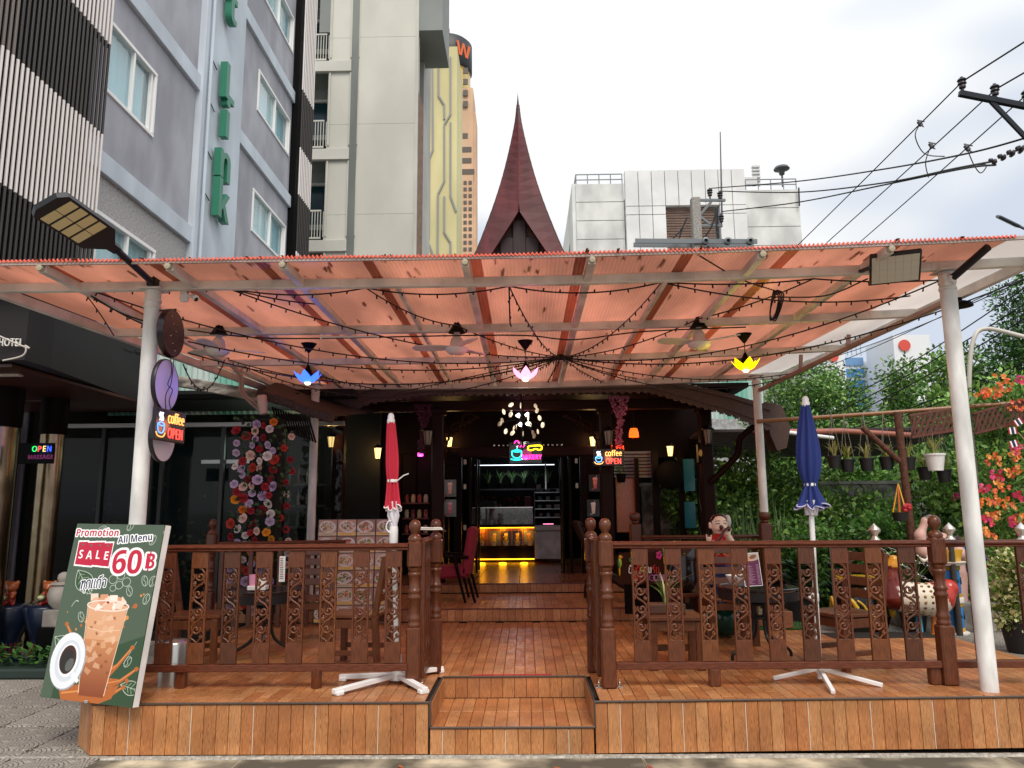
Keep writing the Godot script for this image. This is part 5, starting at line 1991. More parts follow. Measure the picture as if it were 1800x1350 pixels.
func interior() -> void:
	# lit counter
	var c := thing("bakery_counter", "dark bakery counter with yellow light strips along its boarded front", "counter", Vector3(-0.5, 0.62, -15.4))
	var x0 := -1.08
	var x1 := 0.16
	var o := Vector3(0.5, -0.62, 15.4)
	var body := Mb.new()
	body.box(Vector3((x0 + x1) / 2, 0.98, -15.75) + o, Vector3(x1 - x0, 0.68, 0.5))
	body.rbox(Vector3((x0 + x1) / 2, 1.32, -15.6) + o, Vector3(x1 - x0 + 0.06, 0.05, 0.8), 0.006)
	put("carcass", body, M.dark, c)
	var wm := grainm("a8642e", 0.4, 1)
	for i in 18:
		var b := Mb.new()
		b.rbox(Vector3(x0 + (x1 - x0) * (i + 0.5) / 18.0, 1.1, -15.47) + o, Vector3((x1 - x0) / 18.0 - 0.004, 0.38, 0.02), 0.003)
		put("front_board", b, wm, c)
	var pl := Mb.new()
	pl.rbox(Vector3((x0 + x1) / 2, 0.92, -15.42) + o, Vector3(x1 - x0, 0.03, 0.2), 0.004)
	put("shelf", pl, M.darkh, c)
	var kick := Mb.new()
	kick.box(Vector3((x0 + x1) / 2, 0.79, -15.46) + o, Vector3(x1 - x0, 0.2, 0.03))
	put("lower_panel", kick, M.darkh, c)
	var gm := glow("ffb020", 2.0)
	for y in [1.283, 0.675]:
		var s := Mb.new()
		s.box(Vector3((x0 + x1) / 2, y, -15.445) + o, Vector3(x1 - x0, 0.022, 0.012))
		put("led_strip", s, gm, c)
		for k in 3:
			omni(c, "ffa818", 0.045, Vector3(lerpf(x0, x1, (k + 0.5) / 3.0), y - 0.03, -15.36) + o, 0.08)
	# glass case on the counter
	var g := thing("display_case", "low glass display case with a steel top on the bakery counter", "display case", Vector3(-0.46, 1.345, -15.5))
	var top := Mb.new()
	top.rbox(Vector3(0, 0.33, 0), Vector3(1.2, 0.025, 0.5), 0.004)
	put("steel_top", top, M.chrome, g)
	var pn := Mb.new()
	pn.box(Vector3(0, 0.16, 0.24), Vector3(1.18, 0.31, 0.006))
	put("front_pane", pn, glass("cfe0e4", 0.15), g)
	for i in 5:
		var f := Mb.new()
		f.box(Vector3(-0.59 + 0.295 * i, 0.16, 0.245), Vector3(0.012, 0.31, 0.014))
		put("frame_bar", f, flat("6e7276", 0.3, 0.6), g)
	for i in 5:
		pot_plant("small_pot", "dark shrub in a white pot inside the counter case, %s from the left" % ["first", "second", "third", "fourth", "fifth"][i], Vector3(-0.93 + 0.235 * i, 1.345, -15.55), 0.13, flat("b9b4ae", 0.5), ["18241a", "22301e"], "pots in the counter case", 30)
	for i in 5:
		pot_plant("yellow_plant", ["bright yellow-green plant in a white pot at the left end of the counter shelf", "second yellow-green potted plant on the lit counter shelf", "middle yellow-green potted plant on the lit counter shelf", "fourth yellow-green potted plant on the lit counter shelf", "yellow-green potted plant at the right end of the counter shelf"][i], Vector3(-0.87 + 0.235 * i, 0.936, -15.37), 0.13, flat("d8cfae", 0.5), ["b8b022", "8f9a1e", "d0c43a"], "plants on the lit counter shelf", 34)
	for i in 4:
		tag(put("drink_photo", poster_mesh(0.19, 0.26), drink_mat(i), self, shift(Vector3(-0.62 + 0.225 * i, 1.09, -15.452))), ["photo card of a brown iced drink, first of the row on the counter front", "photo card of a creamy drink, second of the row on the counter front", "photo card of a golden drink, third of the row on the counter front", "photo card of a pink drink, last of the row on the counter front"][i], "photo card", "drink photos on the counter")
	# cold display
	var f := thing("cake_fridge", "stepped glass cake fridge with a white base right of the counter", "fridge", Vector3(0.45, 0.62, -15.3))
	var b := Mb.new()
	b.rbox(Vector3(0, 0.34, 0), Vector3(0.56, 0.52, 0.6), 0.01)
	put("base", b, pm("cfc9cc", 0.3), f)
	var ld := Mb.new()
	ld.rbox(Vector3(0, 0.66, 0.02), Vector3(0.57, 0.1, 0.62), 0.01)
	put("ledge", ld, flat("b9b3b6", 0.25), f)
	var li := Mb.new()
	li.box(Vector3(-0.02, 0.735, 0.3), Vector3(0.2, 0.012, 0.012))
	put("pink_light", li, glow("ff8fc0", 1.5), f)
	for k in 4:
		var s := Mb.new()
		s.box(Vector3(0, 0.86 + 0.16 * k, 0.02 - 0.03 * k), Vector3(0.56, 0.018, 0.5 - 0.06 * k))
		put("shelf", s, flat("8d9298", 0.15, 0.3), f)
		for j in 3:
			var it := Mb.new()
			it.rbox(Vector3(-0.17 + 0.17 * j + rf(-0.02, 0.02), 0.905 + 0.16 * k, 0.1 - 0.03 * k), Vector3(rf(0.06, 0.12), rf(0.05, 0.09), 0.1), 0.01)
			tag(put("pastry_box", it, flat(["8a8f92", "6c5a54", "a49a90", "4e6a66"][rng.randi() % 4], 0.6), self, shift(f.position)), "pastry pack on the %s fridge shelf, %s" % [["lowest", "second", "third", "top"][k], ["at its left", "in its middle", "at its right"][j]], "pack", "packs in the cake fridge")
	for x in [-0.275, 0.275]:
		var sd := Mb.new()
		sd.box(Vector3(x, 1.06, -0.02), Vector3(0.012, 0.72, 0.5))
		put("side_frame", sd, flat("25282b", 0.3, 0.5), f)
	var bkp := Mb.new()
	bkp.box(Vector3(0, 1.06, -0.27), Vector3(0.54, 0.7, 0.02))
	put("back_panel", bkp, M.black, f)
	# things on the case and the flowers and plants behind
	for q in [["paper_bag", "small grey paper bag standing left on the display case", Vector3(-0.96, 1.69, -15.5), Vector3(0.09, 0.2, 0.06), "77706f"], ["menu_box", "dark red box standing right on the display case", Vector3(0.05, 1.69, -15.5), Vector3(0.14, 0.2, 0.08), "6a2628"], ["notice_card", "pale notice card on top of the cake fridge", Vector3(0.26, 1.98, -15.3), Vector3(0.09, 0.14, 0.02), "a59c98"], ["till", "black till at the left of the display case", Vector3(-0.85, 1.68, -15.75), Vector3(0.5, 0.12, 0.3), "1d1d20"]]:
		var m := Mb.new()
		m.rbox(Vector3(0, q[3].y / 2, 0), q[3], 0.012)
		tag(put(q[0], m, flat(q[4], 0.6), self, Transform3D(ry(rf(-0.2, 0.2)), q[2])), q[1], q[0].replace("_", " "))
	var bd := thing("poinsettia_row", "row of red flowers on the back shelf of the bakery", "flowers", Vector3(-0.2, 1.5, -16.3))
	var rm := Mb.new()
	for i in 240:
		var p := Vector3(rf(-0.75, 0.75), rf(0.05, 0.42), rf(-0.1, 0.14))
		rm.col = lin(["8f1420", "b01a28", "6a0f1a", "c8323c", "c9a49c"][rng.randi() % 5 if i % 9 == 0 else rng.randi() % 4])
		var d := Vector3(rf(-1, 1), rf(-0.4, 1), rf(0, 1)).normalized() * 0.045
		var s := d.cross(Vector3(rf(-1, 1), rf(-1, 1), rf(-1, 1))).normalized() * 0.022
		rm.quad(p - s * 0.3, p + d * 0.5 - s, p + d, p + d * 0.5 + s, Vector3.BACK)
	stuff(put("petals", rm, M.leafc, bd))
	var bb := Mb.new()
	bb.rbox(Vector3(0, -0.1, 0), Vector3(1.6, 0.3, 0.25), 0.01)
	put("trough", bb, flat("3d1016", 0.6), bd)
	for i in 6:
		var p := thing("hanging_fern", "green strap-leaved plant on the rear shelf, %s from the left" % ["first", "second", "third", "fourth", "fifth", "sixth"][i], "plant", Vector3(-0.78 + 0.25 * i, 2.18, -16.2), 0.0, "strap-leaved plants behind the counter")
		blades(p, Vector3(0, 0, 0), 22, 0.3, 0.03, ["4a6b3a", "6d8a55", "35532c"])
		var m := Mb.new()
		m.lathe([Vector2(0.0, -0.12), Vector2(0.05, -0.12), Vector2(0.07, 0.0), Vector2(0.0, 0.0)], 10)
		put("pot", m, M.black, p)
	var sh := thing("steel_shelf", "steel shelf rail with posts behind the bakery counter", "shelf", Vector3(-0.2, 2.05, -16.25))
	var sm := Mb.new()
	sm.box(Vector3(0, 0, 0), Vector3(1.7, 0.03, 0.3))
	put("board", sm, flat("3c4144", 0.3, 0.5), sh)
	var s2 := Mb.new()
	s2.box(Vector3(-0.02, 0.5, 0.2), Vector3(1.65, 0.016, 0.02))
	put("light_strip", s2, glow("e8f0ff", 1.2), sh)
	omni(sh, "e4ecff", 0.16, Vector3(-0.02, 0.48, 0.26), 0.2)
	var s3 := Mb.new()
	s3.box(Vector3(0.62, 0.05, 0.2), Vector3(0.025, 1.0, 0.025))
	put("post", s3, M.chrome, sh)
	# neon
	var n := thing("neon_bakery_sign", "neon sign with a turquoise cup, a yellow loaf and the word BAKERY in pink", "sign", Vector3(0.027, 2.519, -12.42))
	var pk := glow("ff2f9a", 2.4)
	var bk := Mb.new()
	bk.box(Vector3(-0.02, 0.02, -0.02), Vector3(0.52, 0.34, 0.008))
	put("backing", bk, glass("0a0a0c", 0.6), n)
	put("letters", letters("BAKERY", 0.1, 0.012, true), pk, n, Transform3D(Basis.IDENTITY.scaled(Vector3(0.9, 1, 1)), Vector3(0.075, -0.06, 0.01)))
	var cup := Mb.new()
	cup.tube(arc([Vector3(-0.24, 0.04, 0.01), Vector3(-0.235, -0.03, 0.01), Vector3(-0.19, -0.07, 0.01), Vector3(-0.13, -0.07, 0.01), Vector3(-0.09, -0.03, 0.01), Vector3(-0.085, 0.04, 0.01)], 5), 0.01, 6)
	cup.tube(arc([Vector3(-0.24, 0.04, 0.01), Vector3(-0.16, 0.055, 0.01), Vector3(-0.085, 0.04, 0.01), Vector3(-0.16, 0.025, 0.01), Vector3(-0.24, 0.04, 0.01)], 5), 0.009, 6)
	cup.tube(arc([Vector3(-0.26, -0.09, 0.01), Vector3(-0.16, -0.105, 0.01), Vector3(-0.07, -0.09, 0.01)], 5), 0.01, 6)
	cup.tube(arc([Vector3(-0.16, 0.07, 0.01), Vector3(-0.15, 0.1, 0.01), Vector3(-0.165, 0.12, 0.01)], 5), 0.008, 6)
	put("cup_tube", cup, glow("22d8d0", 2.2), n)
	var lo := Mb.new()
	lo.tube(arc([Vector3(0.02, 0.06, 0.01), Vector3(0.03, 0.11, 0.01), Vector3(0.14, 0.125, 0.01), Vector3(0.23, 0.12, 0.01), Vector3(0.24, 0.07, 0.01), Vector3(0.2, 0.055, 0.01), Vector3(0.14, 0.07, 0.01), Vector3(0.08, 0.05, 0.01), Vector3(0.02, 0.06, 0.01)], 5), 0.012, 6)
	put("loaf_tube", lo, glow("ffe21a", 2.4), n)
	var pt := Mb.new()
	pt.tube(arc([Vector3(-0.2, 0.16, 0.01), Vector3(-0.18, 0.2, 0.01), Vector3(-0.14, 0.2, 0.01), Vector3(-0.12, 0.16, 0.01)], 5), 0.009, 6)
	for k in 3:
		pt.tube(V3([Vector3(-0.16 + 0.05 * k, 0.1, 0.01), Vector3(-0.13 + 0.05 * k, 0.13, 0.01)]), 0.007, 6)
	put("pink_tube", pt, pk, n)
	omni(n, "ff50a0", 0.05, Vector3(0.0, 0.0, 0.12), 0.1)
	# chandelier of leaves
	var ch2 := thing("leaf_chandelier", "branching chandelier with pale leaf-shaped glass drops over the steps", "chandelier", Vector3(-0.044, 2.897, -11))
	var st := Mb.new()
	st.tube(V3([Vector3(0, -0.28, 0), Vector3(0, 0.5, 0)]), 0.012, 8)
	put("stem", st, M.black, ch2)
	var lm := glow("fff0d2", 0.35)
	var em := flat("d8cfba", 0.3)
	for i in 24:
		var an := i * 2.4
		var el := -0.95 + 1.9 * i / 23.0
		var d := Vector3(cos(an) * cos(el), sin(el) * 0.95, sin(an) * cos(el))
		var tip := d * rf(0.24, 0.33)
		var br := Mb.new()
		br.tube(arc([Vector3(0, -0.05, 0), tip * 0.5 + Vector3(0, 0.02, 0), tip], 4), 0.004, 5)
		put("branch", br, M.black, ch2)
		var lf := Mb.new()
		lf.ball(Vector3.ZERO, Vector3(0.028, 0.042, 0.008), 9, 7)
		var bs := ry(an + rf(-0.8, 0.8)) * rz(rf(-0.9, 0.9))
		put("leaf_drop", lf, lm if i % 3 else em, ch2, Transform3D(bs, tip * 1.07))
	for i in 4:
		var sh2 := Mb.new()
		sh2.prism(V2([Vector2(-0.03, 0.0), Vector2(0.015, 0.035), Vector2(0.036, 0.02), Vector2(0.03, -0.035), Vector2(-0.01, -0.022)]), -0.004, 0.004)
		put("glass_shard", sh2, glow("f4f8ff", 1.0), ch2, Transform3D(ry([0.2, -0.3, 0.5, 0.0][i]), [Vector3(-0.06, 0.05, 0.12), Vector3(0.07, 0.06, 0.12), Vector3(-0.03, -0.08, 0.13), Vector3(0.08, -0.07, 0.12)][i]))
	omni(ch2, "fff0d8", 0.12, Vector3(0, 0.0, 0.22), 0.1)
	# other small lamps
	for q in [["orange_pendant", "orange glass pendant shade under the right eave", Vector3(1.643, 2.76, -11.6), "ff5a18", 0.06], ["orange_sign_lamp", "small orange lamp just above the right coffee sign", Vector3(1.38, 2.498, -11.2), "ff4a18", 0.05], ["pink_lamp", "small pink square lamp deep left of the entrance column", Vector3(-1.675, 2.509, -12.3), "ff50c0", 0.04]]:
		var d := thing(q[0], q[1], "lamp", q[2])
		var m := Mb.new()
		if q[0] == "orange_pendant":
			m.lathe([Vector2(0.075, -0.07), Vector2(0.07, 0.0), Vector2(0.05, 0.06), Vector2(0.0, 0.065)], 14)
		elif q[0] == "orange_sign_lamp":
			m.prism(V2([Vector2(-0.055, -0.035), Vector2(0.055, -0.035), Vector2(0.05, 0.03), Vector2(0.015, 0.005), Vector2(-0.02, 0.035), Vector2(-0.055, 0.02)]), -0.01, 0.01)
		else:
			m.rbox(Vector3.ZERO, Vector3(0.09, 0.06, 0.03), 0.01)
		put("shade", m, glow(q[3], 1.6), d)
		var w := Mb.new()
		w.tube(V3([Vector3(0, 0.06, 0), Vector3(0, 0.5, 0)]), 0.004, 5)
		put("cord", w, M.wire, d)
		omni(d, q[3], q[4], Vector3(0, -0.02, 0.02), 0.03)
	var wb := thing("small_bulb", "small white bulb on a holder right of the entrance lantern", "lamp", Vector3(1.218, 2.626, -12.3))
	var bm := Mb.new()
	bm.ball(Vector3.ZERO, Vector3(0.03, 0.035, 0.03), 10, 7)
	put("bulb", bm, glow("f4f4ff", 0.7), wb)
	var bn := Mb.new()
	bn.lathe([Vector2(0.014, 0.03), Vector2(0.014, 0.08), Vector2(0.0, 0.08)], 8)
	put("holder", bn, M.black, wb)
	omni(wb, "f4f4ff", 0.02, Vector3.ZERO, 0.02)
	# posters by the opening, carved panels, jar shelves
	for q in [[791, 858, 12.5, 0, "drink photo with a tall pale glass left of the opening, upper one"], [791, 893, 12.5, 3, "drink photo with a pink glass left of the opening, lower one"], [1046, 849, 12.5, 4, "dark drink photo with a coral glass right of the opening, upper one"], [1043, 893, 12.5, 5, "dark drink photo with a white cup right of the opening, lower one"]]:
		tag(put("drink_poster", poster_mesh(0.2, 0.27), drink_mat(q[3]), self, shift([Vector3(-1.218, 1.978, -12.5), Vector3(-1.217, 1.661, -12.5), Vector3(1.121, 2.039, -12.5), Vector3(1.083, 1.641, -12.5)][[858, 893, 849].find(q[1]) if q[0] < 1000 else (2 if q[1] == 849 else 3)])), q[4], "poster", "drink posters beside the opening")
	for q in [[Vector3(-1.229, 2.354, -12.5), "left"], [Vector3(1.143, 2.38, -12.55), "right"]]:
		var d := thing("carved_plaque", "dark carved panel under the lantern %s of the opening" % q[1], "carving", q[0])
		var m := Mb.new()
		m.rbox(Vector3.ZERO, Vector3(0.27, 0.44, 0.03), 0.006)
		put("board", m, M.dark, d)
		var w := Mb.new()
		for k in 9:
			var cpt := Vector3(-0.08 + 0.08 * (k % 3), -0.14 + 0.14 * (k / 3), 0.02)
			var pts := PackedVector3Array()
			for s in 14:
				pts.append(cpt + Vector3(cos(s * 0.6) * 0.045 * (1 - s / 18.0), sin(s * 0.6) * 0.055 * (1 - s / 18.0), 0))
			w.tube(pts, 0.008, 5)
		stuff(put("relief", w, M.dark, d))
	for k in 2:
		var d := thing("jar_shelf", ["red shelf with jars left of the entrance column", "red shelf with jars between the column and the posters"][k], "shelf", [Vector3(-1.742, 1.558, -12.4), Vector3(-1.379, 1.6, -12.4)][k])
		for j in 3:
			var m := Mb.new()
			m.rbox(Vector3(0, -0.3 + 0.24 * j, 0), Vector3(0.42 - 0.22 * k, 0.025, 0.2), 0.004)
			put("board", m, flat("5a1c18", 0.5), d)
			for i in 4 - 2 * k:
				var jr := Mb.new()
				jr.lathe([Vector2(0.0, 0.0), Vector2(0.035, 0.0), Vector2(0.038, 0.09), Vector2(0.028, 0.1), Vector2(0.03, 0.125), Vector2(0.0, 0.13)], 10, shift(Vector3((-0.15 + 0.1 * i) if k == 0 else (-0.05 + 0.1 * i), -0.285 + 0.24 * j, 0.02)))
				tag(put("jar", jr, flat(["7d2320", "8f8a7c", "5e1916", "a08b6a"][(i + j) % 4], 0.3), self, shift(d.position)), "jar %s on the %s board of the %s red shelf" % [["first", "second", "third", "fourth"][i], ["lowest", "middle", "top"][j], ["left", "right"][k]], "jar", "jars on the red shelves")
	# blossoms hung on the columns
	for q in [["pink blossom garland hanging on the column right of the entrance", Vector3(1.354, 3.196, -11), 0.9, "c77fa0", "a85a80"], ["dark pink garland in the shade left of the entrance column", Vector3(-1.478, 3.116, -11.1), 0.7, "5e1a3c", "471230"]]:
		var d := thing("blossom_garland", q[0], "garland", q[1])
		var m := Mb.new()
		for i in 300:
			var t := pow(rng.randf(), 1.5)
			var w := lerpf(0.14, 0.045, smoothstep(0.0, 0.45, t))
			var p := Vector3(rf(-w, w) + 0.02 * sin(t * 6.0), 0.02 - t * q[2], rf(-0.06, 0.08))
			m.col = lin(q[3] if rng.randf() < 0.5 else q[4]) * rf(0.6, 1.2)
			for k in 4:
				var an := TAU * k / 4 + rf(0, 1)
				var dd := Vector3(cos(an), sin(an), rf(-0.3, 0.5)) * 0.018
				var s := Vector3(-sin(an), cos(an), 0) * 0.009
				m.quad(p, p + dd * 0.6 - s, p + dd, p + dd * 0.6 + s, Vector3.BACK)
		stuff(put("blossoms", m, M.leafc, d))
	# round mirror, white heart sign, potted plant on the right
	var mi := thing("round_mirror", "dark round mirror behind the right-hand column", "mirror", Vector3(2.275, 2.142, -12.2))
	var mm := Mb.new()
	mm.lathe([Vector2(0.2, -0.02), Vector2(0.23, 0.0), Vector2(0.2, 0.02), Vector2(0.0, 0.02)], 28, Transform3D(rx(PI / 2), Vector3.ZERO))
	put("frame", mm, M.black, mi)
	var sg := thing("leaf_sign", "small round hanging sign with a yellow leaf by the right column", "sign", Vector3(2.453, 2.383, -10.9))
	var s1 := Mb.new()
	s1.rbox(Vector3.ZERO, Vector3(0.05, 0.3, 0.16), 0.02)
	put("board", s1, M.black, sg)
	var s2b := Mb.new()
	s2b.ball(Vector3(0.0, 0.0, 0.085), Vector3(0.026, 0.05, 0.006), 10, 6)
	put("leaf", s2b, flat("d0a040", 0.4), sg)
	pot_plant("trailing_plant", "green trailing plant in a dark pot on the ledge right of the entrance", Vector3(1.517, 2.037, -12.3), 0.2, M.black, ["4f8f3a", "3a6f2c", "6aa64a"], "", 60)

# ---------------------------------------------------------------- turned posts, rails and carved slats
func newel_mesh(h: float, w: float) -> Mb:
	var m := Mb.new()
	var r := w * 0.5
	var s := h / 1.21
	# squared lengths below and above, a turned length between, a ball on top
	m.rbox(Vector3(0, 0.21 * s, 0), Vector3(w, 0.42 * s, w), 0.012)
	m.rbox(Vector3(0, 0.95 * s, 0), Vector3(w, 0.2 * s, w), 0.016)
	var k := [[0.42, 0.85], [0.43, 0.95], [0.445, 0.92], [0.455, 0.78], [0.47, 0.9], [0.485, 0.94], [0.5, 0.8], [0.52, 0.76], [0.62, 0.8], [0.625, 0.94], [0.64, 0.98], [0.655, 0.8], [0.665, 0.8], [0.675, 0.96], [0.69, 0.9], [0.7, 0.76], [0.75, 0.72], [0.79, 0.8], [0.8, 0.95], [0.815, 0.9], [0.82, 0.74], [0.835, 0.88], [0.85, 0.92]]
	var p := []
	for q in k: p.append(Vector2(q[1] * r, q[0] * s))
	m.lathe(p, 18)
	m.lathe([Vector2(r * 0.9, 1.045 * s), Vector2(r * 1.02, 1.065 * s), Vector2(r * 0.8, 1.085 * s), Vector2(r * 0.45, 1.1 * s), Vector2(r * 0.5, 1.112 * s), Vector2(r * 0.75, 1.13 * s), Vector2(r * 0.86, 1.155 * s), Vector2(r * 0.8, 1.18 * s), Vector2(r * 0.5, 1.203 * s), Vector2(0.0, 1.21 * s)], 18)
	return m

func slat_mesh() -> Array:
	# a board 0.122 wide and 0.81 high with a carved window from 0.15 to 0.69
	var b := Mb.new()
	var w := 0.122
	b.rbox(Vector3(0, 0.075, 0), Vector3(w, 0.15, 0.028), 0.002)
	b.rbox(Vector3(0, 0.75, 0), Vector3(w, 0.12, 0.028), 0.002)
	for s in [-1, 1]:
		b.rbox(Vector3(s * (w / 2 - 0.0065), 0.42, 0), Vector3(0.013, 0.54, 0.028), 0.002)
	var c := Mb.new()
	var wire := func(pts: Array, r: float) -> void:
		var a := PackedVector3Array()
		for q in pts: a.append(Vector3(q.x, q.y, 0.003))
		c.tube(a, r, 6)
	var spiral := func(cx: float, cy: float, r0: float, a0: float, turn: float, dir: int, r: float) -> void:
		var pts := []
		for i in 19:
			var t := i / 18.0
			var an := a0 + dir * turn * t
			pts.append(Vector2(cx + cos(an) * r0 * (1.0 - 0.72 * t), cy + sin(an) * r0 * (1.0 - 0.72 * t)))
		wire.call(pts, r)
		c.ball(Vector3(pts[18].x, pts[18].y, 0.003), Vector3(r * 1.5, r * 1.5, r * 1.2), 7, 5)
	for k in 4:
		var y := 0.245 + 0.128 * k
		var s := 1 if k % 2 else -1
		spiral.call(s * 0.006, y, 0.035, PI / 2 + s * 1.0, 7.0, s, 0.0088)
		wire.call([Vector2(s * 0.046, y - 0.055), Vector2(s * 0.03, y - 0.02), Vector2(s * 0.042, y + 0.02), Vector2(s * 0.02, y + 0.05), Vector2(-s * 0.02, y + 0.075), Vector2(-s * 0.048, y + 0.105)], 0.009)
		spiral.call(-s * 0.036, y - 0.052, 0.014, PI * 0.5, 4.4, -s, 0.0075)
		spiral.call(s * 0.034, y + 0.072, 0.013, -PI * 0.3, 4.2, s, 0.0072)
		wire.call([Vector2(-s * 0.048, y - 0.025), Vector2(-s * 0.036, y - 0.004), Vector2(-s * 0.047, y + 0.02)], 0.008)
	wire.call([Vector2(-0.045, 0.185), Vector2(-0.02, 0.17), Vector2(0.0, 0.152)], 0.0065)
	wire.call([Vector2(0.048, 0.19), Vector2(0.02, 0.175), Vector2(0.004, 0.152)], 0.0065)
	return [b.mesh(), c.mesh()]

func slat(parent: Node, meshes: Array, at: Vector3, turn := 0.0, m := "carve") -> void:
	var o := put("carved_slat", meshes[0], M[m], parent, Transform3D(ry(turn), at))
	put("scrollwork", meshes[1], M[m], o)

func rail_mesh(a: Vector3, b: Vector3) -> Mb:
	# a moulded handrail: three stacked profiles
	var m := Mb.new()
	m.bar(a + Vector3(0, -0.014, 0), b + Vector3(0, -0.014, 0), 0.07, 0.024, 0.008)
	m.bar(a + Vector3(0, -0.036, 0), b + Vector3(0, -0.036, 0), 0.05, 0.018, 0.006)
	m.bar(a, b, 0.05, 0.012, 0.005)
	return m

func bracket(parent: Node, at: Vector3) -> void:
	var m := Mb.new()
	m.rbox(at + Vector3(0, 0.004, 0), Vector3(0.05, 0.006, 0.05), 0.001)
	m.box(at + Vector3(0, 0.03, 0.0), Vector3(0.006, 0.06, 0.05))
	m.ball(at + Vector3(0.0, 0.035, 0.02), Vector3(0.01, 0.008, 0.008), 6, 4)
	put("bolt_bracket", m, M.chrome, parent)

func railings() -> void:
	var sm := slat_mesh()
	var nm := newel_mesh(1.21, 0.106).mesh()
	var z := -5.9
	M.carve2 = grainm("7c4626", 0.28, 1)
	M.carve3 = grainm("5f3521", 0.28, 1)
	var mats := ["carve", "carve2", "carve3", "carve2", "carve"]
	# left
	var l := thing("front_railing", "carved teak railing of eight scroll-cut slats left of the entrance", "railing", Vector3(-1.84, DY, z), 0.0, "railings of the deck")
	put("handrail", rail_mesh(Vector3(-1.14, 1.03, 0), Vector3(0.955, 1.03, 0)), M.teak_h, l)
	var lr := Mb.new()
	lr.rbox(Vector3(-0.09, 0.145, 0), Vector3(2.1, 0.05, 0.065), 0.004)
	put("bottom_rail", lr, M.teak_h, l)
	for i in 8:
		slat(l, sm, Vector3(-0.86 + 0.2435 * i, 0.172, rf(-0.004, 0.004)), rf(-0.05, 0.05), mats[rng.randi() % 5])
	put("newel", nm, M.carve, l, shift(Vector3(0.995, 0, -0.05)))
	for x in [0.29]:
		var f := Mb.new()
		f.lathe([Vector2(0.036, 0), Vector2(0.04, 0.01), Vector2(0.04, 0.13)], 12)
		put("foot", f, M.carve, l, shift(Vector3(x, 0, 0.0)))
	var f2 := Mb.new()
	f2.rbox(Vector3(-0.72, 0.06, -0.02), Vector3(0.07, 0.13, 0.06), 0.006)
	put("foot", f2, M.carve, l)
	bracket(l, Vector3(1.07, 0, 0.0))
	# right
	var r := thing("front_railing", "carved teak railing of nine scroll-cut slats right of the entrance", "railing", Vector3(1.83, DY, z), 0.0, "railings of the deck")
	put("handrail", rail_mesh(Vector3(-1.2, 1.03, 0), Vector3(1.2, 1.022, 0)), M.teak_h, r)
	var rr := Mb.new()
	rr.rbox(Vector3(0.0, 0.145, 0), Vector3(2.36, 0.05, 0.065), 0.004)
	put("bottom_rail", rr, M.teak_h, r)
	for i in 9:
		slat(r, sm, Vector3(-0.985 + 0.247 * i, 0.172, rf(-0.004, 0.004)), rf(-0.05, 0.05), mats[rng.randi() % 5])
	put("newel", nm, M.carve, r, shift(Vector3(-1.24, 0, 0.04)))
	put("newel", nm, M.carve, r, shift(Vector3(1.222, 0, 0.0)))
	for q in [[-0.47, 0.0], [1.13, -0.02]]:
		var f := Mb.new()
		f.rbox(Vector3(q[0], 0.062, q[1]), Vector3(0.08, 0.124, 0.07), 0.008)
		put("foot", f, M.carve, r)
	for q in [Vector3(-1.315, 0, 0.02), Vector3(-1.165, 0, 0.02)]:
		bracket(r, q)
	# far right, past the corner post
	var e := thing("front_railing", "end length of carved railing behind the right round post", "railing", Vector3(3.7, DY, z), 0.0, "railings of the deck")
	put("handrail", rail_mesh(Vector3(-0.6, 1.02, 0), Vector3(0.46, 1.02, 0)), M.teak_h, e)
	var er := Mb.new()
	er.rbox(Vector3(-0.06, 0.145, 0), Vector3(1.08, 0.05, 0.065), 0.004)
	put("bottom_rail", er, M.teak_h, e)
	for x in [-0.42, -0.03, 0.24]:
		if x < -0.4:
			var b := Mb.new()
			b.rbox(Vector3(x, 0.58, 0), Vector3(0.025, 0.82, 0.03), 0.003)
			put("slat", b, M.carve3, e)
		else:
			slat(e, sm, Vector3(x + 0.02, 0.172, 0), 0.0, "carve3")
	# the two leaves of the gate, folded inwards
	for s in [-1, 1]:
		var g := thing("gate_leaf", ["left gate leaf with turned balusters, folded back behind the left newel", "right gate leaf with turned balusters, folded back behind the right newel"][0 if s < 0 else 1], "gate", Vector3(-0.79 if s < 0 else 0.535, DY, -6.2), 0.0, "gate leaves")
		var st := Mb.new()
		st.rbox(Vector3(-s * 0.0, 0.55, -0.24), Vector3(0.04, 1.0, 0.07), 0.005)
		put("end_stile", st, grainm("5d4a40", 0.6, 1), g)
		var s2 := Mb.new()
		s2.rbox(Vector3(0, 0.55, 0.2), Vector3(0.04, 1.0, 0.06), 0.005)
		put("hinge_stile", s2, M.teak, g)
		put("top_rail", rail_mesh(Vector3(0, 1.06, 0.22), Vector3(0, 1.06, -0.26)), M.teak_z, g)
		var br := Mb.new()
		br.rbox(Vector3(0, 0.1, -0.02), Vector3(0.04, 0.07, 0.4), 0.004)
		put("bottom_rail", br, M.teak_z, g)
		for k in 3:
			var b := Mb.new()
			var p := []
			for q in [[0.0, 0.016], [0.08, 0.018], [0.1, 0.026], [0.13, 0.016], [0.2, 0.02], [0.34, 0.028], [0.44, 0.016], [0.47, 0.026], [0.5, 0.016], [0.62, 0.026], [0.72, 0.018], [0.76, 0.026], [0.8, 0.016], [0.88, 0.016]]:
				p.append(Vector2(q[1], q[0] + 0.13))
			b.lathe(p, 10)
			put("baluster", b, M.teak, g, shift(Vector3(0, 0, 0.1 - 0.12 * k)))
		var lt := Mb.new()
		lt.tube(arc([Vector3(s * 0.02, 0.52, -0.1), Vector3(s * 0.08, 0.52, -0.1), Vector3(s * 0.08, 0.42, -0.1), Vector3(s * 0.02, 0.42, -0.1)], 4), 0.006, 6)
		put("latch", lt, M.chrome, g)
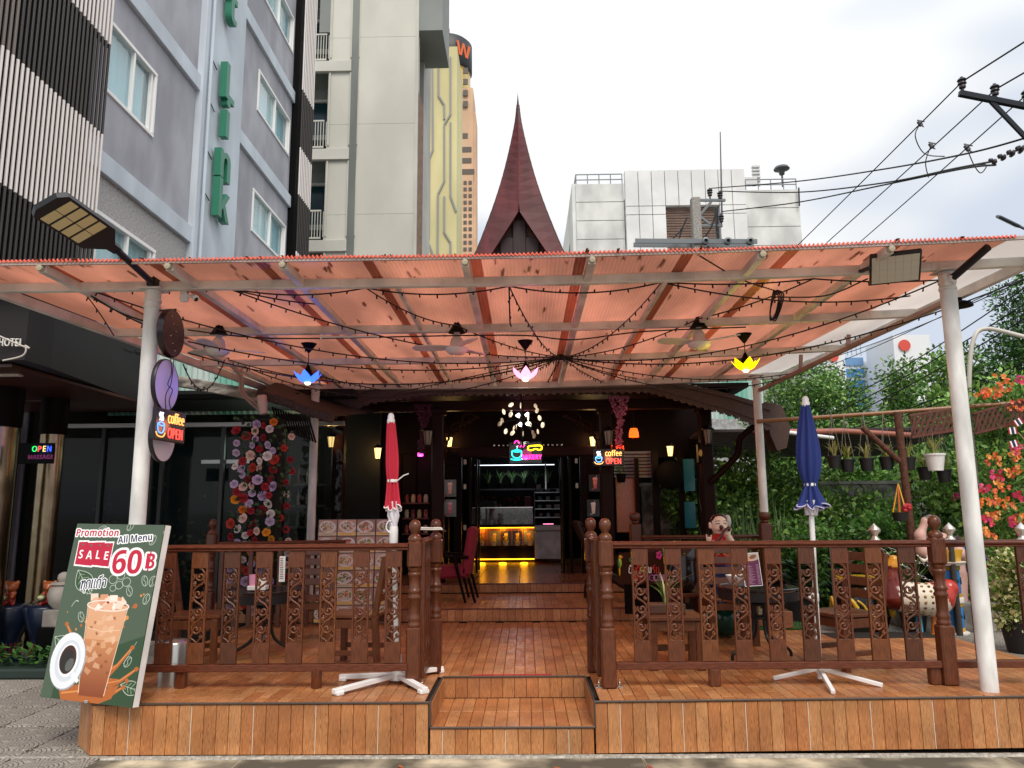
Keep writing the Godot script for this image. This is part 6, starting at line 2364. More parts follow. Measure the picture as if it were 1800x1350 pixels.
		var n := thing("gate_post", ["ball-topped gate post behind the left newel, tied with a white cord", "ball-topped gate post behind the right newel"][0 if s < 0 else 1], "post", Vector3(-0.74 if s < 0 else 0.53, DY, -6.42), 0.0, "gate posts")
		put("newel", nm, M.teak, n)
		if s < 0:
			var c := Mb.new()
			for q in [0.0, 0.012]:
				c.tube(arc([Vector3(-0.12, 1.1, 0.42), Vector3(-0.1, 1.13 + q, 0.32), Vector3(-0.02, 1.125 + q, 0.1), Vector3(0.04, 1.125 + q, 0.03), Vector3(0.052, 1.12, 0.0)], 5), 0.006, 5)
			c.tube(arc([Vector3(-0.1, 1.12, 0.36), Vector3(-0.11, 1.07, 0.38), Vector3(-0.115, 1.03, 0.37)], 4), 0.006, 5)
			tag(put("cord", c, flat("ecebe6", 0.8), self, shift(n.position)), "white cord knotted round the left gate posts", "cord")
	# railing along the back of the deck, right of the entrance
	var k := thing("rear_railing", "brown railing along the back of the deck before the pavilion", "railing", Vector3(2.1, DY, -10.2))
	put("handrail", rail_mesh(Vector3(-0.6, 0.935, 0), Vector3(0.98, 0.935, 0)), M.teak_h, k)
	var kb := Mb.new()
	kb.rbox(Vector3(0.2, 0.78, 0), Vector3(1.55, 0.07, 0.04), 0.005)
	put("sub_rail", kb, M.teak_h, k)
	for i in 10:
		var b := Mb.new()
		b.rbox(Vector3(-0.5 + 0.15 * i, 0.42, 0), Vector3(0.06, 0.66, 0.025), 0.003)
		put("slat", b, M.teak, k)
	for q in [[-0.68, 0.0], [0.94, 0.2]]:
		var m := Mb.new()
		m.rbox(Vector3(0, 0.52, 0), Vector3(0.14, 1.04, 0.14), 0.012)
		m.lathe([Vector2(0.04, 1.04), Vector2(0.055, 1.06), Vector2(0.05, 1.075), Vector2(0.04, 1.08)], 14)
		for j in 12:
			var an := TAU * j / 12
			m.ball(Vector3(cos(an) * 0.042, 1.13, sin(an) * 0.042), Vector3(0.03, 0.055, 0.03), 7, 6)
		put("newel", m, M.teak, k, shift(Vector3(q[0], 0.05, q[1])))
	# left: the railing in front of the shop
	var g2 := thing("rear_railing", "dark red railing by the flower column, left of the pavilion steps", "railing", Vector3(-2.6, DY, -9.0), 0.0)
	put("handrail", rail_mesh(Vector3(-0.9, 0.95, 0.3), Vector3(0.5, 0.95, -0.1)), M.teak_h, g2)
	for i in 9:
		var b := Mb.new()
		b.rbox(Vector3(-0.8 + 0.15 * i, 0.46, 0.27 - 0.043 * i), Vector3(0.05, 0.9, 0.025), 0.003)
		put("slat", b, M.teak, g2)
	put("newel", nm, M.teak, g2, shift(Vector3(-0.9, 0, 0.32)))

# ---------------------------------------------------------------- furniture on the deck
func make_chair(label: String, at: Vector3, turn: float) -> Node3D:
	# slat-backed teak chair; its back is at local -z, it faces +z
	var c := thing("wooden_chair", label, "chair", at, turn, "slat-backed chairs on the deck")
	var m: Material = M.chair
	var s := Mb.new()
	for k in 4:
		s.rbox(Vector3(-0.165 + 0.11 * k, 0.42, 0.02), Vector3(0.104, 0.026, 0.44), 0.004)
	put("seat", s, m, c)
	for x in [-0.2, 0.2]:
		var f := Mb.new()
		f.rbox(Vector3(x, 0.2, 0.2), Vector3(0.06, 0.41, 0.05), 0.005)
		put("leg", f, m, c)
		var b := Mb.new()
		b.bar(Vector3(x, 0.0, -0.22), Vector3(x, 0.42, -0.19), 0.06, 0.05, 0.005)
		b.bar(Vector3(x, 0.42, -0.19), Vector3(x, 0.9, -0.27), 0.06, 0.045, 0.005)
		put("rear_leg", b, m, c)
		var a := Mb.new()
		a.rbox(Vector3(x, 0.36, 0.0), Vector3(0.03, 0.07, 0.38), 0.003)
		a.rbox(Vector3(x, 0.13, 0.0), Vector3(0.03, 0.04, 0.38), 0.003)
		put("side_rail", a, m, c)
	for k in 4:
		var r := Mb.new()
		r.box(Vector3(0, 0.86 - 0.1 * k, -0.255 + 0.017 * k), Vector3(0.35, 0.07, 0.02), rx(-0.16), 0.004)
		put("back_slat", r, m, c)
	var fr := Mb.new()
	fr.rbox(Vector3(0, 0.36, 0.2), Vector3(0.34, 0.07, 0.03), 0.003)
	put("front_rail", fr, m, c)
	return c

func make_table(label: String, at: Vector3) -> Node3D:
	var t := thing("bistro_table", label, "table", at, 0.3, "round black tables on the deck")
	var top := Mb.new()
	top.lathe([Vector2(0.0, 0.575), Vector2(0.33, 0.575), Vector2(0.35, 0.583), Vector2(0.352, 0.6), Vector2(0.34, 0.606), Vector2(0.33, 0.6), Vector2(0.0, 0.6)], 40, Transform3D.IDENTITY, false)
	put("table_top", top, flat("1b1c1f", 0.18, 0.2), t)
	var skirt := Mb.new()
	skirt.lathe([Vector2(0.34, 0.5), Vector2(0.345, 0.575)], 40)
	put("rim", skirt, flat("141416", 0.4), t)
	for k in 4:
		var an := TAU * k / 4
		var d := Vector3(cos(an), 0, sin(an))
		var l := Mb.new()
		l.tube(arc([d * 0.1 + Vector3(0, 0.57, 0), d * 0.06 + Vector3(0, 0.34, 0), d * 0.1 + Vector3(0, 0.17, 0), d * 0.27 + Vector3(0, 0.06, 0), d * 0.29 + Vector3(0, 0.0, 0)], 6), 0.014, 8)
		put("leg", l, flat("101012", 0.35, 0.2), t)
	var h := Mb.new()
	for y in [0.34, 0.45]:
		h.lathe([Vector2(0.08, y - 0.01), Vector2(0.085, y), Vector2(0.08, y + 0.01)], 16)
	put("collar", h, flat("101012", 0.35, 0.2), t)
	return t

func closed_parasol(kind: String, label: String, base: Vector3, top: Vector3, hem_y: float, hem_r: float, tie_y: float, belly: float, body: String, lining: String) -> Node3D:
	var p := thing("closed_parasol", label, "parasol", base, 0.0, "closed parasols")
	var H := top.y - base.y
	var lean := (top - base) / H
	var pole := Mb.new()
	pole.tube(V3([Vector3(0, 0.02, 0), lean * (hem_y + 0.1)]), 0.02, 12)
	put("pole", pole, M.white, p)
	var cl := Mb.new()
	cl.lathe([Vector2(0.024, 0.3), Vector2(0.03, 0.31), Vector2(0.03, 0.36), Vector2(0.024, 0.37)], 12)
	cl.rbox(Vector3(-0.035, 0.335, 0), Vector3(0.03, 0.02, 0.012), 0.003)
	if kind == "blue":
		put("height_clamp", cl, M.white, p, shift(lean * 0.27))
	# folded cloth: a pleated tube that narrows at the tie and flares below it
	var folds := 8
	var seg := 64
	var rows := []
	var n := 26
	for i in n + 1:
		var t := float(i) / n
		var y := lerpf(hem_y, H - 0.05, t)
		var r: float
		if y < tie_y:
			r = lerpf(hem_r, 0.035, pow((y - hem_y) / (tie_y - hem_y), 0.75))
		else:
			var k := (y - tie_y) / (H - 0.05 - tie_y)
			r = lerpf(0.036, 0.03, k) + belly * sin(PI * pow(k, 0.75)) * (1.0 - 0.25 * k)
		var ring := []
		for s in seg:
			var an := TAU * s / seg
			var amp := 0.32 if y < tie_y else 0.16
			var f := r * (1.0 + amp * cos(an * folds + y * 2.5) + 0.08 * sin(an * 3.0 + y * 5.0))
			ring.append(lean * y + Vector3(cos(an) * f, (0.014 * cos(an * folds + 1.0) + 0.012 * sin(an * 3.0) if i == 0 else 0.0), sin(an) * f))
		rows.append(ring)
	var cloth := Mb.new()
	for i in n:
		for s in seg:
			var s2 := (s + 1) % seg
			var cen: Vector3 = lean * lerpf(hem_y, H - 0.05, float(i) / n)
			var o: Vector3 = rows[i][s] - cen
			o.y = 0
			cloth.quad(rows[i][s], rows[i][s2], rows[i + 1][s2], rows[i + 1][s], o)
	var cm := flat(body, 0.75)
	cm.rim_enabled = true
	cm.rim = 0.3
	put("canopy_cloth", cloth, cm, p)
	var hem := Mb.new()
	var hp := PackedVector3Array()
	for s in seg + 1: hp.append(rows[0][s % seg])
	hem.tube(hp, 0.006, 5)
	put("hem", hem, flat(lining, 0.7), p)
	var tie := Mb.new()
	tie.lathe([Vector2(0.042, tie_y - 0.012), Vector2(0.046, tie_y), Vector2(0.042, tie_y + 0.012)], 16)
	if kind == "red":
		tie.tube(V3([Vector3(0.04, tie_y, 0.02), Vector3(0.09, tie_y + 0.04, 0.02), Vector3(0.13, tie_y + 0.055, 0.02)]), 0.005, 5)
	put("tie_band", tie, M.white, p, shift(lean * tie_y - Vector3(0, tie_y, 0)))
	var lin2 := Mb.new()
	for k in 7:
		var an := TAU * k / 7
		lin2.tube(V3([lean * (hem_y - 0.14 if kind == "red" else hem_y - 0.05) + Vector3(cos(an) * 0.016, 0, sin(an) * 0.016), lean * (hem_y - 0.06) + Vector3(cos(an + 0.9) * 0.034, 0, sin(an + 0.9) * 0.034), lean * (hem_y + 0.05) + Vector3(cos(an + 1.6) * hem_r * 0.5, 0, sin(an + 1.6) * hem_r * 0.5)]), 0.016, 6)
	put("folded_lining", lin2, flat("d9d4dc", 0.8), p)
	var fin := Mb.new()
	fin.lathe([Vector2(0.03, -0.06), Vector2(0.032, -0.03), Vector2(0.026, -0.02), Vector2(0.026, 0.0), Vector2(0.018, 0.02), Vector2(0.0, 0.028)], 12, shift(lean * H))
	put("finial", fin, M.white, p)
	return p

func furniture() -> void:
	M.chair = grainm("774428", 0.3, 1, 0.8)
	make_table("round black table behind the left railing with a menu stand on it", Vector3(-2.32, DY, -7.0))
	make_table("round black table behind the right railing with a white bowl on it", Vector3(2.02, DY, -6.95))
	make_chair("wooden chair at the far left end of the deck, facing the left table", Vector3(-2.82, DY, -6.75), PI / 2 + 0.15)
	make_chair("wooden chair right of the left table, its back to the red parasol", Vector3(-1.42, DY, -6.75), -PI / 2 - 0.1)
	make_chair("wooden chair behind the left table, facing the street", Vector3(-2.2, DY, -8.0), 0.1)
	make_chair("wooden chair behind the right table, its back slats under the figure", Vector3(1.95, DY, -7.75), 0.0)
	make_chair("wooden chair right of the blue parasol pole, facing the right table", Vector3(2.62, DY, -6.62), -PI / 2 + 0.35)
	# stool with a planter on it
	var st := thing("wooden_stool", "square wooden stool with a planter standing on it behind the right railing", "stool", Vector3(1.2, DY, -6.62))
	var a := Mb.new()
	a.rbox(Vector3(0, 0.4, 0), Vector3(0.46, 0.035, 0.4), 0.006)
	put("seat", a, M.chair, st)
	for x in [-0.19, 0.19]:
		for z in [-0.16, 0.16]:
			var l := Mb.new()
			l.rbox(Vector3(x, 0.19, z), Vector3(0.07, 0.38, 0.05), 0.005)
			put("leg", l, M.chair, st)
	var rr := Mb.new()
	rr.rbox(Vector3(0, 0.12, -0.16), Vector3(0.32, 0.05, 0.03), 0.004)
	put("stretcher", rr, M.chair, st)
	rr = Mb.new()
	rr.rbox(Vector3(0, 0.34, 0.16), Vector3(0.32, 0.08, 0.03), 0.004)
	put("stretcher", rr, M.chair, st)
	var pl := thing("planter", "low brown planter with arching green and cream blades on the stool", "plant", Vector3(1.16, DY + 0.418, -6.66))
	var pb := Mb.new()
	pb.rbox(Vector3(0, 0.04, 0), Vector3(0.3, 0.08, 0.16), 0.008)
	put("box", pb, grainm("5f3b28", 0.5, 0), pl)
	blades(pl, Vector3(0, 0.08, 0), 30, 0.3, 0.012, ["7d9a4c", "c9cf98", "5d7f3a"])
	# on the tables
	var bw := thing("bowl", "white ceramic bowl with a spoon on the right table", "bowl", Vector3(1.86, DY + 0.608, -6.88))
	var b := Mb.new()
	b.lathe([Vector2(0.0, 0.0), Vector2(0.07, 0.0), Vector2(0.1, 0.02), Vector2(0.135, 0.095), Vector2(0.128, 0.095), Vector2(0.09, 0.02), Vector2(0.0, 0.015)], 24)
	put("body", b, flat("eceae6", 0.15), bw)
	var sp := Mb.new()
	sp.tube(V3([Vector3(-0.09, 0.02, 0), Vector3(-0.06, 0.13, 0.0)]), 0.006, 6)
	put("spoon", sp, M.chrome, bw)
	var tr := thing("ashtray", "small round black tray on the far side of the right table", "tray", Vector3(2.22, DY + 0.608, -7.1))
	var t2 := Mb.new()
	t2.lathe([Vector2(0.0, 0.0), Vector2(0.09, 0.0), Vector2(0.1, 0.03), Vector2(0.093, 0.03), Vector2(0.085, 0.01), Vector2(0.0, 0.01)], 20)
	put("dish", t2, M.black, tr)
	var cu := thing("sauce_caddy", "clear caddy with a pink and a white pot on the left table", "caddy", Vector3(-2.34, DY + 0.608, -6.86))
	var c1 := Mb.new()
	c1.rbox(Vector3(0, 0.02, 0), Vector3(0.16, 0.04, 0.1), 0.006)
	put("tray", c1, flat("dcd9d4", 0.3), cu)
	var c2 := Mb.new()
	c2.lathe([Vector2(0.0, 0.03), Vector2(0.035, 0.03), Vector2(0.04, 0.13), Vector2(0.0, 0.135)], 14, shift(Vector3(-0.04, 0, 0)))
	put("pink_pot", c2, flat("dc8fb0", 0.4), cu)
	var c3 := Mb.new()
	c3.lathe([Vector2(0.0, 0.03), Vector2(0.035, 0.03), Vector2(0.035, 0.1), Vector2(0.0, 0.105)], 14, shift(Vector3(0.04, 0, 0)))
	put("white_pot", c3, flat("e8e4d8", 0.3), cu)
	# parasols
	var rb := Vector3(-0.985, DY, -6.08)
	var red := closed_parasol("red", "closed red parasol with a white tie, left of the entrance", rb, Vector3(-1.07, 2.36, -6.1), 1.3, 0.052, 1.51, 0.014, "c01f3a", "e8e4e4")
	red.set_meta("label", "closed red parasol with a white tie, left of the entrance")
	for q in [Vector3(-0.375, 0, 0.44), Vector3(0.265, 0, 0.4), Vector3(-0.45, 0, -0.06), Vector3(0.3, 0, -0.36)]:
		var l := Mb.new()
		l.bar(Vector3(0, 0.055, 0), Vector3(q.x, 0.03, q.z), 0.045, 0.035, 0.004)
		l.box(Vector3(q.x * 0.93, 0.016, q.z * 0.93), Vector3(0.07, 0.03, 0.06), ry(atan2(q.x, q.z)), 0.006)
		put("base_leg", l, M.white, red)
	var hub := Mb.new()
	hub.lathe([Vector2(0.0, 0.02), Vector2(0.06, 0.02), Vector2(0.055, 0.06), Vector2(0.032, 0.08), Vector2(0.03, 0.2), Vector2(0.022, 0.2)], 16)
	put("base_hub", hub, M.white, red)
	var crank := Mb.new()
	crank.tube(arc([Vector3(-0.06, 1.1, 0.02), Vector3(-0.1, 1.14, 0.02), Vector3(-0.09, 1.19, 0.02), Vector3(-0.06, 1.2, 0.02)], 4), 0.006, 5)
	crank.lathe([Vector2(0.03, 1.02), Vector2(0.034, 1.04), Vector2(0.034, 1.13), Vector2(0.03, 1.16)], 12, shift(Vector3(-0.045, 0, 0)))
	put("crank_collar", crank, M.white, red)
	var bb := Vector3(2.17, DY, -6.03)
	var blue := closed_parasol("blue", "closed blue parasol with pale piping behind the right railing", bb, Vector3(2.235, 2.46, -6.1), 1.28, 0.1, 1.45, 0.052, "11286e", "b9b6d8")
	for q in [Vector3(-0.06, 0, 0.4), Vector3(-0.33, 0, -0.05), Vector3(0.37, 0, 0.2), Vector3(0.24, 0, -0.5), Vector3(-0.12, 0, -0.5)]:
		var l := Mb.new()
		l.bar(Vector3(q.x * 0.05, 0.09, q.z * 0.05), Vector3(q.x, 0.014, q.z), 0.03, 0.028, 0.003)
		put("base_leg", l, M.white, blue)
	var bh := Mb.new()
	bh.lathe([Vector2(0.028, 0.06), Vector2(0.03, 0.12), Vector2(0.022, 0.15)], 12)
	put("base_hub", bh, M.white, blue)
	# steel bin under the left railing
	var bn := thing("waste_bin", "round brushed steel bin behind the promotion board", "bin", Vector3(-2.68, DY, -6.05))
	var bm := Mb.new()
	bm.lathe([Vector2(0.0, 0.0), Vector2(0.11, 0.0), Vector2(0.112, 0.3), Vector2(0.1, 0.32), Vector2(0.0, 0.33)], 24)
	put("body", bm, flat("b8b5b0", 0.3, 0.9), bn)
	armchairs()
	figure()

func blades(parent: Node3D, at: Vector3, n: int, len: float, w: float, tones: Array) -> void:
	# arching strap leaves, all one clump
	var m := Mb.new()
	for i in n:
		var an := rf(0, TAU)
		var d := Vector3(cos(an), 0, sin(an))
		var s := Vector3(-sin(an), 0, cos(an))
		var L := len * rf(0.6, 1.15)
		var out := rf(0.15, 0.75)
		m.col = lin(tones[rng.randi() % tones.size()])
		var last := []
		for k in 6:
			var t := k / 5.0
			var p := at + d * (0.02 + L * out * t * t) + Vector3(0, L * (t - 0.45 * out * t * t), 0)
			var hw := w * 0.5 * (1.0 - t * t) + 0.0008
			var row := [p - s * hw, p + s * hw]
			if k > 0:
				m.quad(last[0], last[1], row[1], row[0], Vector3.UP + d * -0.3)
			last = row
	stuff(put("blades", m, M.leafc, parent))

func armchairs() -> void:
	var a := thing("armchair", "red upholstered armchair with dark wooden arms on the pavilion step", "armchair", Vector3(-0.92, 0.49, -10.1), 0.0)
	var rm := pm("8e1730", 0.8, "fine", 0.8, Vector3(2, 2, 2))
	var b := Mb.new()
	b.box(Vector3(0.2, 0.62, 0), Vector3(0.12, 0.6, 0.56), rz(-0.16), 0.03)
	put("backrest", b, rm, a)
	var s := Mb.new()
	s.box(Vector3(-0.12, 0.36, 0), Vector3(0.6, 0.15, 0.56), rz(0.04), 0.03)
	put("seat", s, rm, a)
	for z in [-0.3, 0.3]:
		var m := Mb.new()
		m.tube(arc([Vector3(-0.42, 0.6, z), Vector3(-0.1, 0.565, z), Vector3(0.2, 0.55, z)]), 0.02, 7)
		put("arm", m, M.dark, a)
		for q in [[-0.34, 0.58, -0.38], [0.02, 0.55, 0.16], [0.2, 0.3, 0.28]]:
			var l := Mb.new()
			l.tube(V3([Vector3(q[0], q[1], z), Vector3(q[2], 0.0, z)]), 0.022, 7, 0.015)
			put("leg", l, M.dark, a)
	var c := thing("lounge_chair", "dark wooden folding lounge chair seen side-on right of the pavilion step", "chair", Vector3(0.93, 0.49, -10.0))
	var dw := grainm("3a2620", 0.3, 1)
	for z in [-0.26, 0.26]:
		var m := Mb.new()
		m.tube(arc([Vector3(-0.3, 0.98, z), Vector3(-0.14, 0.62, z), Vector3(0.1, 0.3, z), Vector3(0.5, 0.06, z)]), 0.032, 8)
		put("long_frame", m, dw, c)
		var f := Mb.new()
		f.tube(arc([Vector3(-0.16, 0.0, z), Vector3(-0.13, 0.2, z), Vector3(0.05, 0.42, z), Vector3(0.4, 0.55, z)]), 0.036, 8)
		put("cross_leg", f, dw, c)
		var ar := Mb.new()
		ar.tube(arc([Vector3(-0.2, 0.74, z), Vector3(0.1, 0.68, z), Vector3(0.45, 0.68, z)]), 0.03, 8)
		put("arm", ar, dw, c)
	for k in 11:
		var sl := Mb.new()
		var p: Vector3 = arc([Vector3(-0.28, 0.98, 0), Vector3(-0.12, 0.62, 0), Vector3(0.12, 0.32, 0), Vector3(0.48, 0.1, 0)])[2 + k * 2 + k / 2]
		sl.box(p + Vector3(0.02, 0.02, 0), Vector3(0.05, 0.03, 0.5), rz(-0.9), 0.006)
		put("slat", sl, dw, c)

func figure() -> void:
	# a painted figure of a child that holds a brown horn-shaped receiver to its mouth
	var f := thing("painted_figure", "painted figure of a child in a red flowered shirt holding a brown receiver", "statue", Vector3(2.07, DY, -8.4))
	f.scale = Vector3.ONE * 0.95
	var skin := lin("f0d6c4")
	var redc := lin("b4231d")
	var blue := lin("24427c")
	var H := [
		[Vector3(-0.075, 0.05, 0.05), Vector3(-0.07, 0.3, 0.0), 0.05, 0.06, blue], [Vector3(-0.07, 0.3, 0.0), Vector3(-0.06, 0.6, 0.0), 0.06, 0.085, blue],
		[Vector3(0.075, 0.05, 0.05), Vector3(0.07, 0.3, 0.0), 0.05, 0.06, blue], [Vector3(0.07, 0.3, 0.0), Vector3(0.06, 0.6, 0.0), 0.06, 0.085, blue],
		[Vector3(0, 0.62, 0), Vector3(0, 0.74, 0), 0.125, 0.125, blue], [Vector3(0, 0.78, 0), Vector3(0, 0.98, 0), 0.13, 0.105, redc],
		[Vector3(-0.1, 0.98, 0), Vector3(-0.17, 0.86, 0.06), 0.052, 0.045, redc], [Vector3(-0.17, 0.86, 0.06), Vector3(-0.165, 0.95, 0.15), 0.04, 0.032, skin],
		[Vector3(0.1, 0.98, 0), Vector3(0.15, 0.88, 0.08), 0.052, 0.045, redc], [Vector3(0.15, 0.88, 0.08), Vector3(0.06, 1.04, 0.14), 0.042, 0.032, skin],
		[Vector3(0, 1.0, 0), Vector3(0, 1.08, 0), 0.045, 0.045, skin], [Vector3(0, 1.155, 0.0), Vector3(0, 1.18, 0.0), 0.098, 0.1, skin],
		[Vector3(-0.075, 0.0, 0.06), Vector3(-0.075, 0.02, 0.12), 0.05, 0.045, lin("2a1c18")], [Vector3(0.075, 0.0, 0.06), Vector3(0.075, 0.02, 0.12), 0.05, 0.045, lin("2a1c18")]]
	put("body", blob(H, 0.0125, 0.03), M.vgloss, f)
	# head and hands on a finer grid
	var fine := [[Vector3(0, 1.15, 0.055), Vector3(0, 1.15, 0.06), 0.05, 0.05, skin], [Vector3(0, 1.155, 0.098), Vector3(0, 1.145, 0.108), 0.01, 0.015, skin],
		[Vector3(-0.04, 1.12, 0.07), Vector3(-0.035, 1.12, 0.075), 0.03, 0.03, skin], [Vector3(0.04, 1.12, 0.07), Vector3(0.035, 1.12, 0.075), 0.03, 0.03, skin],
		[Vector3(-0.1, 1.14, 0.0), Vector3(-0.1, 1.17, 0.0), 0.022, 0.024, skin], [Vector3(0.1, 1.14, 0.0), Vector3(0.1, 1.17, 0.0), 0.022, 0.024, skin]]
	put("face", blob(fine, 0.006, 0.02), M.vgloss, f)
	for s in [0, 1]:
		var hd := Vector3(-0.165, 0.965, 0.16) if s == 0 else Vector3(0.055, 1.055, 0.15)
		var hands := [[hd, hd + Vector3(0, 0.03, 0.005), 0.026, 0.024, skin]]
		for k in 4:
			var x := -0.022 + 0.0148 * k
			var up: float = ([0.05, 0.02, 0.02, 0.045][k] if s == 0 else 0.022)
			var b0: Vector3 = hd + Vector3(x, 0.042, 0.004)
			hands.append([b0, b0 + Vector3(x * 0.2, up, 0.006), 0.0085, 0.0078, skin])
			if up < 0.03:
				hands.append([b0 + Vector3(x * 0.2, up, 0.006), b0 + Vector3(0, up - 0.012, 0.028), 0.0078, 0.007, skin])
		var sd := 1.0 if s == 0 else -1.0
		hands.append([hd + Vector3(sd * 0.02, 0.008, 0.01), hd + Vector3(sd * 0.044, 0.03, 0.018), 0.009, 0.0075, skin])
		put("hand", blob(hands, 0.0045, 0.006), M.vgloss, f)
	var hair := Mb.new()
	hair.col = lin("1d1512")
	hair.ball(Vector3(0.005, 1.19, -0.014), Vector3(0.112, 0.1, 0.105), 18, 12)
	put("hair", hair, M.vgloss, f)
	var gh := Mb.new()
	gh.col = lin("c4c2c0")
	gh.ball(Vector3(0.088, 1.2, 0.006), Vector3(0.042, 0.075, 0.075), 14, 10)
	put("grey_side_hair", gh, M.vgloss, f)
	var ey := Mb.new()
	ey.col = lin("1a1210")
	for s in [-1, 1]:
		ey.tube(arc([Vector3(s * 0.06, 1.175, 0.082), Vector3(s * 0.04, 1.18, 0.093), Vector3(s * 0.02, 1.174, 0.099)], 4), 0.004, 5)
		ey.tube(arc([Vector3(s * 0.066, 1.2, 0.075), Vector3(s * 0.04, 1.208, 0.088), Vector3(s * 0.018, 1.203, 0.096)], 4), 0.0035, 5)
	put("eyes_and_brows", ey, M.vgloss, f)
	var mo := Mb.new()
	mo.col = lin("a8302a")
	mo.ball(Vector3(-0.012, 1.108, 0.104), Vector3(0.02, 0.009, 0.008), 8, 5)
	put("mouth", mo, M.vgloss, f)
	var rc := Mb.new()
	rc.col = lin("4a2c26")
	rc.tube(arc([Vector3(-0.13, 0.95, 0.17), Vector3(-0.06, 1.01, 0.19), Vector3(0.0, 1.1, 0.19), Vector3(0.05, 1.13, 0.17)]), 0.014, 8)
	rc.ball(Vector3(0.055, 1.12, 0.17), Vector3(0.028, 0.03, 0.028), 10, 7)
	rc.ball(Vector3(-0.02, 1.14, 0.155), Vector3(0.024, 0.024, 0.02), 10, 7)
	put("receiver", rc, M.vgloss, f)
	for i in 14:
		var fl := Mb.new()
		fl.col = lin(["e0b020", "e8c840", "d8861c"][i % 3])
		var an := -0.9 + 0.45 * (i % 5)
		var y := 0.78 + 0.07 * (i / 5)
		var r := 0.137 - (y - 0.78) * 0.1
		fl.ball(Vector3(sin(an) * r, y, cos(an) * r), Vector3(0.014, 0.012, 0.006), 7, 4)
		put("shirt_flower", fl, M.vgloss, f)

# ---------------------------------------------------------------- printed things: pictures are painted into images with filled polygons
func poly(im: Image, pts: PackedVector2Array, col: Color) -> void:
	var lo := 1e9
	var hi := -1e9
	for p in pts:
		lo = minf(lo, p.y)
		hi = maxf(hi, p.y)
	for y in range(maxi(0, int(lo)), mini(im.get_height() - 1, int(hi)) + 1):
		var xs := []
		for i in pts.size():
			var a := pts[i]
			var b := pts[(i + 1) % pts.size()]
			var yy := y + 0.5
			if (a.y <= yy) != (b.y <= yy):
				xs.append(a.x + (b.x - a.x) * (yy - a.y) / (b.y - a.y))
		xs.sort()
		for k in range(0, xs.size() - 1, 2):
			var x0 := clampi(int(round(xs[k])), 0, im.get_width())
			var x1 := clampi(int(round(xs[k + 1])), 0, im.get_width())
			if x1 > x0:
				im.fill_rect(Rect2i(x0, y, x1 - x0, 1), col)

func disc(im: Image, c: Vector2, rx: float, ry: float, col: Color, rot := 0.0) -> void:
	var p := PackedVector2Array()
	for i in 28:
		p.append(c + Vector2(cos(TAU * i / 28) * rx, sin(TAU * i / 28) * ry).rotated(rot))
	poly(im, p, col)

func line(im: Image, pts: PackedVector2Array, w: float, col: Color) -> void:
	for i in pts.size() - 1:
		var d := (pts[i + 1] - pts[i]).normalized()
		var s := Vector2(-d.y, d.x) * w * 0.5
		poly(im, V2([pts[i] - s, pts[i + 1] - s, pts[i + 1] + s, pts[i] + s]), col)
		disc(im, pts[i + 1], w * 0.5, w * 0.5, col)
	disc(im, pts[0], w * 0.5, w * 0.5, col)

func print_text(im: Image, text: String, at: Vector2, size: float, col: Color, edge: Color, ew: float, rot := 0.0, bold := true, squash := 1.0) -> void:
	# text centred at a point, drawn from the triangles of its letters, with a rim round it
	var arr := letters(text, 1.0, 0.0, bold).get_mesh_arrays()
	if arr.is_empty():
		return
	var v: PackedVector3Array = arr[Mesh.ARRAY_VERTEX]
	var ids = arr[Mesh.ARRAY_INDEX]
	var tri := []
	var n: int = ids.size() if ids != null and ids.size() > 0 else v.size()
	for i in range(0, n, 3):
		var t := PackedVector2Array()
		for k in 3:
			var q: Vector3 = v[ids[i + k]] if ids != null and ids.size() > 0 else v[i + k]
			t.append(Vector2(q.x * squash, -q.y) * size)
		tri.append(t)
	var passes := []
	if ew > 0.0:
		for k in 14:
			passes.append([Vector2(cos(TAU * k / 14), sin(TAU * k / 14)) * ew, edge])
	passes.append([Vector2.ZERO, col])
	for p in passes:
		for t in tri:
			var m := PackedVector2Array()
			for q in t: m.append(at + p[0] + q.rotated(rot))
			poly(im, m, p[1])

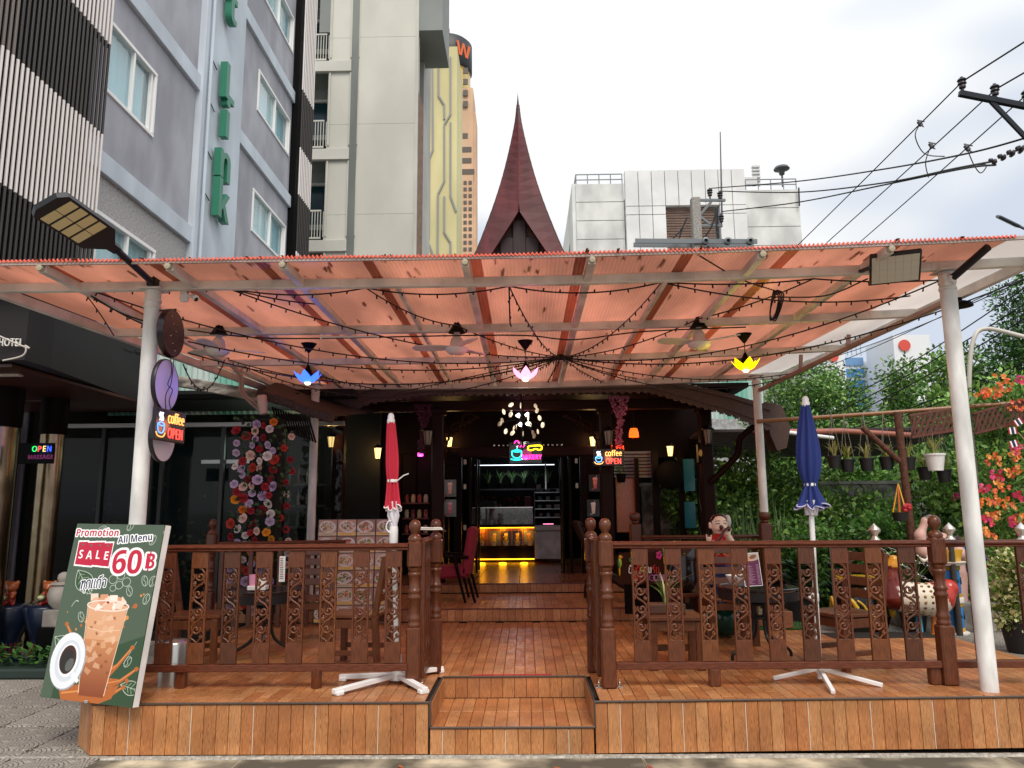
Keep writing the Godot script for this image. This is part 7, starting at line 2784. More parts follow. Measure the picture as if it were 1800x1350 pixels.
func glyphs() -> Dictionary:
	# Thai letters as pen strokes in a box 0.6 wide and 1 high, y up
	return {"ท": [[0.05, 0.9, 0.15, 0.95, 0.15, 0.0], [0.15, 0.55, 0.4, 0.98, 0.5, 0.88, 0.5, 0.0]], "ุ": [[-0.12, -0.14, -0.04, -0.18, -0.04, -0.42]], "ก": [[0.1, 0.0, 0.1, 0.6, 0.02, 0.7, 0.15, 0.95, 0.35, 1.0, 0.5, 0.85, 0.5, 0.0]], "เ": [[0.1, 1.0, 0.1, 0.1, 0.2, 0.04]], "้": [[-0.38, 1.2, -0.32, 1.3, -0.26, 1.2, -0.04, 1.4]], "ว": [[0.08, 0.85, 0.28, 1.0, 0.5, 0.85, 0.5, 0.1, 0.4, 0.06]],
		"ย": [[0.15, 0.95, 0.05, 0.85, 0.12, 0.7, 0.05, 0.55, 0.05, 0.08, 0.5, 0.08, 0.5, 1.0]], "ิ": [[-0.5, 1.15, -0.3, 1.32, -0.08, 1.15, -0.5, 1.15]], "ี": [[-0.5, 1.15, -0.3, 1.32, -0.06, 1.15, -0.5, 1.15], [-0.06, 1.15, -0.06, 1.42]], "น": [[0.05, 0.95, 0.15, 0.9, 0.15, 0.05, 0.4, 0.2, 0.5, 0.05, 0.5, 1.0]], "ด": [[0.3, 0.4, 0.2, 0.3, 0.08, 0.0, 0.05, 0.7, 0.25, 1.0, 0.5, 0.75, 0.5, 0.0]], "ต": [[0.3, 0.4, 0.2, 0.3, 0.08, 0.0, 0.05, 0.7, 0.15, 0.95, 0.28, 0.85, 0.4, 0.98, 0.5, 0.75, 0.5, 0.0]], "อ": [[0.18, 0.62, 0.05, 0.6, 0.05, 0.08, 0.5, 0.08, 0.5, 0.8, 0.3, 1.0, 0.08, 0.9]], "ร": [[0.35, 0.0, 0.42, 0.15, 0.42, 0.6, 0.1, 0.72, 0.1, 0.95, 0.46, 0.9]], "ั": [[-0.4, 1.2, -0.3, 1.15, -0.2, 1.2, -0.08, 1.36]], "บ": [[0.05, 0.95, 0.15, 0.88, 0.1, 0.08, 0.5, 0.08, 0.5, 1.0]]}

func thai(text: String) -> Array:
	# [points] of every stroke, laid out from x = 0
	var g := glyphs()
	var out := []
	var x := 0.0
	for ch1 in text:
		for s in g.get(ch1, []):
			var p := PackedVector2Array()
			for i in range(0, s.size(), 2):
				p.append(Vector2(x + s[i], s[i + 1]))
			out.append(p)
		if not ch1 in "ุ้ิีั":
			x += 0.34 if ch1 == "เ" else 0.66
	return out

func picture(im: Image, rough := 0.5) -> StandardMaterial3D:
	im.generate_mipmaps()
	var m := StandardMaterial3D.new()
	m.albedo_texture = ImageTexture.create_from_image(im)
	m.roughness = rough
	return m

func poster_mesh(w: float, h: float, t := 0.006) -> Mb:
	var m := Mb.new()
	m.box(Vector3.ZERO, Vector3(w, h, t))
	m.uvs(Vector3(1.0 / w, 0, 0), Vector3(0, -1.0 / h, 0), Vector2(0.5, 0.5))
	return m

func drink_mat(i: int) -> StandardMaterial3D:
	if M.has("drink%d" % i):
		return M["drink%d" % i]
	var im := Image.create(60, 80, false, Image.FORMAT_RGB8)
	im.fill(Color(["6d7a78", "2a211c", "2b2420", "7c8a8c", "14161c", "22262c"][i]))
	for k in 10:
		disc(im, Vector2(6 + 5.4 * k, 70 + 4 * sin(k * 2.0)), 5, 5, Color(["5a6664", "3a2a20", "40301f", "6b7779", "1d2230", "30363e"][i]))
	var c := Color(["d9a48c", "d9b070", "d8a24a", "d9606e", "c96a5c", "d8d6d2"][i])
	poly(im, V2([Vector2(19, 20), Vector2(41, 20), Vector2(37, 66), Vector2(23, 66)]), c)
	poly(im, V2([Vector2(20, 30), Vector2(40, 26), Vector2(38, 48), Vector2(22, 50)]), c.lightened(0.25))
	disc(im, Vector2(30, 19), 12, 6, c.lightened(0.5))
	line(im, V2([Vector2(33, 20), Vector2(38, 6)]), 2.0, Color("e8e0d8"))
	disc(im, Vector2(20, 68), 7, 4, c.darkened(0.3))
	M["drink%d" % i] = picture(im, 0.35)
	return M["drink%d" % i]

func promo_image() -> Image:
	var im := Image.create(480, 900, false, Image.FORMAT_RGB8)
	var bg := Color("4b5d49")
	im.fill(bg)
	var pale := Color("c8d2c4")
	poly(im, V2([Vector2(290, 640), Vector2(480, 560), Vector2(480, 900), Vector2(60, 900), Vector2(60, 830)]), Color("2f4a2e"))
	# coffee twigs and beans in pale line
	for q in [[60, 250, 0.9, 1.4], [10, 600, 0.5, 1.3], [35, 690, 1.3, 0.9], [405, 800, 0.2, 1.0]]:
		var b := Vector2(q[0], q[1])
		var L: float = 110.0 * q[3]
		var out := PackedVector2Array()
		for s in 13:
			var t := s / 12.0
			out.append(b + Vector2(L * t, -34.0 * q[3] * sin(PI * t)).rotated(q[2]))
		for s in 13:
			var t := 1.0 - s / 12.0
			out.append(b + Vector2(L * t, 34.0 * q[3] * sin(PI * t)).rotated(q[2]))
		poly(im, out, Color("33502f"))
		out.append(out[0])
		line(im, out, 3.0, pale)
		line(im, V2([b, b + Vector2(L, 0).rotated(q[2])]), 2.5, pale)
		for s in range(2, 11, 2):
			for d in [-1, 1]:
				line(im, V2([b + Vector2(L * s / 12.0, 0).rotated(q[2]), b + Vector2(L * (s + 1.4) / 12.0, d * 26.0 * q[3] * sin(PI * s / 12.0)).rotated(q[2])]), 1.8, pale)
	for q in [[432, 80, 0.3], [300, 8, 0.4], [145, 30, 0.9], [430, 290, -0.3], [360, 345, -0.3], [470, 290, 0.2], [130, 490, -0.4], [75, 800, 0.1], [420, 690, 0.4], [455, 380, 0.2]]:
		var c := Vector2(q[0], q[1])
		var o := PackedVector2Array()
		for s in 21: o.append(c + Vector2(cos(TAU * s / 20) * 15, sin(TAU * s / 20) * 27).rotated(q[2]))
		line(im, o, 2.5, pale)
		line(im, V2([c + Vector2(2, -25).rotated(q[2]), c + Vector2(-5, -6).rotated(q[2]), c + Vector2(5, 8).rotated(q[2]), c + Vector2(-1, 25).rotated(q[2])]), 2.2, pale)
	for q in [[262, 290, 22], [300, 268, 20], [335, 300, 22], [300, 318, 20], [270, 335, 16]]:
		var o := PackedVector2Array()
		for s in 17: o.append(Vector2(q[0], q[1]) + Vector2(cos(TAU * s / 16), sin(TAU * s / 16)) * q[2])
		line(im, o, 2.5, pale)
	for s in 16:
		line(im, V2([Vector2(66 + 2 * s, 440 - 5.5 * s + 0.25 * s * s), Vector2(68 + 2 * s, 437 - 5.5 * s + 0.25 * s * s)]), 2.5, pale)
		line(im, V2([Vector2(400 + 3 * s, 700 - 7.0 * s), Vector2(402 + 3 * s, 697 - 7.0 * s)]), 2.5, pale)
	# splashes
	var cof := Color("b4632a")
	var cofl := Color("d98f4e")
	for q in [[310, 760, 430, 620], [330, 800, 470, 720], [320, 840, 420, 810], [160, 620, 60, 530], [150, 640, 100, 600]]:
		var a := Vector2(q[0], q[1])
		var b := Vector2(q[2], q[3])
		var s := (b - a).orthogonal().normalized()
		poly(im, V2([a - s * 30, a.lerp(b, 0.5) - s * 10 + Vector2(0, 22), b - s * 6, b + s * 6, a.lerp(b, 0.5) + s * 8 + Vector2(0, 22), a + s * 30]), cof)
		line(im, V2([a, a.lerp(b, 0.5) + Vector2(-3, 22), b]), 5.0, cofl)
		disc(im, b, 11, 11, cof)
	for i in 30:
		var r := fmod(i * 0.618, 1.0)
		var p := Vector2(230 + 220 * r, 350 + 460 * fmod(i * 0.377, 1.0)) if i % 3 else Vector2(50 + 160 * r, 470 + 160 * fmod(i * 0.71, 1.0))
		disc(im, p, 3 + 8 * fmod(i * 0.27, 1.0), 4 + 9 * fmod(i * 0.27, 1.0), cof if i % 2 else cofl)
	poly(im, V2([Vector2(90, 850), Vector2(180, 820), Vector2(330, 830), Vector2(400, 800), Vector2(370, 870), Vector2(300, 905), Vector2(110, 900)]), cof)
	line(im, V2([Vector2(110, 868), Vector2(200, 850), Vector2(320, 852)]), 9.0, cofl)
	# tall glass of iced coffee
	for s in 46:
		var t := s / 45.0
		var y := 420.0 + 440.0 * t
		var hw := lerpf(104, 70, t)
		var c := Color("dfa983").lerp(Color("d9a178"), t / 0.4) if t < 0.4 else Color("c9895a").lerp(Color("8a4422"), (t - 0.4) / 0.6)
		poly(im, V2([Vector2(262 - hw + t * 8, y), Vector2(262 + hw - t * 4, y), Vector2(262 + hw - t * 4 - 1, y + 11), Vector2(262 - hw + t * 8 + 1, y + 11)]), c)
	for i in 26:
		var p := Vector2(195 + 135 * fmod(i * 0.618, 1.0), 480 + 290 * fmod(i * 0.273 + 0.2, 1.0))
		var c := Color(["6a3520", "e6bb96", "efcfb2"][i % 3])
		c = im.get_pixelv(p).lerp(c, 0.5)
		var an := i * 1.3
		var k := 19.0 if i % 3 else 9.0
		poly(im, V2([p + Vector2(-k, -k * 0.6).rotated(an), p + Vector2(k, -k * 0.5).rotated(an), p + Vector2(k * 0.8, k * 0.9).rotated(an), p + Vector2(-k * 0.7, k * 0.5).rotated(an)]), c)
	for i in 18:
		var p := Vector2(180 + 160 * fmod(i * 0.618, 1.0), 385 + 50 * fmod(i * 0.29, 1.0))
		var c := Color(["f3d6c4", "e6b596", "fbe9de", "d99a74"][i % 4])
		var an := i * 0.9
		poly(im, V2([p + Vector2(-22, -16).rotated(an), p + Vector2(18, -20).rotated(an), p + Vector2(24, 14).rotated(an), p + Vector2(-16, 20).rotated(an)]), c)
	disc(im, Vector2(258, 408), 7, 6, Color("8a1420"))
	var rim := PackedVector2Array()
	for s in 29: rim.append(Vector2(262 + cos(TAU * s / 28) * 110, 425 + sin(TAU * s / 28) * 26))
	line(im, rim, 7.0, Color("f2ddd0"))
	line(im, V2([Vector2(156, 436), Vector2(196, 860)]), 4.0, Color("ecc8ac"))
	line(im, V2([Vector2(368, 436), Vector2(330, 860)]), 4.0, Color("ecc8ac"))
	line(im, V2([Vector2(178, 540), Vector2(262, 556), Vector2(350, 540)]), 3.0, Color("eecdb0"))
	# cup and saucer seen from above
	disc(im, Vector2(108, 715), 92, 142, Color("9fa6b0"), 0.05)
	disc(im, Vector2(104, 710), 90, 140, Color("e8ecf2"), 0.05)
	disc(im, Vector2(106, 712), 66, 104, Color("d3dae3"), 0.05)
	disc(im, Vector2(108, 708), 52, 84, Color("f4f6fa"), 0.05)
	disc(im, Vector2(106, 706), 44, 72, Color("43210f"), 0.05)
	disc(im, Vector2(104, 714), 36, 60, Color("262019"), 0.05)
	disc(im, Vector2(120, 730), 20, 34, Color("5b5f5c"), 0.3)
	poly(im, V2([Vector2(150, 760), Vector2(188, 800), Vector2(178, 816), Vector2(138, 785)]), Color("eef1f6"))
	# lettering
	var red := Color("c4123a")
	print_text(im, "Promotion", Vector2(124, 48), 54, red, Color.WHITE, 6.5, -0.02, true, 0.88)
	print_text(im, "All Menu", Vector2(338, 74), 50, Color("1a2448"), Color.WHITE, 6.0, -0.12, true, 0.86)
	for k in 4:
		var c := Vector2(58 + 47 * k, 160 + 3 * (k % 2))
		var b := V2([c + Vector2(-26, -60), c + Vector2(26, -62), c + Vector2(25, 62), c + Vector2(-25, 60)])
		var w := PackedVector2Array()
		for p in b: w.append(c + (p - c) * 1.14)
		poly(im, w, Color.WHITE)
	for k in 4:
		var c := Vector2(58 + 47 * k, 160 + 3 * (k % 2))
		poly(im, V2([c + Vector2(-25, -60), c + Vector2(25, -62), c + Vector2(24, 62), c + Vector2(-24, 60)]), red)
		disc(im, c + Vector2(0, -46), 6, 6, Color("5c6f5a"))
		print_text(im, "SALE"[k], c + Vector2(0, 6), 62, Color.WHITE, red, 0.0, 0.0, true, 0.85)
	print_text(im, "60", Vector2(318, 200), 168, red, Color.WHITE, 13.0, -0.03, true, 0.9)
	print_text(im, "B", Vector2(438, 190), 108, red, Color.WHITE, 10.0, -0.03, true, 0.85)
	line(im, V2([Vector2(434, 140), Vector2(434, 240)]), 7.0, red)
	for pass1 in 2:
		for s in thai("ทุกเเก้ว"):
			var p := PackedVector2Array()
			for q in s: p.append(Vector2(92 + q.x * 42, 348 - q.y * 44 - q.x * 5.0))
			line(im, p, 15.0 if pass1 == 0 else 6.5, Color.WHITE if pass1 == 0 else Color("1a2448"))
	return im

func menu_image() -> Image:
	# four by six photographs of dishes, each with a yellow and white caption strip
	var im := Image.create(512, 640, false, Image.FORMAT_RGB8)
	im.fill(Color("2a2422"))
	var r := RandomNumberGenerator.new()
	r.seed = 7
	for y in 6:
		for x in 4:
			var o := Vector2(x * 128 + 4, y * 106 + 3)
			im.fill_rect(Rect2i(int(o.x), int(o.y), 120, 100), Color("cdbca8"))
			im.fill_rect(Rect2i(int(o.x), int(o.y), 120, 80), Color(["b98a72", "8f6a58", "c2a08c", "a37e6c"][r.randi() % 4]))
			im.fill_rect(Rect2i(int(o.x), int(o.y) + 82, 120, 17), Color("e3b45c") if (x + y) % 2 else Color("c9b090"))
			for k in 5:
				im.fill_rect(Rect2i(int(o.x) + 20 + k * 15, int(o.y) + 88, 11, 3), Color("7d6a5c"))
			var c := o + Vector2(60 + r.randf_range(-6, 6), 44)
			disc(im, c, 56, 37, Color("cfc6be"), r.randf_range(-0.3, 0.3))
			disc(im, c, 44, 28, Color("c2b4aa"), 0.0)
			var tones: Array = [["c8452a", "e0783c", "a83220", "5f7a2c"], ["d9702c", "e8a04c", "b5481c", "8a9a3c"], ["b98a4c", "d9b070", "8f6030", "c2a25c"], ["3f6a26", "5c8a34", "86a84a", "c2402c"], ["a8503a", "c87a54", "e0a88a", "4f7a2c"]][r.randi() % 5]
			for k in 34:
				var a := r.randf_range(0, TAU)
				var q := sqrt(r.randf())
				disc(im, c + Vector2(cos(a) * 44 * q, sin(a) * 27 * q), r.randf_range(3, 10), r.randf_range(3, 6), Color(tones[r.randi() % 4]).darkened(r.randf_range(-0.05, 0.25)), r.randf_range(0, 3))
	return im

func strokes(parent: Node3D, called: String, text: String, at: Vector3, size: float, r: float, mats: Array) -> void:
	var i := 0
	for s in thai(text):
		var p := []
		for q in s: p.append(at + Vector3(q.x * size, q.y * size, 0))
		var m := Mb.new()
		m.tube(arc(p, 3), r, 6)
		put(called, m, mats[int(i / 2) % mats.size()], parent)
		i += 1

func led_sign(label: String, at: Vector3, turn: float, k: float) -> void:
	var s := thing("coffee_sign", label, "sign", at, turn, "coffee LED signs")
	var b := Mb.new()
	b.rbox(Vector3.ZERO, Vector3(0.42, 0.235, 0.03), 0.006)
	put("box", b, flat("130d18", 0.3), s)
	var am := glow("f0b060", k)
	var rm := glow("ff5048", k)
	put("letters", letters("coffee", 0.105, 0.006), am, s, Transform3D(Basis.IDENTITY.scaled(Vector3(0.82, 1, 1)), Vector3(0.065, 0.055, 0.018)))
	put("letters", letters("OPEN", 0.105, 0.006), rm, s, Transform3D(Basis.IDENTITY.scaled(Vector3(0.82, 1, 1)), Vector3(0.065, -0.055, 0.018)))
	var bm := glow("5aa0ff", k * 1.2)
	var c := Mb.new()
	c.tube(arc([Vector3(-0.185, 0.0, 0.018), Vector3(-0.175, -0.05, 0.018), Vector3(-0.14, -0.065, 0.018), Vector3(-0.105, -0.05, 0.018), Vector3(-0.095, 0.0, 0.018)], 4), 0.005, 5)
	c.tube(arc([Vector3(-0.185, 0.0, 0.018), Vector3(-0.14, 0.014, 0.018), Vector3(-0.095, 0.0, 0.018), Vector3(-0.14, -0.012, 0.018), Vector3(-0.185, 0.0, 0.018)], 4), 0.005, 5)
	put("cup", c, bm, s)
	var st := Mb.new()
	for x in [-0.16, -0.14, -0.12]:
		st.tube(arc([Vector3(x, 0.025, 0.018), Vector3(x + 0.008, 0.045, 0.018), Vector3(x - 0.006, 0.065, 0.018), Vector3(x + 0.004, 0.085, 0.018)], 3), 0.004, 5)
	put("steam", st, glow("e8f0ff", k), s)
	var sc := Mb.new()
	sc.tube(arc([Vector3(-0.2, -0.06, 0.018), Vector3(-0.18, -0.085, 0.018), Vector3(-0.14, -0.092, 0.018), Vector3(-0.1, -0.085, 0.018), Vector3(-0.08, -0.06, 0.018)], 4), 0.005, 5)
	put("saucer", sc, am, s)
	omni(s, "ff9060", 0.02 * k, Vector3(0, 0, 0.08), 0.06)

func signs() -> void:
	# promotion board leaning on the left post
	var bl := Vector3(-3.402, 0.349, -5.6)
	var br := Vector3(-2.627, 0.336, -5.34)
	var tl := Vector3(-3.465, 1.54, -5.8)
	var x := (br - bl).normalized()
	var y := (tl - bl)
	y = (y - x * y.dot(x))
	var h := y.length()
	y = y / h
	var w := (br - bl).length()
	var zz := x.cross(y)
	var p := thing("promotion_board", "green promotion board with an iced coffee and the price 60 baht", "sign board", (bl + br) * 0.5)
	p.basis = Basis(x, y, zz)
	var im := promo_image()
	put("print", poster_mesh(w, h, 0.01), picture(im, 0.35), p, shift(Vector3(0, h / 2, 0.0)))
	var sd := Mb.new()
	sd.box(Vector3(w / 2 - 0.006, h / 2, -0.03), Vector3(0.012, h, 0.05))
	sd.box(Vector3(-w / 2 + 0.006, h / 2, -0.03), Vector3(0.012, h, 0.05))
	sd.box(Vector3(0, h - 0.006, -0.03), Vector3(w - 0.03, 0.012, 0.05))
	sd.box(Vector3(0, h / 2, -0.056), Vector3(w, h, 0.004))
	put("white_frame", sd, M.white, p)
	var cl := Mb.new()
	cl.rbox(Vector3(0.02, 0.005, 0.012), Vector3(0.03, 0.02, 0.012), 0.003)
	put("clip", cl, M.chrome, p)
	# food menu board against the step
	var mb := thing("menu_board", "white board with a grid of photographs of Thai dishes, leaning on the pavilion step", "menu board", Vector3(-1.98, 0.36, -9.02))
	mb.basis = rx(-0.09)
	put("print", poster_mesh(0.9, 1.17, 0.012), picture(menu_image(), 0.4), mb, shift(Vector3(0, 0.585, 0)))
	# menu cards on the tables
	var ci := Image.create(96, 176, false, Image.FORMAT_RGB8)
	ci.fill(Color("6a2c50"))
	ci.fill_rect(Rect2i(0, 0, 96, 44), Color("c9b8a8"))
	disc(ci, Vector2(40, 30), 26, 12, Color("e0b08a"), 0.4)
	disc(ci, Vector2(64, 22), 20, 10, Color("8a5a48"), -0.3)
	poly(ci, V2([Vector2(0, 40), Vector2(50, 48), Vector2(96, 36), Vector2(96, 60), Vector2(0, 60)]), Color("6a2c50"))
	for i in 15:
		ci.fill_rect(Rect2i(10, 64 + 7 * i, 30 + (i * 13) % 24, 2), Color("c9a8bc"))
		ci.fill_rect(Rect2i(74, 64 + 7 * i, 14, 2), Color("c9a8bc"))
	ci.fill_rect(Rect2i(0, 0, 96, 3), Color.WHITE)
	ci.fill_rect(Rect2i(0, 173, 96, 3), Color.WHITE)
	ci.fill_rect(Rect2i(0, 0, 3, 176), Color.WHITE)
	ci.fill_rect(Rect2i(93, 0, 3, 176), Color.WHITE)
	var cm := picture(ci, 0.3)
	tag(put("menu_card", poster_mesh(0.15, 0.275), cm, self, Transform3D(rz(0.05) * rx(-0.15), Vector3(1.906, 1.097, -6.72))), "purple menu card in a clear holder on the right table", "menu card")
	var ri := Image.create(64, 128, false, Image.FORMAT_RGB8)
	ri.fill(Color("e8e6e2"))
	for i in 12:
		ri.fill_rect(Rect2i(8, 10 + 9 * i, 30 + (i * 17) % 16, 4), Color("4a4a4a") if i % 4 else Color("b03030"))
	tag(put("menu_card", poster_mesh(0.05, 0.22), picture(ri, 0.4), self, Transform3D(ry(0.3), Vector3(-2.147, 1.118, -6.9))), "narrow white menu card standing at the right edge of the left table", "menu card")
	# LED signs
	led_sign("dark LED sign reading coffee OPEN fixed to the left round post", Vector3(-2.623, 2.242, -5.6), 1.5, 0.8)
	led_sign("lit LED sign reading coffee OPEN hung by the right entrance column", Vector3(1.157, 2.326, -10.7), 0.0, 1.9)
	# round double-faced signs on the left post
	var d1 := Mb.new()
	d1.lathe([Vector2(0.0, -0.025), Vector2(0.178, -0.025), Vector2(0.185, -0.015), Vector2(0.185, 0.015), Vector2(0.178, 0.025), Vector2(0.0, 0.025)], 36, Transform3D(ry(1.57) * rx(PI / 2), Vector3.ZERO), false)
	var a := thing("round_sign", "black round sign edge-on at the top of the left round post", "sign", Vector3(-2.665, 2.948, -5.62), 0.0, "round signs on the left post")
	put("disc", d1, flat("15090f", 0.25), a)
	var studs := Mb.new()
	for i in 6:
		studs.ball(ry(1.57) * Vector3(-0.05 + 0.04 * (i % 3), 0.12 - 0.05 * i, 0.027), Vector3(0.004, 0.004, 0.004), 5, 4)
	put("studs", studs, flat("c9b8c4", 0.4), a)
	var arm := Mb.new()
	arm.tube(V3([Vector3(-0.12, 0.19, -0.05), Vector3(0.02, 0.19, -0.02), Vector3(0.02, 0.17, 0.0)]), 0.008, 6)
	put("arm", arm, M.wire, a)
	for q in [["lavender round sign with hanging wires below the black one on the left post", Vector3(-2.682, 2.552, -5.62), "b3a8d8", 0.188], ["pale round sign half behind the coffee sign on the left post", Vector3(-2.716, 2.172, -5.7), "cfcad6", 0.182]]:
		var b := thing("round_sign", q[0], "sign", q[1], 0.0, "round signs on the left post")
		var m := Mb.new()
		m.lathe([Vector2(0.0, -0.015), Vector2(q[3], -0.015), Vector2(q[3], 0.015), Vector2(0.0, 0.015)], 36, Transform3D(ry(1.57) * rx(PI / 2), Vector3.ZERO), false)
		put("disc", m, flat(q[2], 0.4), b)
		var e := Mb.new()
		e.lathe([Vector2(q[3] + 0.001, -0.018), Vector2(q[3] + 0.007, -0.014), Vector2(q[3] + 0.007, 0.014), Vector2(q[3] + 0.001, 0.018)], 36, Transform3D(ry(1.57) * rx(PI / 2), Vector3.ZERO))
		put("rim", e, flat("1d1620", 0.4), b)
		if q[3] > 0.185:
			var wr := Mb.new()
			var bs := ry(1.57)
			wr.tube(arc([bs * Vector3(0.0, 0.2, 0.03), bs * Vector3(0.03, 0.1, 0.03), bs * Vector3(-0.03, 0.0, 0.035), bs * Vector3(0.05, -0.03, 0.035), bs * Vector3(0.02, -0.12, 0.03), bs * Vector3(0.09, -0.2, 0.03)], 6), 0.0035, 5)
			wr.tube(arc([bs * Vector3(0.05, 0.2, 0.03), bs * Vector3(0.02, 0.02, 0.036), bs * Vector3(-0.04, -0.08, 0.03), bs * Vector3(-0.02, -0.2, 0.03)], 6), 0.0035, 5)
			put("wires", wr, M.wire, b)
	# welcome board behind the railing
	var wb := thing("welcome_board", "brown wooden welcome board with painted parrots, cactus and coloured letters", "sign board", Vector3(1.363, 0.941, -9))
	var bm := Mb.new()
	bm.prism(V2([Vector2(-0.32, -0.17), Vector2(0.3, -0.17), Vector2(0.31, 0.1), Vector2(0.26, 0.19), Vector2(-0.3, 0.18), Vector2(-0.33, 0.1)]), -0.02, 0.0)
	put("board", bm, grainm("4a2a1e", 0.6, 0), wb)
	var wl := ["ffffff", "c8322c", "b070b0", "9a4a90", "c87ab8", "b070b0", "c084c0"]
	for i in 7:
		put("letter", letters("WELCOME"[i], 0.1, 0.012, true), flat(wl[i] if i else "d9403c", 0.5), wb, shift(Vector3(-0.13 + 0.056 * i + (0.012 if i else 0.0), -0.1, 0.006)))
	strokes(wb, "thai_letter", "ยินดีต้อนรับ", Vector3(-0.2, -0.045, 0.008), 0.066, 0.007, [flat("ece8e0", 0.5), flat("c8322c", 0.5), flat("c8322c", 0.5), flat("e0c04a", 0.5)])
	var cact := Mb.new()
	cact.ball(Vector3(-0.16, 0.12, 0.012), Vector3(0.016, 0.06, 0.012), 10, 7)
	cact.ball(Vector3(-0.13, 0.13, 0.012), Vector3(0.012, 0.035, 0.01), 10, 7)
	cact.ball(Vector3(-0.185, 0.1, 0.012), Vector3(0.012, 0.025, 0.01), 10, 7)
	put("cactus", cact, flat("2f7a4a", 0.6), wb)
	var fl := Mb.new()
	for k in 5:
		fl.ball(Vector3(0.15 + 0.022 * cos(k * 1.26), 0.15 + 0.03 * sin(k * 1.26), 0.014), Vector3(0.018, 0.022, 0.008), 8, 5)
	put("pink_flower", fl, flat("d63a8c", 0.5), wb)
	for s in [-1, 1]:
		var pr := Mb.new()
		var px := -0.3 if s < 0 else 0.21
		var py := 0.07 if s < 0 else 0.19
		pr.col = lin("b8c832")
		pr.ball(Vector3(px, py, 0.016), Vector3(0.024, 0.055, 0.018), 10, 7)
		pr.col = lin("d8b020")
		pr.ball(Vector3(px - 0.004, py - 0.09, 0.012), Vector3(0.01, 0.06, 0.008), 8, 6)
		pr.ball(Vector3(px + 0.008, py + 0.065, 0.018), Vector3(0.02, 0.022, 0.016), 10, 7)
		pr.col = lin("c8302a")
		pr.ball(Vector3(px + 0.03, py + 0.06, 0.02), Vector3(0.01, 0.012, 0.008), 8, 5)
		pr.col = lin("2f8a4a")
		pr.ball(Vector3(px - 0.012, py - 0.01, 0.026), Vector3(0.012, 0.045, 0.012), 8, 6)
		put("parrot", pr, M.vgloss, wb)
	var leg := Mb.new()
	leg.box(Vector3(0, -0.33, -0.05), Vector3(0.5, 0.34, 0.03))
	put("stand", leg, M.dark, wb)

# ---------------------------------------------------------------- trees, garden, statues on the right
func leaf_clump(n: int, len: float, w: float, spread: float, tones: Array) -> ArrayMesh:
	var m := Mb.new()
	for i in n:
		var p := Vector3(rf(-1, 1), rf(-1, 1), rf(-1, 1)) * spread
		var d := (p.normalized() + Vector3(rf(-0.7, 0.7), rf(-0.3, 0.8), rf(-0.7, 0.7))).normalized()
		var s := d.cross(Vector3(rf(-0.5, 0.5), 1, rf(-0.5, 0.5))).normalized()
		var nn := s.cross(d)
		var L := len * rf(0.7, 1.25)
		m.col = lin(tones[rng.randi() % tones.size()]) * rf(0.8, 1.2)
		var a := p
		var mid := p + d * L * 0.5 + nn * L * 0.08
		var e := p + d * L
		m.quad(a, mid - s * w * 0.5 - nn * w * 0.12, e, mid, Vector3.UP)
		m.quad(a, mid, e, mid + s * w * 0.5 - nn * w * 0.12, Vector3.UP)
	return m.mesh()

func crown_xf(blobs: Array, n: int, smin: float, smax: float) -> Array:
	# places spread through the outer part of a set of ellipsoids: [centre, radii]
	var tot := 0.0
	for b in blobs: tot += b[1].x * b[1].y
	var xs := []
	var cs := []
	for b in blobs:
		var k := int(n * 1.15 * b[1].x * b[1].y / tot)
		for i in k:
			var d := Vector3(rf(-1, 1), rf(-1, 1), rf(-1, 1))
			if d.length() < 0.05: continue
			d = d.normalized() * pow(rng.randf(), 0.42) * (1.0 + 0.16 * sin(d.x * 9.0 + b[0].x) * sin(d.y * 7.0 + b[0].y * 3.0))
			xs.append(Transform3D(Basis(Vector3(rf(-1, 1), rf(-1, 1), rf(-1, 1)).normalized(), rf(0, TAU)).scaled(Vector3.ONE * rf(smin, smax)), b[0] + d * b[1]))
			var v := rf(0.55, 1.35)
			cs.append(Color(v, v * rf(0.95, 1.08), v * rf(0.8, 1.1)))
	return [xs, cs]

func tree(label: String, base: Vector3, height: float, blobs: Array, n: int, clump: Mesh, smin := 0.8, smax := 1.3, group := "trees behind the garden") -> Node3D:
	var t := thing("tree", label, "tree", base, 0.0, group)
	var tr := Mb.new()
	tr.tube(arc([Vector3.ZERO, Vector3(0.1, height * 0.3, 0), Vector3(-0.05, height * 0.65, 0.05), Vector3(0.05, height * 0.9, 0)]), 0.16, 9, 0.05)
	for b in blobs:
		tr.tube(arc([Vector3(0, height * rf(0.3, 0.5), 0), b[0] * 0.6 + Vector3(0, height * 0.15, 0), b[0]]), 0.06, 6, 0.015)
	put("trunk", tr, pm("5a4a3a", 0.9, "fine", 0.6), t)
	var q := crown_xf(blobs, n, smin, smax)
	scatter("crown", clump, M.leafc, q[0], q[1], t)
	return t

func shrub(called: String, label: String, base: Vector3, blobs: Array, n: int, clump: Mesh, smin := 0.7, smax := 1.2, group := "") -> Node3D:
	var t := thing(called, label, "shrub", base, 0.0, group)
	var st := Mb.new()
	for i in 5:
		var b: Array = blobs[i % blobs.size()]
		st.tube(arc([Vector3(rf(-0.1, 0.1), 0, rf(-0.1, 0.1)), b[0] * 0.5 + Vector3(rf(-0.1, 0.1), 0, 0), b[0]]), 0.02, 6, 0.006)
	put("stems", st, flat("4a3a2c", 0.9), t)
	var q := crown_xf(blobs, n, smin, smax)
	scatter("foliage", clump, M.leafc, q[0], q[1], t)
	return t

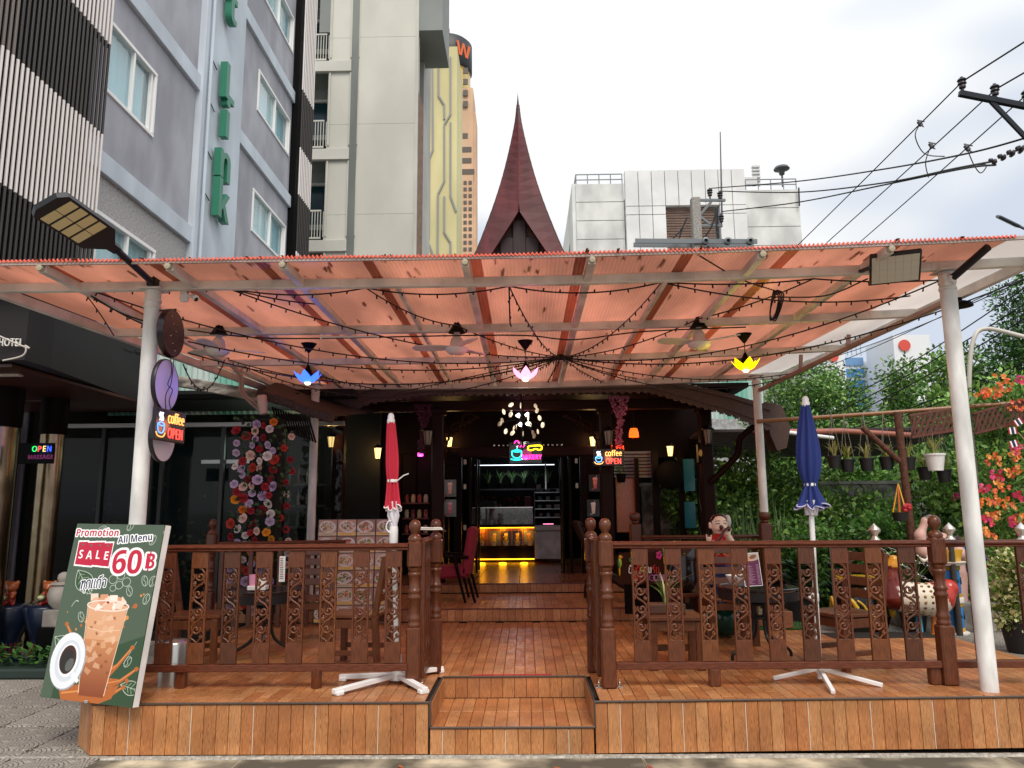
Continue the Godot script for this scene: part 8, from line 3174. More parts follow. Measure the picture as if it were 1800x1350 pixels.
func bloom(parent: Node3D, spots: Array, n: int, r: float, tones: Array) -> void:
	# bunches of papery bracts
	var m := Mb.new()
	for sp in spots:
		for i in n:
			var p: Vector3 = sp + Vector3(rf(-1, 1), rf(-0.7, 0.7), rf(-0.6, 1)) * r
			m.col = lin(tones[rng.randi() % tones.size()]) * rf(0.8, 1.25)
			for k in 3:
				var an := TAU * k / 3 + rf(0, 1)
				var d := Vector3(cos(an), sin(an), rf(-0.2, 0.6)) * 0.034
				var s := Vector3(-sin(an), cos(an), rf(-0.4, 0.4)) * 0.02
				m.quad(p, p + d * 0.55 - s, p + d, p + d * 0.55 + s, Vector3.BACK)
	stuff(put("blossoms", m, M.leafc, parent))

func garden() -> void:
	var lf1 := leaf_clump(30, 0.11, 0.05, 0.22, ["64903f", "7ca852", "507a38", "9cba68", "40622c"])
	var lf2 := leaf_clump(28, 0.11, 0.045, 0.22, ["426c30", "52823a", "34562a", "669444", "2a4820"])
	var lf3 := leaf_clump(16, 0.085, 0.045, 0.11, ["4a7434", "609042", "365a26", "7ea252"])
	var lf4 := leaf_clump(14, 0.1, 0.05, 0.12, ["6a9444", "86ac54", "507a36", "a0bc68"])
	tree("broad bright green tree just right of the pavilion roof, left of the blue parasol", Vector3(7.4, 0, -20), 5.0, [[Vector3(0.1, 4.1, 0), Vector3(1.6, 1.3, 1.3)], [Vector3(-0.9, 3.1, 0.3), Vector3(1.0, 1.1, 1.0)], [Vector3(1.0, 2.9, 0.4), Vector3(1.5, 1.1, 1.2)], [Vector3(0.3, 1.7, 0.5), Vector3(2.0, 1.2, 1.0)]], 1100, lf1)
	tree("light green tree in front of the distant blue glass building", Vector3(10.0, 0, -21), 5.2, [[Vector3(0.25, 4.5, 0), Vector3(0.45, 1.1, 0.5)], [Vector3(-0.8, 3.0, 0.2), Vector3(1.3, 0.8, 1.1)], [Vector3(0.6, 3.2, 0.3), Vector3(1.2, 1.1, 1.1)], [Vector3(0, 1.9, 0.4), Vector3(1.9, 1.3, 1.1)]], 1000, lf1)
	tree("yellowish green tree left of the right round post", Vector3(12.2, 0, -22), 6.2, [[Vector3(0.2, 4.9, 0), Vector3(1.2, 1.3, 1.0)], [Vector3(-0.9, 3.9, 0.2), Vector3(1.1, 1.0, 1.0)], [Vector3(0.6, 3.0, 0.4), Vector3(1.7, 1.4, 1.2)], [Vector3(-0.3, 1.7, 0.4), Vector3(1.9, 1.2, 1.1)]], 1300, lf4, 1.3, 1.9)
	tree("tall dark green tree at the right edge of the picture", Vector3(13.8, 0, -20), 7.8, [[Vector3(0.4, 6.6, 0), Vector3(1.6, 1.4, 1.1)], [Vector3(-0.7, 5.2, 0.2), Vector3(1.2, 1.1, 1.0)], [Vector3(0.9, 4.6, 0.3), Vector3(1.7, 1.4, 1.2)], [Vector3(-0.2, 3.2, 0.4), Vector3(2.0, 1.5, 1.2)], [Vector3(1.3, 2.4, 0.4), Vector3(1.7, 1.5, 1.1)]], 1500, lf2, 0.9, 1.5)
	tree("dark round-topped tree standing behind the lattice panel", Vector3(11.2, 0, -17), 3.9, [[Vector3(0, 2.9, 0), Vector3(1.5, 1.0, 0.9)], [Vector3(-1.2, 2.2, 0), Vector3(1.2, 1.0, 0.8)], [Vector3(1.1, 2.2, 0), Vector3(1.3, 1.1, 0.8)]], 800, lf2)
	tree("dark low tree between the carport roof and the garden hedge", Vector3(6.4, 0, -16.5), 3.2, [[Vector3(0, 2.2, 0), Vector3(1.2, 0.9, 0.8)], [Vector3(-0.9, 1.6, 0), Vector3(0.9, 0.9, 0.8)], [Vector3(0.9, 1.6, 0), Vector3(1.1, 0.9, 0.8)]], 700, lf1)
	# hedge and shrubs in front of the garden wall
	var wl := thing("garden_wall", "grey rendered garden wall half hidden by the climbing plants", "wall", Vector3(6.5, 0.2, -13.4))
	var wm := Mb.new()
	wm.rbox(Vector3(0, 0.9, 0), Vector3(9.0, 1.8, 0.2), 0.01)
	put("wall", wm, pm("8f8e88", 0.9, "blotch", 0.55), wl)
	var cp := Mb.new()
	cp.rbox(Vector3(0, 1.83, 0), Vector3(9.04, 0.06, 0.26), 0.01)
	put("coping", cp, pm("a3a29c", 0.9), wl)
	var sp := [
		["climber", "dark climbing plant behind the right column of the pavilion", Vector3(3.6, 0.2, -13.0), [[Vector3(0, 1.5, 0), Vector3(1.3, 0.75, 0.4)], [Vector3(0.2, 0.7, 0), Vector3(1.3, 0.7, 0.4)]], 520, lf1],
		["climber", "bright leaved climber on the wall behind the blue parasol", Vector3(5.2, 0.2, -12.8), [[Vector3(0, 1.2, 0), Vector3(0.9, 0.55, 0.4)], [Vector3(0.1, 0.5, 0.1), Vector3(1.0, 0.5, 0.4)]], 420, lf4],
		["hedge_bush", "dense small-leaved bush left of the blue parasol pole", Vector3(4.0, 0.2, -11.0), [[Vector3(0, 0.7, 0), Vector3(0.75, 0.5, 0.5)], [Vector3(0.3, 0.35, 0.2), Vector3(0.8, 0.4, 0.5)]], 520, lf3],
		["hedge_bush", "dense small-leaved bush right of the blue parasol pole", Vector3(5.0, 0.2, -10.9), [[Vector3(0, 0.8, 0), Vector3(0.75, 0.55, 0.5)], [Vector3(0.2, 0.4, 0.2), Vector3(0.8, 0.4, 0.5)]], 520, lf3],
		["hedge_bush", "leafy bush with pale pink flowers under the hanging basket", Vector3(5.7, 0.2, -10.2), [[Vector3(0, 0.75, 0), Vector3(0.6, 0.5, 0.45)], [Vector3(0.3, 0.4, 0.1), Vector3(0.7, 0.4, 0.4)]], 420, lf3],
		["climber", "tall green climber with magenta flowers left of the right round post", Vector3(6.0, 0.2, -10.9), [[Vector3(0, 1.6, 0), Vector3(0.7, 0.6, 0.4)], [Vector3(0.1, 0.8, 0), Vector3(0.8, 0.7, 0.4)]], 520, lf4],
	]
	for q in sp:
		var s := shrub(q[0], q[1], q[2], q[3], q[4], q[5])
		if q[1].contains("pale pink"):
			bloom(s, [Vector3(-0.3, 1.0, 0.4), Vector3(0.1, 0.95, 0.45), Vector3(0.25, 1.15, 0.4), Vector3(-0.1, 0.75, 0.5), Vector3(0.35, 0.8, 0.45)], 16, 0.08, ["c9a0b4", "dcbcc8", "b58aa0"])
		if q[1].contains("magenta"):
			bloom(s, [Vector3(-0.25, 1.55, 0.35), Vector3(0.0, 1.35, 0.42), Vector3(0.2, 1.5, 0.4), Vector3(0.05, 1.7, 0.4), Vector3(0.25, 1.75, 0.35)], 9, 0.05, ["c8286e", "d84a8c", "b01c5a"])
	# bougainvillea on the right
	var bg := shrub("bougainvillea", "large bougainvillea with orange, red and pink blossoms at the right edge", Vector3(5.75, 0.2, -9.3), [[Vector3(-0.05, 1.1, 0), Vector3(0.6, 0.6, 0.4)], [Vector3(0.3, 1.9, -0.1), Vector3(0.65, 0.65, 0.4)], [Vector3(0.1, 2.65, -0.2), Vector3(0.7, 0.4, 0.4)], [Vector3(-0.1, 0.5, 0.1), Vector3(0.65, 0.45, 0.4)]], 620, lf4, 0.6, 1.0)
	var org := []
	for p in [Vector3(5.543, 2.939, -9.1), Vector3(5.684, 3.005, -9.1), Vector3(5.442, 2.926, -9.1), Vector3(5.66, 3.088, -9.1), Vector3(5.762, 2.773, -9), Vector3(5.545, 1.991, -8.9), Vector3(5.442, 1.64, -8.9), Vector3(5.254, 1.673, -8.9), Vector3(5.367, 1.832, -8.9), Vector3(5.551, 1.48, -8.9), Vector3(5.265, 1.483, -8.9), Vector3(5.185, 1.326, -8.9), Vector3(5.662, 2.191, -9), Vector3(5.403, 2.141, -9), Vector3(5.184, 1.675, -9)]: org.append(p - Vector3(5.75, 0.2, -9.3))
	bloom(bg, org, 9, 0.085, ["e0702c", "e88a3c", "d8552a", "e06a4a", "f0a054"])
	var pnk := []
	for p in [Vector3(5.829, 3.069, -9), Vector3(5.217, 1.451, -8.9), Vector3(5.431, 1.431, -8.9), Vector3(5.598, 1.721, -8.9), Vector3(5.23, 1.804, -9), Vector3(5.689, 2.256, -9), Vector3(5.41, 1.964, -9), Vector3(5.6, 1.354, -8.9)]: pnk.append(p - Vector3(5.75, 0.2, -9.3))
	bloom(bg, pnk, 8, 0.07, ["c8286e", "d8385a", "c42a3c", "e0507c"])
	# bamboo rail with hanging pots
	var ra := Vector3(2.999, 2.719, -9.95)
	var rb := Vector3(6.03, 2.817, -9)
	var rl := thing("bamboo_rail", "long brown pole running level from the rear post to the right edge", "pole", ra)
	var rm := Mb.new()
	rm.tube(V3([Vector3.ZERO, (rb - ra) * 0.5 + Vector3(0, -0.01, 0), rb - ra]), 0.026, 10)
	put("pole", rm, grainm("a06a3a", 0.5, 0), rl)
	var hp: Node3D
	var spots := [[Vector3(3.821, 2.168, -9.6), "black hanging pot just right of the blue parasol"], [Vector3(3.978, 2.124, -9.6), "second black hanging pot right of the blue parasol"], [Vector3(4.172, 2.13, -9.5), "black hanging pot with trailing stems, third along the pole"], [Vector3(4.391, 2.139, -9.45), "black hanging pot, fourth along the pole"], [Vector3(4.626, 2.127, -9.4), "black hanging pot on the post of the lattice panel"], [Vector3(4.915, 2.018, -9.6), "low black hanging pot under the white one"], [Vector3(5.147, 1.988, -9.6), "black hanging pot nearest the right round post"]]
	for i in spots.size():
		if i == 0:
			hp = hanging_pot(spots[0][1], spots[0][0], M.pot_black)
			hp.set_meta("group", "pots hanging from the pole")
		else:
			copy(hp, spots[i][1], spots[i][0], i * 1.3)
	hanging_pot("large white hanging pot with yellowish trailing stems", Vector3(4.895, 2.138, -9.3), M.white, 1.3)
	# basket with red and yellow ribbons
	var bk := thing("hanging_basket", "black basket with yellow and red ribbons hanging above the pink flowers", "basket", Vector3(4.374, 1.52, -9.2))
	var bm := Mb.new()
	bm.lathe([Vector2(0, -0.07), Vector2(0.07, -0.07), Vector2(0.09, 0.03), Vector2(0.08, 0.03), Vector2(0, 0.0)], 14)
	put("basket", bm, M.pot_black, bk)
	for k in 6:
		var m := Mb.new()
		m.tube(V3([Vector3(cos(k * 1.05) * 0.08, 0.03, sin(k * 1.05) * 0.08), Vector3(0.01, 0.36, 0)]), 0.008, 5)
		put("ribbon", m, flat("d8a82c" if k % 2 else "c8582a", 0.6), bk)
	var rd := Mb.new()
	for k in 9: rd.ball(Vector3(0.06 + 0.03 * sin(k * 2.1), 0.08 + 0.03 * cos(k * 1.7), 0.05 + 0.02 * sin(k)), Vector3(0.03, 0.025, 0.02), 8, 5)
	put("red_flower", rd, flat("a81c28", 0.6), bk)
	# lattice panels on a post
	for q in [["brown lattice panel left of the right round post", Vector3(4.638, 2.564, -9.3), Vector3(5.202, 2.649, -9.2), 0.26], ["brown lattice panel right of the right round post, overgrown with stems", Vector3(5.342, 2.58, -9.2), Vector3(5.82, 2.705, -9), 0.24]]:
		var d := thing("lattice_panel", q[0], "lattice", q[1], 0.0, "lattice panels in the garden")
		var L: Vector3 = q[2] - q[1]
		var up := Vector3(0, q[3] / 2, 0)
		for s in [-1, 1]:
			var m := Mb.new()
			m.bar(up * s, L + up * s, 0.03, 0.03, 0.004)
			put("rail", m, M.teak_h, d)
		for i in 10:
			for s in [-1, 1]:
				var m := Mb.new()
				var t0 := (i - 1.0) / 9.0
				var t1 := t0 + 0.22
				t0 = clampf(t0, 0, 1)
				t1 = clampf(t1, 0, 1)
				if t1 - t0 < 0.05: continue
				m.bar(L * t0 - up * s + Vector3(0, 0, 0.008 * s), L * t1 + up * s + Vector3(0, 0, 0.008 * s), 0.012, 0.028)
				put("lattice_slat", m, M.teak, d)
	var ps := thing("garden_post", "round brown garden post with a diagonal brace under the lattice panel", "post", Vector3((4.582), 0.25, -9.35))
	var pm2 := Mb.new()
	pm2.tube(V3([Vector3.ZERO, Vector3(-0.06, 2.5, 0)]), 0.045, 9)
	put("post", pm2, pm("6a3f2c", 0.8, "fine", 0.6), ps)
	var b2 := Mb.new()
	b2.tube(V3([Vector3(-0.08, 1.9, 0), Vector3(-0.5, 2.32, 0)]), 0.035, 8)
	put("brace", b2, pm("6a3f2c", 0.8, "fine", 0.6), ps)
	# carport roof behind
	var cr := thing("carport", "dark low carport roof with a red-brown beam behind the blue parasol", "roof", Vector3(5.0, 2.2, -12.6))
	var co := Vector3(-5.0, -2.2, 12.6)
	for i in 16:
		var m := Mb.new()
		m.rbox(Vector3(4.75, 2.8 - 0.012 * i, -12.0 - 0.2 * i) + co, Vector3(4.1, 0.05, 0.17), 0.006)
		put("roof_slat", m, flat("2f2422", 0.6), cr)
	var m1 := Mb.new()
	m1.tube(V3([Vector3(3.769, 2.768, -11.9) + co, Vector3(4.885, 2.774, -11.9) + co, Vector3(5.922, 2.702, -11.9) + co]), 0.045, 9)
	put("beam", m1, flat("9a5a48", 0.5), cr)
	var m2 := Mb.new()
	m2.tube(V3([Vector3(3.722, 2.794, -11.8) + co, Vector3(4.707, 2.661, -11.8) + co]), 0.03, 8)
	put("white_tube", m2, M.white, cr)
	for x in [3.7, 6.0]:
		var p := Mb.new()
		p.tube(V3([Vector3(x, 0.2, -12.2) + co, Vector3(x, 2.75, -12.2) + co]), 0.05, 8)
		put("post", p, M.dark, cr)
	var bp := thing("bent_pole", "pale bent pole arching to the right behind the right round post", "pole", Vector3(5.478, 2.507, -9.5))
	var b0 := Vector3(5.478, 2.507, -9.5)
	var bpm := Mb.new()
	bpm.tube(arc([Vector3(0, -1.2, 0), Vector3.ZERO, Vector3(5.524, 3.215, -9.5) - b0, Vector3(5.63, 3.683, -9.5) - b0, Vector3(5.805, 3.805, -9.5) - b0, Vector3(6.12, 3.653, -9.3) - b0, Vector3(6.383, 3.535, -9.2) - b0]), 0.027, 10)
	put("tube", bpm, flat("bdb7ae", 0.4), bp)
	var ul := thing("dome_lamp", "black dome lamp hanging right of the right round post", "lamp", Vector3(3.708, 3.291, -6.4))
	var um := Mb.new()
	um.lathe([Vector2(0.0, -0.012), Vector2(0.06, -0.015), Vector2(0.1, -0.01), Vector2(0.095, 0.012), Vector2(0.05, 0.035), Vector2(0.02, 0.04), Vector2(0.018, 0.07), Vector2(0, 0.07)], 18)
	put("shade", um, M.black, ul)
	# small striped flags
	for i in 3:
		var f := thing("small_flag", ["small flag with red, white and blue stripes, uppermost at the right edge", "small flag with red, white and blue stripes, middle one of three", "small flag with red, white and blue stripes, lowest of three"][i], "flag", [Vector3(5.611, 2.551, -8.8), Vector3(5.536, 2.455, -8.8), Vector3(5.532, 2.306, -8.8)][i], 0.0, "small striped flags")
		var bs := rz([0.5, 0.1, 0.25][i])
		for k in 5:
			var m := Mb.new()
			var hh: float = [0.018, 0.018, 0.036, 0.018, 0.018][k]
			var yy: float = [0.045, 0.027, 0.0, -0.027, -0.045][k]
			m.box(bs * Vector3(yy * 0.9, 0, 0), Vector3(hh * 0.9, 0.075, 0.003), bs)
			put("stripe", m, flat(["a81c30", "f0f0f0", "1c2048", "f0f0f0", "a81c30"][k], 0.7), f)
		var st := Mb.new()
		st.tube(V3([bs * Vector3(0.06, -0.03, 0), bs * Vector3(0.14, -0.16, 0)]), 0.004, 5)
		put("stick", st, flat("c8a878", 0.6), f)
	statues()

func hanging_pot(label: String, at: Vector3, mat: Material, k := 1.0) -> Node3D:
	var p := thing("hanging_pot", label, "plant pot", at)
	var m := Mb.new()
	m.lathe([Vector2(0.0, -0.08 * k), Vector2(0.062 * k, -0.08 * k), Vector2(0.085 * k, 0.06 * k), Vector2(0.092 * k, 0.06 * k), Vector2(0.092 * k, 0.075 * k), Vector2(0.08 * k, 0.075 * k), Vector2(0, 0.05 * k)], 16)
	put("pot", m, mat, p)
	var w := Mb.new()
	for s in 3:
		w.tube(V3([Vector3(cos(s * 2.1) * 0.088 * k, 0.07 * k, sin(s * 2.1) * 0.088 * k), Vector3(0, 0.62, 0)]), 0.003, 4)
	put("wires", w, flat("8a8478", 0.6), p)
	blades(p, Vector3(0, 0.06 * k, 0), 34, 0.22 * k, 0.014, ["8a9a44", "a8a85a", "6a7f34", "b8a468"])
	return p

func statues() -> void:
	# grass mat with its small things
	var gm := Mb.new()
	gm.rbox(Vector3(2.45, 0.345, -8.75), Vector3(1.2, 0.016, 0.5), 0.004)
	tag(put("grass_mat", gm, pm("3f6a2c", 0.95, "grit", 0.5, Vector3(3, 3, 3), 1.0)), "strip of artificial grass at the back edge of the deck", "mat")
	var tf := Mb.new()
	for i in 900:
		var p := Vector3(rf(1.88, 3.02), 0.352, rf(-8.98, -8.52))
		tf.col = lin(["3f7a2c", "569440", "2f5f22"][rng.randi() % 3])
		tf.face(p + Vector3(-0.003, 0, 0), p + Vector3(0.003, 0, 0), p + Vector3(rf(-0.01, 0.01), rf(0.015, 0.03), rf(-0.01, 0.01)), Vector3.BACK)
	tag(put("grass_blades", tf, M.leafc), "short green blades of the artificial grass strip", "grass").set_meta("kind", "stuff")
	var yp := thing("yellow_grass", "yellow-green grass plant in a small wooden box behind the right table", "plant", Vector3(2.5, 0.36, -8.7))
	blades(yp, Vector3(0, 0.1, 0), 50, 0.42, 0.014, ["b0a83a", "8f9a34", "c8bc5a", "6f8a34"])
	var yb := Mb.new()
	yb.rbox(Vector3(0.22, 0.08, 0.1), Vector3(0.2, 0.17, 0.2), 0.006)
	yb.rbox(Vector3(0, 0.05, 0), Vector3(0.22, 0.1, 0.2), 0.006)
	put("box", yb, grainm("a0623a", 0.5, 0), yp)
	var gj := thing("green_jar", "dark green glazed jar with a rooster comb plant under the right table", "jar", Vector3(2.0, 0.36, -8.1))
	var gb := Mb.new()
	gb.lathe([Vector2(0, 0), Vector2(0.1, 0), Vector2(0.17, 0.12), Vector2(0.16, 0.24), Vector2(0.09, 0.3), Vector2(0, 0.3)], 18)
	put("jar", gb, flat("14483a", 0.15), gj)
	blades(gj, Vector3(0.06, 0.26, 0), 16, 0.16, 0.03, ["d8582a", "e8a03c", "c83a2a"])
	# tall thin grass clump by the pavilion
	var tg := thing("tall_grass", "clump of tall dark striped blades between the pavilion column and the rear post", "plant", Vector3(3.15, 0.25, -11.2))
	var tm := Mb.new()
	for i in 130:
		var p := Vector3(rf(-0.6, 0.5), 0, rf(-0.3, 0.3))
		var h := rf(0.9, 1.65)
		var ln := Vector3(rf(-0.2, 0.2), 0, rf(-0.1, 0.1))
		tm.col = lin(["3a5a30", "4f7040", "2a4524", "7a9060"][rng.randi() % 4])
		var s := Vector3(0.013, 0, rf(-0.008, 0.008))
		tm.quad(p - s, p + s, p + s * 0.8 + ln * 0.4 + Vector3(0, h * 0.6, 0), p - s * 0.8 + ln * 0.4 + Vector3(0, h * 0.6, 0), Vector3.BACK)
		tm.face(p - s * 0.8 + ln * 0.4 + Vector3(0, h * 0.6, 0), p + s * 0.8 + ln * 0.4 + Vector3(0, h * 0.6, 0), p + ln + Vector3(0, h, 0), Vector3.BACK)
	stuff(put("blades", tm, M.leafc, tg))
	# dark jar carved stump behind the railing
	var sj := thing("carved_stump", "dark polished carved stump on a red stand left of the figure", "carving", Vector3(1.62, DY, -8.3))
	put("stump", blob([[Vector3(0, 0.55, 0), Vector3(0.02, 0.75, 0), 0.16, 0.13, lin("241c1c")], [Vector3(0.1, 0.8, 0), Vector3(0.12, 0.88, 0), 0.07, 0.05, lin("2c2424")], [Vector3(-0.08, 0.8, 0.03), Vector3(-0.1, 0.86, 0.03), 0.06, 0.05, lin("1c1616")]], 0.016, 0.05), M.vgloss, sj)
	var sb := Mb.new()
	sb.rbox(Vector3(0, 0.4, 0), Vector3(0.4, 0.04, 0.3), 0.008)
	for x in [-0.16, 0.16]: sb.rbox(Vector3(x, 0.19, 0), Vector3(0.05, 0.38, 0.26), 0.006)
	put("stand", sb, M.teak, sj)
	# painted guinea fowl
	var wv := lin("d9cfbc")
	var mr := lin("6a221c")
	var fo := thing("painted_bird", "large painted bird statue with a white spotted body and red tail behind the right railing", "statue", Vector3(4.2, 0.25, -8.5))
	put("body", blob([[Vector3(-0.2, 0.42, 0), Vector3(0.12, 0.38, 0), 0.16, 0.17, wv], [Vector3(0.2, 0.44, 0), Vector3(0.28, 0.5, 0), 0.16, 0.1, lin("b0301f")], [Vector3(-0.3, 0.42, 0), Vector3(-0.32, 0.6, 0), 0.14, 0.08, mr], [Vector3(-0.32, 0.6, 0), Vector3(-0.3, 0.72, 0), 0.07, 0.06, mr], [Vector3(-0.29, 0.76, 0), Vector3(-0.27, 0.8, 0), 0.06, 0.055, lin("c88a2a")], [Vector3(-0.33, 0.74, 0), Vector3(-0.42, 0.72, 0), 0.03, 0.012, lin("3f6aa8")]], 0.016, 0.04), M.vgloss, fo)
	for i in 40:
		var a := -1.2 + 0.35 * (i % 8)
		var x := -0.2 + 0.075 * (i / 8)
		var d := Mb.new()
		d.col = lin("8a6a3a") if i % 3 else lin("5a3a20")
		d.ball(Vector3(x, 0.4 + 0.166 * sin(a), 0.166 * cos(a)), Vector3(0.017, 0.017, 0.008), 6, 4)
		put("spot", d, M.vgloss, fo)
	for x in [-0.06, 0.1]:
		var l := Mb.new()
		l.lathe([Vector2(0.07, 0.0), Vector2(0.07, 0.03), Vector2(0.035, 0.05), Vector2(0.03, 0.25)], 12, shift(Vector3(x, 0, 0)))
		put("leg", l, flat("c8702a" if x > 0 else "2f8aa8", 0.3), fo)
	# yellow dragon jar
	var yj := thing("dragon_jar", "black glazed jar with yellow relief dragons and a pale lid behind the right railing", "jar", Vector3(3.72, 0.25, -8.9))
	var jm := Mb.new()
	jm.lathe([Vector2(0, 0), Vector2(0.22, 0), Vector2(0.26, 0.08), Vector2(0.31, 0.25), Vector2(0.29, 0.4), Vector2(0.24, 0.5), Vector2(0.27, 0.53), Vector2(0.24, 0.56), Vector2(0, 0.55)], 26)
	put("jar", jm, flat("1a1a18", 0.12), yj)
	var rp := Mb.new()
	for k in 3:
		var pts := []
		for s in 12:
			var an := k * 2.1 + s * 0.19
			pts.append(Vector3(cos(an) * 0.315, 0.28 + 0.09 * sin(s * 1.3), sin(an) * 0.315))
		rp.tube(arc(pts, 3), 0.028, 6, 0.012)
	rp.lathe([Vector2(0.235, 0.56), Vector2(0.26, 0.57), Vector2(0.25, 0.6), Vector2(0.0, 0.6)], 24)
	put("relief", rp, flat("d0a82c", 0.2), yj)
	# painted pedestal and elephant
	var pd := thing("painted_pedestal", "pedestal painted in blue, yellow and white rings with a yellow bowl on top", "pedestal", Vector3(4.62, 0.25, -8.75))
	var cs := [["e8e4dc", 0.0, 0.03, 0.16], ["d0a028", 0.03, 0.07, 0.12], ["2478c0", 0.07, 0.29, 0.115], ["b8901f", 0.29, 0.33, 0.12], ["e8e4dc", 0.33, 0.39, 0.135], ["b8901f", 0.39, 0.43, 0.12], ["2478c0", 0.43, 0.68, 0.115], ["8a7a20", 0.68, 0.73, 0.125], ["e8e4dc", 0.73, 0.77, 0.17], ["d0a028", 0.77, 0.9, 0.14]]
	for q in cs:
		var m := Mb.new()
		var r: float = q[3]
		m.lathe([Vector2(r * 0.96, q[1]), Vector2(r, q[1] + 0.01), Vector2(r if q[1] < 0.7 else r * 1.2, q[2] - 0.005), Vector2(r * 0.9, q[2]), Vector2(0, q[2])], 22)
		put("ring", m, flat(q[0], 0.3), pd)
	var sw := Mb.new()
	for y in [0.18, 0.55]:
		for k in 5:
			var pts := PackedVector3Array()
			for s in 12: pts.append(Vector3(0, y, 0) + ry(k * 1.25) * Vector3(cos(s * 0.55) * 0.05 * (1 - s / 14.0), sin(s * 0.55) * 0.06 * (1 - s / 14.0), 0.117))
			sw.tube(pts, 0.007, 4)
	put("swirl", sw, flat("12202c", 0.4), pd)
	var pk := lin("c9a096")
	var el := thing("elephant_statue", "pink elephant statue with raised trunk and a painted blanket, behind the corner post", "statue", Vector3(5.0, 0.5, -9.3))
	put("body", blob([[Vector3(-0.05, 0.45, 0), Vector3(0.35, 0.42, -0.1), 0.24, 0.23, pk], [Vector3(-0.2, 0.62, 0.05), Vector3(-0.18, 0.66, 0.05), 0.17, 0.16, pk], [Vector3(-0.3, 0.56, 0.08), Vector3(-0.4, 0.6, 0.1), 0.085, 0.07, pk], [Vector3(-0.4, 0.6, 0.1), Vector3(-0.42, 0.78, 0.1), 0.068, 0.055, pk], [Vector3(-0.42, 0.78, 0.1), Vector3(-0.34, 0.95, 0.1), 0.052, 0.038, pk], [Vector3(-0.34, 0.95, 0.1), Vector3(-0.28, 1.0, 0.1), 0.036, 0.03, lin("5a4a48")], [Vector3(-0.05, 0.35, 0.14), Vector3(-0.07, 0.02, 0.16), 0.1, 0.085, pk], [Vector3(-0.05, 0.35, -0.14), Vector3(-0.07, 0.02, -0.14), 0.1, 0.085, pk], [Vector3(0.35, 0.35, 0.08), Vector3(0.37, 0.02, 0.1), 0.1, 0.085, pk], [Vector3(0.35, 0.35, -0.2), Vector3(0.37, 0.02, -0.2), 0.1, 0.085, pk], [Vector3(-0.12, 0.7, 0.2), Vector3(-0.06, 0.58, 0.24), 0.06, 0.075, pk], [Vector3(-0.34, 0.54, 0.17), Vector3(-0.48, 0.5, 0.24), 0.02, 0.014, lin("e8e0d4")], [Vector3(-0.48, 0.5, 0.24), Vector3(-0.56, 0.58, 0.26), 0.014, 0.008, lin("e8e0d4")]], 0.018, 0.05), tinted(0.5), el)
	var bl := Mb.new()
	for i in 9:
		for k in 4:
			var q := []
			for e in [[i, k], [i + 1, k], [i + 1, k + 1], [i, k + 1]]:
				var an: float = -0.3 + 2.2 * e[0] / 9.0
				q.append(Vector3(0.0 + 0.28 * e[1] / 4.0, 0.45 + 0.255 * sin(an), 0.255 * cos(an) - 0.07 * e[1] / 4.0))
			bl.col = lin(["2a5aa0", "d0a82c", "3f8ab8", "c83a2a"][(i / 2 + k) % 4])
			bl.quad(q[0], q[1], q[2], q[3], Vector3(0, q[0].y - 0.45, q[0].z))
	put("blanket", bl, M.vgloss, el)
	var ep := thing("statue_plinth", "low stone-faced plinth under the elephant", "plinth", Vector3(4.9, 0.25, -9.2))
	var em := Mb.new()
	em.rbox(Vector3(0, 0.15, 0), Vector3(1.3, 0.3, 0.8), 0.012)
	put("block", em, pm("9a968e", 0.9, "blotch", 0.6), ep)
	var ag := thing("agave", "long green strap leaves of an agave between the bird and the pedestal", "plant", Vector3(4.28, 0.25, -8.9))
	blades(ag, Vector3(0, 0.3, 0), 18, 0.75, 0.05, ["5a7a3f", "6f8f52", "48683a"])
	var apm := Mb.new()
	apm.lathe([Vector2(0, 0), Vector2(0.12, 0), Vector2(0.16, 0.3), Vector2(0, 0.28)], 14)
	put("pot", apm, M.pot_black, ag)
	# chain posts with silver finials
	var cps := [Vector3(3.795, 1.339, -8.6), Vector3(4.605, 1.332, -8.6), Vector3(5.255, 1.368, -8.4)]
	var cp0: Node3D
	for i in 3:
		var lab: String = ["silver-topped chain post left of the corner newel", "silver-topped chain post just behind the corner newel", "silver-topped chain post at the right edge by the bougainvillea"][i]
		if i == 0:
			cp0 = thing("chain_post", lab, "post", Vector3(cps[0].x, 0.25, cps[0].z), 0.0, "chain posts of the garden")
			var m := Mb.new()
			m.lathe([Vector2(0.035, 0), Vector2(0.03, 1.0)], 12)
			put("shaft", m, flat("4a4644", 0.4, 0.5), cp0)
			var f := Mb.new()
			f.lathe([Vector2(0.03, 1.0), Vector2(0.06, 1.01), Vector2(0.03, 1.04), Vector2(0.03, 1.06), Vector2(0.065, 1.11), Vector2(0.06, 1.13), Vector2(0.02, 1.17), Vector2(0, 1.19)], 12)
			put("finial", f, flat("cfc8c0", 0.25, 0.7), cp0)
		else:
			copy(cp0, lab, Vector3(cps[i].x, 0.25, cps[i].z))
